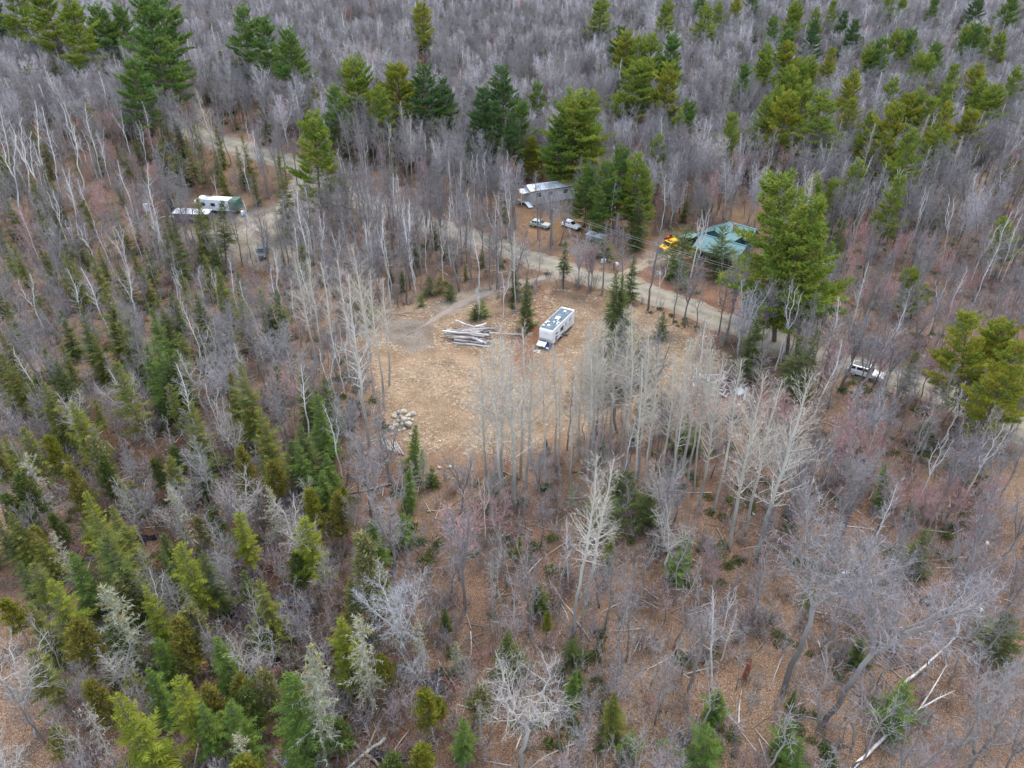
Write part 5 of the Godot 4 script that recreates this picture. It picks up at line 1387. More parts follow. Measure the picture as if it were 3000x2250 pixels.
func make_house() -> void:
	var h := thing("house", "brown house with a teal green metal roof partly hidden by pines beside the road", "house", on(36.3, -135.2, -0.1), -0.736)
	var teal := Color(0.1, 0.2, 0.205)
	var brown := Color(0.075, 0.04, 0.04)
	var green := Color(0.025, 0.075, 0.085)
	gable(h, "front", 0.3, 9.6, -6.1, -0.3, 2.7, 4.5, true, brown, teal, 0.45)
	gable(h, "back", -2.0, 5.0, -12.0, -6.12, 3.2, 4.9, false, green, Color(0.085, 0.17, 0.18), 0.45)
	gable(h, "side", 1.6, 6.6, -15.5, -12.02, 2.8, 4.2, true, green, Color(0.13, 0.23, 0.24), 0.45)
	for q in [[2.0, 1.5], [4.8, 1.5], [7.6, 1.5]]: wall_window(h, Vector3(q[0], q[1], -0.29), Vector2(1.0, 1.1), false, Color(0.35, 0.33, 0.3))
	wall_window(h, Vector3(9.61, 1.5, -3.2), Vector2(1.4, 1.1), true, Color(0.35, 0.33, 0.3))
	wall_window(h, Vector3(-2.01, 1.7, -9.0), Vector2(1.0, 1.0), true, Color(0.05, 0.12, 0.13))
	part("chimney", boxg(Vector3(3.5, 4.6, -10.6), Vector3(0.5, 1.6, 0.5), Color(0.2, 0.14, 0.12), 0.03), paint(0.9), h)
	var dr := part("door", boxg(Vector3(0.29, 1.05, -3.0), Vector3(0.06, 2.05, 0.95), Color(0.1, 0.05, 0.04), 0.01), paint(0.6), h)
	part("handle", boxg(Vector3(0.24, 1.0, -3.35), Vector3(0.05, 0.06, 0.1), Color(0.5, 0.45, 0.3), 0.01), paint(0.3, 0.6), dr)
	var l := thing("lean_to", "open lean-to with faded green roof at the left end of the green-roofed house", "shed", on(36.3, -135.2, -0.1), -0.736)
	var lp := [Vector3(-5.4, 2.2, -4.0), Vector3(-2.2, 2.75, -4.0), Vector3(-2.2, 2.75, -7.4), Vector3(-5.4, 2.2, -7.4)]
	for k in 4:
		var g := Geo.new()
		var za := -4.0 - 0.85 * k
		var zb := za - 0.83
		var cc := vary(Color(0.1, 0.2, 0.15) if k < 2 else Color(0.13, 0.24, 0.22), 0.06)
		for dy in [0.0, -0.05]: g.quad(Vector3(-5.4, 2.2 + dy, za), Vector3(-2.15, 2.75 + dy, za), Vector3(-2.15, 2.75 + dy, zb), Vector3(-5.4, 2.2 + dy, zb), cc)
		g.quad(Vector3(-5.4, 2.2, za), Vector3(-5.4, 2.15, za), Vector3(-5.4, 2.15, zb), Vector3(-5.4, 2.2, zb), cc)
		g.quad(Vector3(-5.4, 2.2, za), Vector3(-5.4, 2.15, za), Vector3(-2.15, 2.7, za), Vector3(-2.15, 2.75, za), cc)
		part("roof_panel", g, paint(0.5), l)
	for q in [Vector2(-5.2, -4.1), Vector2(-5.2, -7.2), Vector2(-2.4, -4.1)]: part("post", boxg(Vector3(q.x, 0.95, q.y), Vector3(0.14, 2.6, 0.14), Color(0.12, 0.09, 0.07), 0.01), paint(0.9), l)
	part("back_wall", boxg(Vector3(-3.7, 1.0, -7.3), Vector3(3.0, 2.6, 0.08), Color(0.05, 0.045, 0.04), 0.01), paint(0.9), l)

func make_mobile_home() -> void:
	var h := thing("mobile_home", "long pale mobile home with a white metal roof behind the twin pines", "mobile home", on(10.6, -168.4), 0.4)
	gable(h, "unit", -7.6, 7.6, -2.2, 2.2, 3.0, 3.75, true, Color(0.42, 0.43, 0.42), Color(0.68, 0.7, 0.74), 0.4, 0.2)
	part("fascia", boxg(Vector3(0, 2.9, 2.43), Vector3(15.4, 0.16, 0.05), Color(0.2, 0.08, 0.06), 0.01), paint(0.7), h)
	part("fascia", boxg(Vector3(7.83, 2.95, 0), Vector3(0.05, 0.16, 4.6), Color(0.2, 0.08, 0.06), 0.01), paint(0.7), h)
	for q in [-5.6, -2.6, 1.4, 4.4, 6.4]: wall_window(h, Vector3(q, 1.9, 2.21), Vector2(1.1, 0.95), false, Color(0.6, 0.6, 0.6))
	var d := part("door", boxg(Vector3(-0.6, 1.5, 2.22), Vector3(0.95, 2.0, 0.06), Color(0.5, 0.5, 0.5), 0.01), paint(0.6), h)
	part("handle", boxg(Vector3(-0.25, 1.45, 2.27), Vector3(0.06, 0.1, 0.05), Color(0.3, 0.3, 0.3), 0.01), paint(0.4), d)
	part("skirting", boxg(Vector3(0, 0.25, 0), Vector3(15.0, 0.9, 4.2), Color(0.3, 0.29, 0.27), 0.02), paint(0.9), h)
	part("roof_patch", boxg(Vector3(-2.4, 3.5, 1.0), Vector3(2.4, 0.04, 1.7), Color(0.45, 0.48, 0.52), 0.01, Basis(Vector3.RIGHT, 0.33)), paint(0.6), h)
	var p := thing("porch", "small grey-roofed porch with a white ramp at the left end of the mobile home", "porch", on(2.9, -165.2), 0.4)
	part("roof", boxg(Vector3(0, 2.75, 0), Vector3(2.6, 0.08, 2.6), Color(0.62, 0.63, 0.65), 0.02, Basis(Vector3.RIGHT, 0.12)), paint(0.5), p)
	for s in [-1.0, 1.0]: part("post", boxg(Vector3(s * 1.15, 1.3, 1.1), Vector3(0.12, 2.8, 0.12), Color(0.5, 0.5, 0.5), 0.01), paint(0.8), p)
	part("deck", boxg(Vector3(0, 0.5, 0), Vector3(2.6, 0.12, 2.6), Color(0.35, 0.32, 0.29), 0.01), paint(0.9), p)
	part("ramp", boxg(Vector3(0.0, 0.26, 2.6), Vector3(1.1, 0.08, 2.8), Color(0.66, 0.66, 0.66), 0.01, Basis(Vector3.RIGHT, 0.18)), paint(0.8), p)

func make_camp() -> void:
	# the old camper on the gravel lot
	var t := thing("old_camper", "old white camper patched with tarps on the gravel lot at upper left", "trailer", on(-66.3, -156.6), -0.17)
	var g := Geo.new()
	slab(g, [Vector2(-4.6, 0.5), Vector2(-4.6, 2.7), Vector2(-4.3, 3.0), Vector2(4.0, 3.0), Vector2(4.6, 2.6), Vector2(4.6, 0.6)], 1.25, Color(0.6, 0.62, 0.65), 0.05)
	var b := part("body", g, paint(0.5), t)
	b.rotation.y = PI / 2
	var rf := part("roof_cover", boxg(Vector3(-0.2, 3.02, 0), Vector3(8.6, 0.04, 2.5), Color(0.75, 0.77, 0.82), 0.01), paint(0.5), t)
	for k in 22:
		var q := Vector3(rng.randf_range(-4.2, 3.6), 3.05, rng.randf_range(-1.1, 0.9))
		var m := Geo.new()
		m.quad(q, q + Vector3(rng.randf_range(0.3, 1.1), 0, 0.1), q + Vector3(rng.randf_range(0.4, 1.2), 0, rng.randf_range(0.15, 0.4)), q + Vector3(0.1, 0, rng.randf_range(0.1, 0.35)), Color(0.3, 0.32, 0.36))
		part("roof_stain", m, paint(0.7), rf)
	for q in [-3.0, -0.6, 1.6]: wall_window(t, Vector3(q, 1.9, 1.26), Vector2(1.0, 0.7), false, Color(0.5, 0.5, 0.5))
	for s in [-1.0, 1.0]:
		for x in [-0.4, 0.5]:
			var ww := Geo.new()
			disc(ww, Vector3(x, 0.35, s * 1.1), Vector3(0, 0, 1), 0.35, 0.1, Color(0.03, 0.03, 0.03))
			part("wheel", ww, paint(0.9), t)
	part("hatch_cover", boxg(Vector3(-5.0, 1.9, 0.3), Vector3(0.7, 1.2, 1.2), Color(0.7, 0.72, 0.75), 0.15), paint(0.5), t)
	var tp := thing("green_tarp", "dark green tarp tied over the right end of the old white camper", "tarp", on(-66.3, -156.6), -0.17)
	var tg := Geo.new()
	slab(tg, [Vector2(-1.5, 0.9), Vector2(-1.45, 2.9), Vector2(-1.1, 3.25), Vector2(1.1, 3.2), Vector2(1.5, 2.8), Vector2(1.6, 0.9)], 0.95, Color(0.07, 0.12, 0.09), 0.1)
	part("cover", tg, paint(0.7), tp).position.x = 4.3
	for k in 5:
		part("fold", boxg(Vector3(3.45 + k * 0.42, 2.0, 1.58 - 0.02 * k), Vector3(0.05, 1.9, 0.08), Color(0.055, 0.1, 0.075), 0.02, Basis(Vector3.FORWARD, rng.randf_range(-0.15, 0.15))), paint(0.7), tp)
	var sh := thing("low_shed", "low shed with purplish board wall and white sheet roof before the old camper", "shed", on(-70.7, -152.4), -0.1)
	for k in 26:
		part("plank", boxg(Vector3(-3.85 + k * 0.3, 0.9, 1.0), Vector3(0.285, 2.3, 0.05), vary(Color(0.14, 0.095, 0.12), 0.25), 0.0), paint(0.9), sh)
	part("back_wall", boxg(Vector3(0, 1.1, -0.95), Vector3(7.8, 2.6, 0.06), Color(0.12, 0.09, 0.1), 0.0), paint(0.9), sh)
	for s in [-1.0, 1.0]: part("end_wall", boxg(Vector3(s * 3.95, 1.0, 0), Vector3(0.06, 2.4, 1.95), Color(0.13, 0.1, 0.11), 0.0), paint(0.9), sh)
	for k in 8:
		part("roof_sheet", boxg(Vector3(-3.6 + k * 1.03, 2.25 + 0.015 * (k % 2), 0.05), Vector3(1.05, 0.04, 2.5), vary(Color(0.62, 0.63, 0.7), 0.12), 0.0, Basis(Vector3.RIGHT, 0.16)), paint(0.5, 0.1), sh)
	for q in [[-60.6, -155.0, 0.42, 0.95, Color(0.75, 0.77, 0.8), "white drum beside the green-tarped end of the old camper"], [-60.1, -154.5, 0.3, 0.6, Color(0.05, 0.22, 0.4), "blue drum beside the green-tarped end of the old camper"], [-78.5, -142.2, 0.3, 0.8, Color(0.04, 0.16, 0.4), "blue drum standing alone in the leaf litter at left"], [-96.5, -148.0, 0.3, 0.8, Color(0.2, 0.3, 0.5), "pale blue drum among the left birches"]]:
		var dg := Geo.new()
		dg.tube([Vector3(0, 0, 0), Vector3(0, 0.05, 0), Vector3(0, q[3] * 0.33, 0), Vector3(0, q[3] * 0.36, 0), Vector3(0, q[3] * 0.66, 0), Vector3(0, q[3] * 0.69, 0), Vector3(0, q[3] - 0.04, 0), Vector3(0, q[3], 0)], [q[2] * 0.94, q[2], q[2], q[2] * 1.04, q[2] * 1.04, q[2], q[2], q[2] * 0.92], 14, [q[4]], true)
		single("drum", dg, paint(0.4), q[5], "drum", on(q[0], q[1]))
	for k in 34:
		var a := rng.randf() * TAU
		var r := rng.randf_range(0, 1.5)
		var lv := maxf(0.0, 0.5 - r * 0.33)
		var fg := log_geo(rng.randf_range(0.4, 0.55), 0.11, 0.1, Color(0.42, 0.3, 0.18), 0.0, Color(0.62, 0.47, 0.28))
		var o := single("firewood_piece", fg, paint(0.9), "pale split firewood piece in the heap left of the low shed", "firewood", on(-78.0 + cos(a) * r * 1.2, -149.6 + sin(a) * r * 0.8, 0.1 + rng.randf() * lv), rng.randf() * TAU, "split firewood heap")
		o.rotation.x = rng.randf_range(-0.4, 0.4)
	var wb := thing("white_cabinet", "white metal cabinet standing among the birches left of the low shed", "cabinet", on(-83.0, -156.9), 0.3)
	part("case", boxg(Vector3(0, 0.85, 0), Vector3(1.0, 1.7, 0.7), Color(0.6, 0.66, 0.74), 0.03), paint(0.4), wb)
	part("door", boxg(Vector3(0, 0.85, 0.365), Vector3(0.9, 1.55, 0.03), Color(0.66, 0.7, 0.76), 0.01), paint(0.4), wb)
	for k in 3:
		single("plank", boxg(Vector3(0, 0.06 + 0.07 * k, 0), Vector3(2.6, 0.05, 0.25), Color(0.5, 0.48, 0.47), 0.0), paint(0.9), ["lowest", "middle", "topmost"][k] + " grey plank stacked left of the low shed", "plank", on(-77.4, -154.2), 0.1 + 0.12 * k, "planks by the low shed")
	# tarped utility trailer by the road
	var u := thing("utility_trailer", "small utility trailer with a mottled grey cover behind the roadside firs", "trailer", on(17.9, -143.4), -0.64)
	part("cover", boxg(Vector3(0, 1.65, 0), Vector3(4.5, 0.1, 1.9), Color(0.36, 0.38, 0.4), 0.04, Basis(Vector3.RIGHT, 0.2)), paint(0.6), u)
	for k in 4: part("cover_patch", boxg(Vector3(-1.8 + k * 1.1, 1.72, 0.1), Vector3(0.7, 0.05, 0.9), [Color(0.55, 0.57, 0.6), Color(0.2, 0.25, 0.22), Color(0.5, 0.5, 0.52), Color(0.15, 0.2, 0.16)][k], 0.01, Basis(Vector3.RIGHT, 0.2)), paint(0.7), u)
	part("bed", boxg(Vector3(0, 0.95, 0), Vector3(4.2, 0.9, 1.7), Color(0.13, 0.14, 0.15), 0.03), paint(0.7), u)
	for s in [-1.0, 1.0]:
		var ww := Geo.new()
		disc(ww, Vector3(0, 0.35, s * 0.95), Vector3(0, 0, 1), 0.35, 0.1, Color(0.03, 0.03, 0.03))
		part("wheel", ww, paint(0.9), u)
	var bb := thing("oil_tank", "black oil tank on legs beside the mobile home", "tank", on(13.7, -158.8), 0.3)
	var og := Geo.new()
	og.tube([Vector3(-0.7, 1.0, 0), Vector3(-0.62, 1.0, 0), Vector3(0.62, 1.0, 0), Vector3(0.7, 1.0, 0)], [0.35, 0.48, 0.48, 0.35], 12, [Color(0.02, 0.02, 0.02)], true)
	part("barrel", og, paint(0.6), bb)
	for s in [-1.0, 1.0]:
		for v in [-1.0, 1.0]: part("leg", boxg(Vector3(s * 0.5, 0.3, v * 0.3), Vector3(0.07, 0.7, 0.07), Color(0.03, 0.03, 0.03), 0.0), paint(0.8), bb)

func make_logs() -> void:
	# the big pile of weathered logs in the clearing
	var tones := [Color(0.31, 0.28, 0.27), Color(0.24, 0.21, 0.2), Color(0.38, 0.35, 0.33), Color(0.19, 0.16, 0.15), Color(0.3, 0.25, 0.22)]
	var i := 0
	for layer in 4:
		var n: int = [15, 13, 10, 7][layer]
		for k in n:
			var u := (k + 0.5) / n * 2.0 - 1.0
			var half: float = [3.1, 2.5, 1.8, 1.1][layer]
			var r := rng.randf_range(0.12, 0.23)
			var L := rng.randf_range(3.2, 7.4)
			var g := log_geo(L, r, r * 0.72, tones[rng.randi() % 5], 0.12, Color(0.3, 0.25, 0.2))
			for st in rng.randi() % 3:
				var sb := Vector3(0, 0, rng.randf_range(-L / 2.5, L / 2.5))
				g.tube([sb, sb + Vector3(rng.randf_range(-0.4, 0.4), rng.randf_range(0.2, 0.45), rng.randf_range(0.05, 0.3))], [0.045, 0.02], 4, [Color(0.26, 0.23, 0.21)])
			var x := -6.9 + rng.randf_range(-1.6, 1.6) + u * half * 0.25
			var z := -103.4 + u * half
			var turn := PI / 2 - 0.02 - u * 0.22 + rng.randf_range(-0.1, 0.1)
			var o := single("weathered_log", g, bark, "weathered grey log in the big pile in the clearing, " + ["bottom layer", "second layer", "third layer", "top layer"][layer], "log", on(x, z, 0.14 + 0.27 * layer), turn if k % 2 == 0 else turn + PI, "weathered logs in the log pile, " + ["bottom", "second", "third", "top"][layer])
			o.rotation.x = rng.randf_range(-0.03, 0.03)
			i += 1
	for q in [[-7.8, -105.6, 1.25, 4.0, 1.05, 0.16, Color(0.5, 0.47, 0.44), "pale crooked log lying slantwise on top of the log pile"], [-5.2, -105.3, 1.2, 2.2, 2.25, 0.16, Color(0.52, 0.5, 0.48), "short pale log jutting from the back of the log pile"], [-1.0, -103.3, 0.55, 5.5, 1.62, 0.1, Color(0.44, 0.41, 0.38), "long thin log reaching out from the right end of the log pile"], [-7.6, -102.6, 1.15, 7.6, 1.52, 0.18, Color(0.46, 0.43, 0.4), "long pale log lying along the crown of the log pile"], [-5.3, -100.9, 0.62, 2.6, 1.0, 0.24, Color(0.4, 0.4, 0.43), "thick short log on the front of the log pile"]]:
		var o := single("weathered_log", log_geo(q[3], q[5], q[5] * 0.8, q[6], 0.1), bark, q[7], "log", on(q[0], q[1], q[2]), q[4])
		o.rotation.x = 0.08
	# small stack of slab wood below the boulders
	for k in 7:
		single("slab_log", log_geo(rng.randf_range(2.4, 3.1), 0.13, 0.12, Color(0.3, 0.27, 0.25), 0.02), bark, "grey slab log in the small stack below the boulders, " + ["leftmost", "second from left", "third from left", "fourth from left", "fifth from left", "second from right", "rightmost"][k], "log", on(-16.9 + k * 0.36, -74.3 + k * 0.12, 0.12 + (0.22 if k in [1, 2, 4] else 0.0)), 0.42 + rng.randf_range(-0.07, 0.07), "slab logs stacked below the boulders")
	# brush heaps and windfalls
	for q in [[-22.5, -112.3, 1.35, 8.0, 0.14, Color(0.25, 0.2, 0.17), "dark fallen log at the clearing's upper left edge, longer of two"], [-18.5, -112.5, 1.62, 6.0, 0.1, Color(0.3, 0.26, 0.23), "fallen log at the clearing's upper left edge, shorter of two"], [-18.0, -65.5, 1.9, 7.0, 0.16, Color(0.2, 0.16, 0.14), "dark fallen log below the slab stack"], [-12.5, -32.9, 0.92, 4.6, 0.17, Color(0.2, 0.15, 0.12), "dark fallen log crossing a paler one at the bottom edge"], [-12.1, -32.8, -0.82, 3.8, 0.16, Color(0.4, 0.39, 0.38), "pale grey fallen log crossing a dark one at the bottom edge"], [6.0, -47.4, 0.44, 7.6, 0.09, Color(0.36, 0.31, 0.27), "thin fallen pole below the centre foreground aspens"], [-36.5, -77.5, 1.55, 3.6, 0.14, Color(0.07, 0.055, 0.05), "black rotten log among the firs left of the clearing"], [8.6, -64.0, 1.6, 4.0, 0.12, Color(0.3, 0.27, 0.24), "grey fallen log between the pale aspen stems"], [31.0, -69.5, -1.2, 4.2, 0.1, Color(0.2, 0.13, 0.1), "red-brown fallen log below the collapsed shed"], [1.2, -35.2, -0.5, 4.0, 0.07, Color(0.42, 0.39, 0.35), "thin pale fallen branch at the bottom centre"], [5.5, -36.8, 1.5, 4.2, 0.12, Color(0.2, 0.12, 0.07), "rusty brown fallen log at the bottom, right of centre"], [-8.5, -62.2, 1.75, 3.0, 0.09, Color(0.3, 0.25, 0.2), "short fallen log right of the slim green firs"]]:
		var o := single("fallen_log", log_geo(q[3], q[4], q[4] * 0.7, q[5], 0.12), bark, q[6], "log", on(q[0], q[1], q[4] * 0.8), q[2])
		o.rotation.x = rng.randf_range(-0.03, 0.03)
	fallen_birch("fallen_birch", "long forked white birch lying fallen in the lower right corner", [on(27.0, -31.0, 0.3), on(31.5, -34.0, 0.5), on(35.4, -36.3, 0.8)], 0.15, [[on(39.1, -37.8, 1.2), on(37.5, -37.0, 0.9)], [on(39.5, -40.2, 1.6), on(37.6, -38.3, 1.1)], [on(31.0, -36.5, 1.5), on(30.9, -34.8, 0.9)]])
	fallen_birch("fallen_birch", "straight white birch trunk lying fallen in the lower right, shorter of the two", [on(35.1, -38.9, 0.3), on(38.8, -41.2, 0.6), on(42.4, -43.7, 0.9)], 0.12, [[on(43.2, -44.8, 1.2), on(42.9, -44.2, 1.0)]])
	for q in [[21.5, -40.2, 0.22, 2.6, Color(0.22, 0.085, 0.05), "rust-brown rotten snag standing in the lower right leaf litter"], [-0.5, -41.9, 0.14, 2.3, Color(0.27, 0.26, 0.26), "grey broken-topped snag beside a small dark fir at the bottom"]]:
		var g := Geo.new()
		g.tube([Vector3(0, -0.2, 0), Vector3(0.03, q[3] * 0.4, 0), Vector3(0.0, q[3] * 0.8, 0.05), Vector3(0.1, q[3], 0)], [q[2] * 1.3, q[2], q[2] * 0.9, q[2] * 0.25], 8, [q[4], vary(q[4], 0.2), vary(q[4], 0.2), vary(q[4], 0.3)])
		single("rotten_snag", g, bark, q[5], "snag", on(q[0], q[1]))

func fallen_birch(called: String, label: String, line: Array, r: float, forks: Array) -> void:
	var t := thing(called, label, "fallen tree", line[0])
	var o: Vector3 = line[0]
	var g := Geo.new()
	var pts := []
	for p in line: pts.append(p - o)
	var fine := []
	for k in 13: fine.append(along(pts, k / 12.0) + rdir() * 0.05)
	var rad := []
	var cols := []
	for k in 13:
		rad.append(lerpf(r, r * 0.55, k / 12.0))
		cols.append(vary(Color(0.55, 0.53, 0.5), 0.22))
	g.tube(fine, rad, 7, cols, true)
	part("trunk", g, bark, t)
	for f in forks:
		var h := Geo.new()
		var e: Vector3 = f[0] - o
		var s: Vector3 = fine[12]
		var best := 1e9
		for q in fine:
			if (q - (f[1] - o)).length() < best and (q - (f[1] - o)).length() > 0.0:
				best = (q - (f[1] - o)).length(); s = q
		var m: Vector3 = s.lerp(e, 0.5) + rdir() * 0.15
		h.tube([s, m, e], [r * 0.5, r * 0.38, 0.012], 5, [Color(0.52, 0.5, 0.47)])
		for k in 14:
			var b := along([s, m, e], rng.randf_range(0.3, 1.0))
			var d := ((e - s).normalized() + rdir() * 0.8).normalized()
			h.sliver(b, b + d * rng.randf_range(0.4, 1.1), 0.018, d.cross(rdir()).normalized(), Color(0.48, 0.44, 0.41))
		part("limb", h, bark, t)

func make_rocks() -> void:
	var i := 0
	for q in BOULDERS:
		var r: float = q[2]
		var col: Color = [Color(0.33, 0.29, 0.23), Color(0.37, 0.335, 0.275), Color(0.27, 0.255, 0.24), Color(0.34, 0.295, 0.22)][i % 4]
		var g := rock_mesh(Vector3(r * rng.randf_range(0.95, 1.25), r * rng.randf_range(0.75, 0.95), r * rng.randf_range(0.85, 1.1)), col, 40 + i)
		single("boulder", g, paint(0.95, 0.0, 0.2), q[4], "boulder", on(q[0], q[1], q[3]), rng.randf() * TAU, "boulders heaped at the clearing edge")
		i += 1
	for q in [[18.5, -133.6, 0.75, Color(0.62, 0.64, 0.65), "white boulder at the roadside beneath the roadside firs"], [20.9, -132.0, 0.6, Color(0.66, 0.67, 0.68), "white boulder at the mouth of the dirt drive"], [28.7, -127.9, 0.7, Color(0.4, 0.4, 0.41), "grey boulder at the roadside below the bright green bushes"], [-9.2, -69.8, 0.3, Color(0.5, 0.43, 0.33), "small tan rock in the leaves right of the slim green fir, left of two"], [-7.9, -69.9, 0.34, Color(0.52, 0.45, 0.36), "small tan rock in the leaves right of the slim green fir, right of two"], [-9.6, -75.2, 0.22, Color(0.5, 0.42, 0.3), "small tan rock near the clearing's front edge"]]:
		single("rock", rock_mesh(Vector3(q[2], q[2] * 0.8, q[2] * 0.8), q[3], int(q[0] * 7) + 300), paint(0.95, 0.0, 0.2), q[4], "rock", on(q[0], q[1], q[2] * 0.3), rng.randf() * TAU)

func make_poles() -> void:
	for q in [[9.58, -121.06, 5.4, 0.11, Color(0.045, 0.04, 0.04), false, "short dark post standing alone at the roadside above the travel trailer"], [-87.88, -186.9, 10.2, 0.16, Color(0.3, 0.27, 0.25), true, "utility pole with crossarm at the dirt clearing, upper left"], [8.2, -139.9, 9.2, 0.15, Color(0.22, 0.19, 0.17), true, "utility pole at the roadside below the white car"], [POLE.x, POLE.y, 9.2, 0.15, Color(0.22, 0.19, 0.17), true, "utility pole hidden behind the giant pine pair"]]:
		var t := thing("utility_pole", q[6], "pole", on(q[0], q[1]))
		var g := Geo.new()
		g.tube([Vector3(0, -0.3, 0), Vector3(0, q[2] * 0.5, 0), Vector3(0, q[2], 0)], [q[3], q[3] * 0.9, q[3] * 0.75], 8, [q[4], vary(q[4], 0.1), q[4]], true)
		part("shaft", g, paint(0.9), t)
		if q[5]:
			part("crossarm", boxg(Vector3(0, q[2] - 0.5, 0), Vector3(0.12, 0.12, 1.9), Color(0.28, 0.25, 0.22), 0.01, Basis(Vector3.UP, 0.5)), paint(0.9), t)
			for s in [-0.8, 0.8]:
				var ins := Geo.new()
				ins.tube([Vector3(s * sin(0.5), q[2] - 0.45, s * cos(0.5)), Vector3(s * sin(0.5), q[2] - 0.25, s * cos(0.5))], [0.06, 0.03], 6, [Color(0.5, 0.5, 0.5)], true)
				part("insulator", ins, paint(0.3), t)
		else:
			part("bracket", boxg(Vector3(0.12, q[2] - 0.3, 0), Vector3(0.3, 0.08, 0.06), Color(0.1, 0.1, 0.1), 0.0), paint(0.7), t)
	var a := on(8.2, -139.9)
	var b := on(POLE.x, POLE.y)
	var k := 0
	for q in [[9.0, 0.7], [8.2, -0.1], [6.9, 0.0]]:
		var pts := []
		var rad := []
		var side: Vector3 = (b - a).cross(Vector3.UP).normalized() * float(q[1])
		for i in 21:
			var u := i / 20.0
			pts.append(a.lerp(b, u) + Vector3(0, q[0] - 1.1 * 4.0 * u * (1.0 - u) * 0.5, 0) + side - a)
			rad.append(0.016)
		var g := Geo.new()
		g.tube(pts, rad, 4, [Color(0.4, 0.4, 0.39)])
		single("power_line", g, paint(0.5), "overhead power line along the road, " + ["highest of three", "middle of three", "lowest of three"][k], "wire", a)
		k += 1

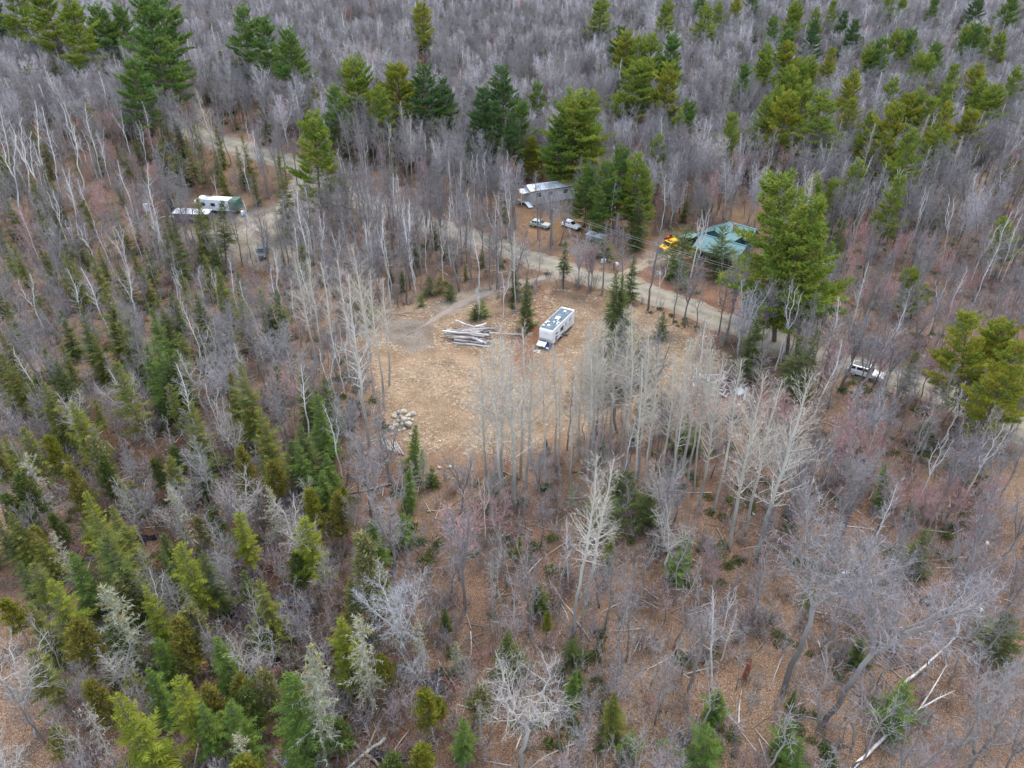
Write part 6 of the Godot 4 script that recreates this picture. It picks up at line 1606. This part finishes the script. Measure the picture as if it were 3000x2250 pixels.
func make_debris() -> void:
	# the collapsed shed
	var tones := [Color(0.36, 0.35, 0.35), Color(0.26, 0.24, 0.24), Color(0.46, 0.44, 0.43), Color(0.16, 0.14, 0.13), Color(0.38, 0.33, 0.3)]
	for k in 95:
		var u := rng.randf_range(-1, 1)
		var v := rng.randf_range(-1, 1)
		var L := rng.randf_range(0.9, 3.2)
		var o := single("broken_board", boxg(Vector3.ZERO, Vector3(rng.randf_range(0.1, 0.24), 0.04, L), tones[rng.randi() % 5] * rng.randf_range(0.8, 1.2), 0.0), paint(0.9), "weathered broken board in the heap of the collapsed shed", "board", on(31.0 + u * 4.2, -88.7 + v * 3.2, 0.08 + rng.randf() * 1.5 * (1.0 - maxf(absf(u), absf(v)))), rng.randf() * TAU, "boards of the collapsed shed")
		o.rotation.x = rng.randf_range(-0.3, 0.3)
		o.rotation.z = rng.randf_range(-0.3, 0.3)
	for q in [[29.6, -86.9, 0.7, 4.6, "long grey beam lying across the front of the collapsed shed"], [35.5, -93.6, 0.9, 4.0, "grey beam leaning by the fir above the collapsed shed"], [36.2, -92.2, 1.6, 2.4, "short pale beam lying by the fir above the collapsed shed"], [32.8, -91.5, -0.6, 4.2, "slanting beam rising from the back of the collapsed shed"]]:
		var o := single("beam", boxg(Vector3.ZERO, Vector3(0.16, 0.14, q[3]), Color(0.45, 0.42, 0.4), 0.01), paint(0.9), q[4], "beam", on(q[0], q[1], 0.45), q[2])
		o.rotation.x = 0.12
	for q in [[33.2, -86.2, 0.5, "pale grey metal sheet at the front of the collapsed shed", Color(0.42, 0.45, 0.46)], [29.2, -89.8, 1.1, "pale grey metal sheet at the left of the collapsed shed", Color(0.45, 0.47, 0.48)], [40.9, -88.2, 0.9, "upright pale corrugated sheet right of the collapsed shed", Color(0.48, 0.52, 0.52)]]:
		var g := Geo.new()
		for i in 12:
			var x := -0.75 + i * 0.125
			g.quad(Vector3(x, 0.03 * (i % 2), -0.6), Vector3(x + 0.125, 0.03 * ((i + 1) % 2), -0.6), Vector3(x + 0.125, 0.03 * ((i + 1) % 2), 0.6), Vector3(x, 0.03 * (i % 2), 0.6), q[4])
		var o := single("metal_sheet", g, paint(0.5, 0.2), q[3], "metal sheet", on(q[0], q[1], 0.6), q[2])
		o.rotation.x = 1.1 if q[0] > 38 else 0.35
	for q in [[27.0, -88.4, 0.35, "white scrap at the left end of the collapsed shed"], [28.8, -84.3, 0.3, "white scrap in front of the collapsed shed, left of three"], [29.9, -84.0, 0.28, "white scrap in front of the collapsed shed, middle of three"], [32.4, -83.4, 0.45, "white scrap in front of the collapsed shed, right of three"], [37.9, -82.6, 0.5, "long white scrap right of the collapsed shed"], [28.3, -61.5, 0.4, "white rag on the leaves below the collapsed shed"], [52.8, -56.5, 0.55, "cream rag under the twigs near the right edge"], [47.1, -47.4, 0.5, "white plastic bag on the leaves near the tyre"], [34.9, -84.2, 0.4, "pale scrap behind the right foreground aspens"]]:
		single("scrap", rock_mesh(Vector3(q[2] * 0.65, q[2] * 0.2, q[2] * 0.4), Color(0.5, 0.5, 0.5), int(q[0] * 13)), paint(0.6), q[3], "litter", on(q[0], q[1], 0.1), rng.randf() * TAU)
	for q in [[33.0, -90.2, 0.22, Color(0.6, 0.42, 0.1), "small yellow scrap in the collapsed shed"], [29.0, -85.4, 0.25, Color(0.6, 0.3, 0.16), "small orange scrap in front of the collapsed shed"]]:
		single("scrap", rock_mesh(Vector3(q[2], q[2] * 0.5, q[2] * 0.7), q[3], int(q[0] * 17)), paint(0.6), q[4], "litter", on(q[0], q[1], 0.45), rng.randf() * TAU)
	for q in [[42.3, -48.6, 0.85, "black plastic heap in the lower right leaves"], [32.3, -61.4, 0.9, "black plastic bag on the leaves below the collapsed shed"]]:
		single("black_bag", rock_mesh(Vector3(q[2], q[2] * 0.35, q[2] * 0.6), Color(0.025, 0.027, 0.035), int(q[0] * 19)), paint(0.35), q[3], "bag", on(q[0], q[1], 0.12), 0.4)
	var bx := thing("white_box", "white open box lying under the big grey maple", "box", on(35.4, -52.2), 0.5)
	part("case", boxg(Vector3(0, 0.2, 0), Vector3(0.8, 0.4, 0.55), Color(0.74, 0.76, 0.8), 0.02), paint(0.6), bx)
	part("flap", boxg(Vector3(0.0, 0.45, 0.3), Vector3(0.78, 0.02, 0.35), Color(0.76, 0.78, 0.82), 0.0, Basis(Vector3.RIGHT, -0.5)), paint(0.6), bx)
	var tg := Geo.new()
	var n := 20
	for i in n:
		var a := TAU * i / n
		for j in 8:
			var b := TAU * j / 8
			tg.v.append(Vector3(cos(a) * (0.5 + 0.13 * cos(b)), 0.13 + 0.13 * sin(b), sin(a) * (0.5 + 0.13 * cos(b))))
			tg.c.append(Color(0.02, 0.02, 0.025))
	for i in n:
		for j in 8:
			var p := i * 8 + j
			var q := i * 8 + (j + 1) % 8
			var r := ((i + 1) % n) * 8 + j
			var s := ((i + 1) % n) * 8 + (j + 1) % 8
			for k in [p, q, r, q, s, r]: tg.ix.append(k)
	var ty := thing("discarded_rubber_ring", "black tyre lying on the leaves near the right edge", "tyre", on(49.0, -46.6, 0.04))
	part("tread", tg, paint(0.85), ty)
	var hub := Geo.new()
	disc(hub, Vector3(0.05, 0.1, 0.3), Vector3(0.2, 1, 0.1).normalized(), 0.2, 0.04, Color(0.03, 0.03, 0.035))
	part("hub_cap", hub, paint(0.5), ty)

func make_objects() -> void:
	travel_trailer()
	make_vehicles()
	make_house()
	make_mobile_home()
	make_camp()
	make_logs()
	make_rocks()
	make_poles()
	make_debris()

# ------------------------------------------------------------------ setting
func litter_texture() -> ImageTexture:
	var n := 1024
	var im := Image.create(n, n, false, Image.FORMAT_RGB8)
	im.fill(Color(0.66, 0.64, 0.62))
	var tones := [Color(0.92, 0.88, 0.83), Color(0.8, 0.77, 0.74), Color(0.5, 0.46, 0.44), Color(0.7, 0.67, 0.65), Color(1.0, 0.96, 0.91), Color(0.36, 0.33, 0.32), Color(0.84, 0.79, 0.74)]
	for i in 34000:
		var c: Color = tones[rng.randi() % tones.size()]
		c = c * rng.randf_range(0.85, 1.08)
		var x := rng.randi() % n
		var y := rng.randi() % n
		var a := rng.randf() * TAU
		var l := rng.randf_range(2.0, 5.5)
		var w := rng.randf_range(1.0, 2.4)
		var ca := cos(a); var sa := sin(a)
		var r := int(l) + 1
		for dy in range(-r, r + 1):
			for dx in range(-r, r + 1):
				var u := (dx * ca + dy * sa) / l
				var q := (-dx * sa + dy * ca) / w
				if u * u + q * q < 1.0: im.set_pixel(posmod(x + dx, n), posmod(y + dy, n), c)
	return ImageTexture.create_from_image(im)

func ground_color(p: Vector2, big: FastNoiseLite, fine: FastNoiseLite) -> Color:
	var n := big.get_noise_2d(p.x, p.y)
	var f := fine.get_noise_2d(p.x, p.y)
	var col := Color(0.33, 0.222, 0.176).lerp(Color(0.395, 0.29, 0.215), clampf(0.5 + n * 0.9 + f * 0.4, 0, 1))
	col = col.lerp(Color(0.2, 0.14, 0.11), clampf(0.22 - n * 0.9 + f * 1.1, 0, 0.9))
	for a in PATCHES:
		var poly: PackedVector2Array = a[0]
		var soft: float = a[2]
		var bb: Rect2 = a[3]
		if not bb.grow(soft + 2.0).has_point(p): continue
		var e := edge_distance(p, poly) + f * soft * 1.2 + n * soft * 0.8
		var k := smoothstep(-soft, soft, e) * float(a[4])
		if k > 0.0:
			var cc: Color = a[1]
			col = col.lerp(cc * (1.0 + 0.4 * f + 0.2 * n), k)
	return col

func make_ground() -> void:
	var big := FastNoiseLite.new()
	big.seed = 3; big.frequency = 0.035; big.fractal_octaves = 3
	var fine := FastNoiseLite.new()
	fine.seed = 9; fine.frequency = 0.22; fine.fractal_octaves = 3
	for a in PATCHES:
		var bb := Rect2(a[0][0], Vector2.ZERO)
		for q in a[0]: bb = bb.expand(q)
		a.append(bb); a.append(a[3] if a.size() > 4 else 1.0)
		if a.size() == 5: pass
	var g := Geo.new()
	var ds := []
	var d := -60.0
	while d < 900.0:
		ds.append(d)
		d += 8.0 if d < 15 else 0.75 if d < 175 else 2.0 if d < 300 else 5.0 if d < 460 else 25.0
	var cols := 300
	for dd in ds:
		var wide: float = 0.8 * maxf(dd, 20.0) + 40.0
		for i in cols + 1:
			var x := (2.0 * i / cols - 1.0) * wide
			g.v.append(on(x, -dd))
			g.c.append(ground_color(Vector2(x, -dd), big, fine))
	for r in ds.size() - 1:
		for i in cols:
			var p := r * (cols + 1) + i
			for k in [0, cols + 1, 1, 1, cols + 1, cols + 2]: g.ix.append(p + k)
	var m := StandardMaterial3D.new()
	m.vertex_color_use_as_albedo = true
	m.albedo_texture = litter_texture()
	m.uv1_triplanar = true
	m.uv1_world_triplanar = true
	m.uv1_scale = Vector3.ONE / 13.0
	m.roughness = 1.0
	m.metallic_specular = 0.1
	var o := part("ground", g, m, self)
	o.set_meta("kind", "structure")
	tag(o, "forest floor of brown fallen leaves and tan grass", "ground")

func strip(called: String, line: PackedVector2Array, hw: float, up: float, c1: Color, c2: Color, label: String, taper := 0.0) -> void:
	var cur := Curve2D.new()
	for i in line.size():
		var t := (line[mini(i + 1, line.size() - 1)] - line[maxi(i - 1, 0)]) * 0.22
		cur.add_point(line[i], -t, t)
	var nz := FastNoiseLite.new()
	nz.seed = 21; nz.frequency = 0.16; nz.fractal_octaves = 3
	var L := cur.get_baked_length()
	var n := int(L / 0.6)
	var g := Geo.new()
	var across := 12
	for i in n + 1:
		var p := cur.sample_baked(L * i / n)
		var q := cur.sample_baked(minf(L, L * i / n + 0.5)) - cur.sample_baked(maxf(0, L * i / n - 0.5))
		var s := Vector2(-q.y, q.x).normalized()
		for k in across + 1:
			var u := 2.0 * k / across - 1.0
			var w := hw * (1.0 + 0.4 * nz.get_noise_2d(i * 0.5, 50.0 * signf(u)) + 0.16 * nz.get_noise_2d(i * 3.0, 90.0 * signf(u)))
			if taper > 0.0: w *= smoothstep(0.0, taper, L - L * i / n) * (0.8 + 0.4 * nz.get_noise_2d(i * 1.3, 7.0))
			var at := p + s * u * w
			g.v.append(on(at.x, at.y, up * (1.0 - pow(absf(u), 6.0) * 1.6) + 0.06 * (1.0 - u * u)))
			var nn := nz.get_noise_2d(at.x * 2.5, at.y * 2.5)
			var tracks := exp(-pow((absf(u) - 0.42) / 0.16, 2.0))
			var c := c1.lerp(c2, clampf(0.5 + nn * 0.9 - tracks * 0.7, 0, 1))
			# fallen leaves lie scattered along the verges
			if absf(u) > 0.62 and nz.get_noise_2d(at.x * 7.0 + 40.0, at.y * 7.0) > 0.55 - absf(u) * 0.55: c = Color(0.3, 0.21, 0.165)
			g.c.append(c)
	for i in n:
		for k in across:
			var p := i * (across + 1) + k
			for j in [0, across + 1, 1, 1, across + 1, across + 2]: g.ix.append(p + j)
	var m := StandardMaterial3D.new()
	m.vertex_color_use_as_albedo = true
	var nt := NoiseTexture2D.new()
	nt.width = 512; nt.height = 512; nt.seamless = true
	var fn := FastNoiseLite.new()
	fn.seed = 5; fn.frequency = 0.08; fn.fractal_octaves = 4
	nt.noise = fn
	var gr := Gradient.new()
	gr.set_color(0, Color(0.72, 0.71, 0.7)); gr.set_color(1, Color(1, 1, 1))
	nt.color_ramp = gr
	m.albedo_texture = nt
	m.uv1_triplanar = true
	m.uv1_world_triplanar = true
	m.uv1_scale = Vector3.ONE / 7.0
	m.roughness = 1.0
	m.metallic_specular = 0.15
	var o := part(called, g, m, self)
	o.set_meta("kind", "structure")
	tag(o, label, "road")

func scatter(called: String, label: String, category: String, meshes: Array, lists: Array, m: Material) -> void:
	var root := Node3D.new()
	root.name = called
	add_child(root)
	tag(root, label, category, "", "stuff")
	for i in meshes.size():
		var l: Array = lists[i]
		if l.is_empty(): continue
		var mm := MultiMesh.new()
		mm.transform_format = MultiMesh.TRANSFORM_3D
		mm.use_colors = true
		mm.mesh = meshes[i]
		mm.instance_count = l.size()
		for k in l.size():
			mm.set_instance_transform(k, l[k][0])
			mm.set_instance_color(k, l[k][1])
		var o := MultiMeshInstance3D.new()
		o.name = called + "_growth"
		o.multimesh = mm
		if m: o.material_override = m
		root.add_child(o, true)

func zone_at(p: Vector2) -> Array:
	var z: Array = ZONES[0]
	for i in range(1, ZONES.size()):
		if inside(p, ZONES[i][0]): z = ZONES[i]
	return z

func blocked(p: Vector2, pad: float) -> bool:
	for a in KEEP:
		if inside(p, a): return true
	return road_distance(p) < 3.6 + pad

func fill_wood() -> void:
	var solo := {}
	var many := {}
	var cell := 2.6
	var d := 24.0
	var noise := FastNoiseLite.new()
	noise.seed = 77; noise.frequency = 0.03
	var taken_at := {}
	for t in TREES:
		taken_at[Vector2i(int(t[1] / 2.5), int(t[2] / 2.5))] = true
	while d < 190.0:
		var wide := 0.745 * d + 16.0
		var x := -wide
		while x < wide:
			var p := Vector2(x + rng.randf() * cell, -d - rng.randf() * cell)
			x += cell
			var roll := rng.randf()
			if taken_at.has(Vector2i(int(p.x / 2.5), int(p.y / 2.5))): continue
			if blocked(p, 1.2): continue
			var z := zone_at(p)
			var dens: float = z[1] / 100.0 * cell * cell * (1.0 + 0.7 * noise.get_noise_2d(p.x, p.y))
			if roll > dens: continue
			var r := rng.randf()
			for k in z[2]:
				r -= k[1]
				if r <= 0.0:
					var h := rng.randf_range(k[2], k[3])
					var fam: String = NAMES[family(k[0])][0]
					var item := [k[0], p.x, p.y, h]
					if int(solo.get(fam, taken.get(fam, 0))) < 295:
						solo[fam] = int(solo.get(fam, taken.get(fam, 0))) + 1
						plant(item[0], p.x, p.y, h, rng.randf_range(-0.05, 0.05) * h, rng.randf_range(-0.05, 0.05) * h, "")
					else:
						if not many.has(k[0]): many[k[0]] = []
						many[k[0]].append(item)
					break
		d += cell
	# the rest of the wood, too many to tell apart: one mass
	var meshes := []
	var lists := []
	var groves := make_groves()
	for g in groves:
		meshes.append(g)
		lists.append([])
	d = 189.0
	while d < 450.0:
		var wide := 0.745 * d + 20.0
		var x := -wide
		while x < wide:
			var p := Vector2(x + rng.randf_range(1, 7), -d - rng.randf_range(1, 7))
			x += 9.0
			if blocked(p, 5.0): continue
			var rot := Basis(Vector3.UP, rng.randf() * TAU)
			var sx := (hgt(p.x + 4, p.y) - hgt(p.x - 4, p.y)) / 8.0
			var sz := (hgt(p.x, p.y + 4) - hgt(p.x, p.y - 4)) / 8.0
			var shear := Basis(Vector3(1, sx, 0), Vector3.UP, Vector3(0, sz, 1))
			var s := rng.randf_range(0.68, 0.98)
			var f := rng.randf_range(0.95, 1.3)
			lists[rng.randi() % groves.size()].append([Transform3D(shear * rot * Basis.from_scale(Vector3(1, s, 1)), on(p.x, p.y)), Color(f, f, f)])
		d += 9.0
	var total := 0
	for kind in many:
		var pr: Array = protos[kind]
		var by := []
		for k in pr.size(): by.append([])
		for it in many[kind]:
			var tf := stand(kind, it[1], it[2], it[3], rng.randf_range(-0.05, 0.05) * it[3], rng.randf_range(-0.05, 0.05) * it[3])
			var f := rng.randf_range(0.8, 1.15)
			by[rng.randi() % pr.size()].append([tf, Color(f, f, f)])
			total += 1
		for k in pr.size():
			for ch in [0, 1]:
				meshes.append((pr[k].get_child(ch) as MeshInstance3D).mesh)
				lists.append(by[k])
	print("individual ", solo, " mass ", total)
	scatter("far_wood", "mass of leafless grey trees with scattered evergreens covering the far slope", "wood", meshes, lists, null)

# patches of far forest, each a dozen trees in one mesh
func make_groves() -> Array:
	var res := []
	for k in 10:
		var g := Geo.new()
		for i in 11:
			var r := rng.randf()
			var kind := "maple" if r < 0.62 else "birch" if r < 0.68 else "maple_pale" if r < 0.78 else "maple_red" if r < 0.85 else "sapling" if r < 0.915 else "fir_d" if r < 0.97 else "fir_o"
			var list: Array = protos[kind]
			var pr: Node3D = list[rng.randi() % list.size()]
			var h: float = BASE_H.get(kind, BASE_H.get(family(kind), 10.0)) * rng.randf_range(0.75, 1.1)
			var tf := stand(kind, 0, 0, h, rng.randf_range(-0.05, 0.05) * h, rng.randf_range(-0.05, 0.05) * h)
			tf.origin = Vector3(rng.randf_range(-5.2, 5.2), 0, rng.randf_range(-5.2, 5.2))
			var f := rng.randf_range(0.8, 1.15)
			for ch in pr.get_children():
				var a: Array = (ch.mesh as ArrayMesh).surface_get_arrays(0)
				var n := g.v.size()
				var vs: PackedVector3Array = tf * (a[Mesh.ARRAY_VERTEX] as PackedVector3Array)
				g.v.append_array(vs)
				for c in a[Mesh.ARRAY_COLOR]: g.c.append(Color(c.r * f, c.g * f, c.b * f))
				for j in a[Mesh.ARRAY_INDEX]: g.ix.append(n + j)
		var m := g.mesh()
		m.surface_set_material(0, bark)
		res.append(m)
	return res

func fill_under() -> void:
	var meshes := []
	var lists := []
	for k in 6:
		meshes.append(shrub([1.6, 2.4, 3.2, 2.0, 1.2, 2.8][k], [9, 10, 9, 14, 12, 7][k], [Color(0.25, 0.22, 0.2), Color(0.3, 0.27, 0.25), Color(0.33, 0.3, 0.27), Color(0.3, 0.2, 0.18), Color(0.28, 0.25, 0.22), Color(0.36, 0.33, 0.3)][k], [Color(0.34, 0.29, 0.275), Color(0.38, 0.35, 0.35), Color(0.35, 0.315, 0.3), Color(0.42, 0.25, 0.23), Color(0.4, 0.36, 0.33), Color(0.4, 0.37, 0.36)][k], 0.02).mesh())
		lists.append([])
	for m in meshes: m.surface_set_material(0, bark)
	var noise := FastNoiseLite.new()
	noise.seed = 13; noise.frequency = 0.045
	var cnt := 0
	for i in 22000:
		var d := 26.0 + 180.0 * pow(rng.randf(), 0.85)
		var x := rng.randf_range(-1, 1) * (0.75 * d + 12.0)
		var p := Vector2(x, -d)
		if blocked(p, 0.2): continue
		var z := zone_at(p)
		if rng.randf() > float(z[3]) * (0.75 + 0.9 * noise.get_noise_2d(x, d)): continue
		var k := rng.randi() % 6
		if k == 3 and rng.randf() < 0.6: k = 0
		var s := rng.randf_range(0.6, 1.3)
		var f := rng.randf_range(0.6, 1.0)
		lists[k].append([Transform3D(Basis(Vector3.UP, rng.randf() * TAU) * Basis.from_scale(Vector3(s, s * rng.randf_range(0.8, 1.2), s)), on(x, -d)), Color(f, f * rng.randf_range(0.95, 1.02), f)])
		cnt += 1
	print("shrubs ", cnt)
	scatter("undergrowth", "tangle of leafless twiggy shrubs and saplings between the trees", "undergrowth", meshes, lists, null)
	var sp_m := []
	var sp_l := []
	for k in 3:
		var g := Geo.new()
		for j in 60:
			var a := rng.randf() * TAU
			var b := Vector3(cos(a) * rng.randf_range(0, 0.5), rng.randf_range(0, 0.25), sin(a) * rng.randf_range(0, 0.5))
			var e := (rdir() + Vector3.UP * 0.6).normalized()
			g.sliver(b, b + e * rng.randf_range(0.15, 0.4), 0.05, e.cross(rdir()).normalized(), vary([Color(0.08, 0.11, 0.03), Color(0.11, 0.12, 0.035), Color(0.06, 0.09, 0.03)][k], 0.25))
		var mm := g.mesh()
		mm.surface_set_material(0, leaf)
		sp_m.append(mm); sp_l.append([])
	for i in 5000:
		var d := 26.0 + 120.0 * pow(rng.randf(), 0.9)
		var x := rng.randf_range(-1, 1) * (0.75 * d + 8.0)
		if blocked(Vector2(x, -d), 0.5) or noise.get_noise_2d(x * 2.0 + 300.0, d * 2.0) < 0.12: continue
		var s := rng.randf_range(0.5, 2.0)
		sp_l[i % 3].append([Transform3D(Basis(Vector3.UP, rng.randf() * TAU) * Basis.from_scale(Vector3(s, s * 0.8, s)), on(x, -d)), Color.WHITE])
	scatter("ground_cover", "patches of low green seedlings and moss on the forest floor", "ground cover", sp_m, sp_l, null)
	# fallen branches
	var sticks := []
	var sl := []
	for k in 3:
		var g := Geo.new()
		var q := stem(Vector3(-1.3, 0.04, 0), Vector3(1.3, 0.1, 0), 0.08, 4)
		g.tube(q, [0.05, 0.045, 0.04, 0.03, 0.01], 4, [[Color(0.3, 0.27, 0.24), Color(0.22, 0.18, 0.155), Color(0.4, 0.37, 0.33)][k]])
		for j in 4: g.sliver(q[1 + j % 3], q[1 + j % 3] + Vector3(rng.randf_range(0.2, 0.8), rng.randf_range(0.05, 0.4), rng.randf_range(-0.6, 0.6)), 0.018, Vector3.UP, Color(0.3, 0.26, 0.23))
		var mm := g.mesh()
		mm.surface_set_material(0, bark)
		sticks.append(mm)
		sl.append([])
	for i in 2600:
		var d := 26.0 + 130.0 * pow(rng.randf(), 0.9)
		var x := rng.randf_range(-1, 1) * (0.75 * d + 8.0)
		if blocked(Vector2(x, -d), 0.5): continue
		var s := rng.randf_range(0.4, 1.5)
		var f := rng.randf_range(0.7, 1.2)
		sl[i % 3].append([Transform3D(Basis(Vector3.UP, rng.randf() * TAU) * Basis(Vector3.FORWARD, rng.randf_range(-0.1, 0.1)) * Basis.from_scale(Vector3(s, 1, s)), on(x, -d, 0.02)), Color(f, f, f)])
	scatter("fallen_branches", "fallen grey branches lying about the leaf-covered floor", "branches", sticks, sl, null)
	# dry grass
	var gm := []
	var gl := []
	for k in 3:
		var g := Geo.new()
		for j in 26:
			var a := rng.randf() * TAU
			var b := Vector3(cos(a), 0, sin(a)) * rng.randf_range(0, 0.25)
			var e := b + Vector3(cos(a) * rng.randf_range(0.05, 0.4), rng.randf_range(0.05, 0.24), sin(a) * rng.randf_range(0.05, 0.4))
			g.sliver(b, e, 0.022, Vector3(-sin(a), 0, cos(a)), vary([Color(0.5, 0.385, 0.27), Color(0.43, 0.315, 0.215), Color(0.55, 0.45, 0.34)][k], 0.3))
		var mm := g.mesh()
		mm.surface_set_material(0, bark)
		gm.append(mm); gl.append([])
	var gn := FastNoiseLite.new()
	gn.seed = 4; gn.frequency = 0.12
	for i in 42000:
		var gp: PackedVector2Array = GRASS[0 if rng.randf() < 0.9 else 1]
		var bb := Rect2(gp[0], Vector2.ZERO)
		for q in gp: bb = bb.expand(q)
		var p := bb.position + Vector2(rng.randf(), rng.randf()) * bb.size
		if not inside(p, gp) or gn.get_noise_2d(p.x, p.y) + rng.randf_range(-0.45, 0.45) < 0.05: continue
		if inside(p, BARE[0]) or inside(p, BARE[1]) or inside(p, BARE[2]): continue
		if inside(p, TRAILER_PAD): continue
		var s := rng.randf_range(0.3, 0.8)
		var f := rng.randf_range(0.65, 1.1)
		gl[i % 3].append([Transform3D(Basis(Vector3.UP, rng.randf() * TAU) * Basis.from_scale(Vector3(s, s * 0.8, s)), on(p.x, p.y)), Color(f, f, f)])
	scatter("dry_grass", "matted tan dry grass covering the clearing", "grass", gm, gl, null)

func _ready() -> void:
	var cam := Camera3D.new()
	cam.name = "camera"
	add_child(cam)
	cam.position = Vector3(0, 58, 0)
	cam.rotation_degrees = Vector3(-33, 0, 0)
	cam.fov = 56.81
	cam.near = 0.5
	cam.far = 2000
	cam.current = true
	var env := Environment.new()
	var sky := ProceduralSkyMaterial.new()
	sky.sky_top_color = Color(0.84, 0.9, 0.99)
	sky.sky_horizon_color = Color(0.83, 0.87, 0.94)
	sky.ground_bottom_color = Color(0.3, 0.27, 0.25)
	sky.ground_horizon_color = Color(0.6, 0.6, 0.62)
	sky.sky_curve = 0.15
	env.background_mode = Environment.BG_SKY
	env.sky = Sky.new()
	env.sky.sky_material = sky
	env.tonemap_mode = Environment.TONE_MAPPER_LINEAR
	env.tonemap_exposure = 2.55
	env.sdfgi_enabled = true
	env.ssao_enabled = true
	env.ssil_enabled = true
	var we := WorldEnvironment.new()
	we.name = "overcast_sky"
	we.environment = env
	add_child(we)
	var sun := DirectionalLight3D.new()
	sun.name = "veiled_sun"
	sun.light_energy = 0.5
	sun.light_color = Color(1.0, 0.97, 0.92)
	sun.light_angular_distance = 20.0
	sun.shadow_enabled = true
	sun.rotation_degrees = Vector3(-58, 150, 0)
	add_child(sun)

	rng.seed = 2024
	bark = paint(0.9, 0.0, 0.2)
	leaf = StandardMaterial3D.new()
	leaf.vertex_color_use_as_albedo = true
	leaf.roughness = 0.75
	leaf.metallic_specular = 0.25
	leaf.backlight_enabled = true
	leaf.backlight = Color(0.75, 0.75, 0.75)
	make_ground()
	strip("gravel_road", ROAD, 4.0, 0.06, Color(0.34, 0.31, 0.255), Color(0.22, 0.19, 0.15), "pale gravel road running through the wood")
	strip("dirt_drive", DRIVE[0], 2.0, 0.09, Color(0.36, 0.3, 0.235), Color(0.27, 0.2, 0.15), "dirt drive curving from the road to the yellow SUV", 4.0)
	strip("gravel_track", DRIVE[1], 1.25, 0.05, Color(0.33, 0.29, 0.255), Color(0.31, 0.235, 0.18), "grey gravel track from the road into the clearing", 14.0)
	strip("lot_drive", DRIVE[2], 2.6, 0.05, Color(0.36, 0.33, 0.28), Color(0.29, 0.25, 0.2), "gravel drive from the road onto the camper lot", 8.0)
	for q in POOLS:
		var pg := Geo.new()
		var nn := 22
		var at := on(q[0], q[1], 0.05)
		for k in nn:
			var a := TAU * k / nn
			var b := TAU * (k + 1) / nn
			var ra: float = q[2] * (0.75 + 0.3 * sin(a * 3 + q[0]) + 0.15 * sin(a * 7))
			var rb: float = q[2] * (0.75 + 0.3 * sin(b * 3 + q[0]) + 0.15 * sin(b * 7))
			pg.tri(Vector3.ZERO, Vector3(cos(a) * ra * 1.5, 0, sin(a) * ra), Vector3(cos(b) * rb * 1.5, 0, sin(b) * rb), Color(0.012, 0.011, 0.012))
		var po := part(numbered("water_pool"), pg, paint(0.12, 0.0, 0.5), self)
		po.position = at
		tag(po, "dark pool of standing water in the swampy thicket", "water", "", "structure")
	print("ground ", Time.get_ticks_msec())
	make_protos()
	var tri := 0
	for k in protos:
		for o in protos[k]:
			for c in o.get_children(): tri += (c.mesh.surface_get_array_index_len(0)) / 3
	print("protos ", Time.get_ticks_msec(), " triangles ", tri)
	make_objects()
	for t in TREES:
		plant(t[0], t[1], t[2], t[3], t[4], t[5], t[6])
	fill_wood()
	fill_under()
	print("done ", Time.get_ticks_msec())
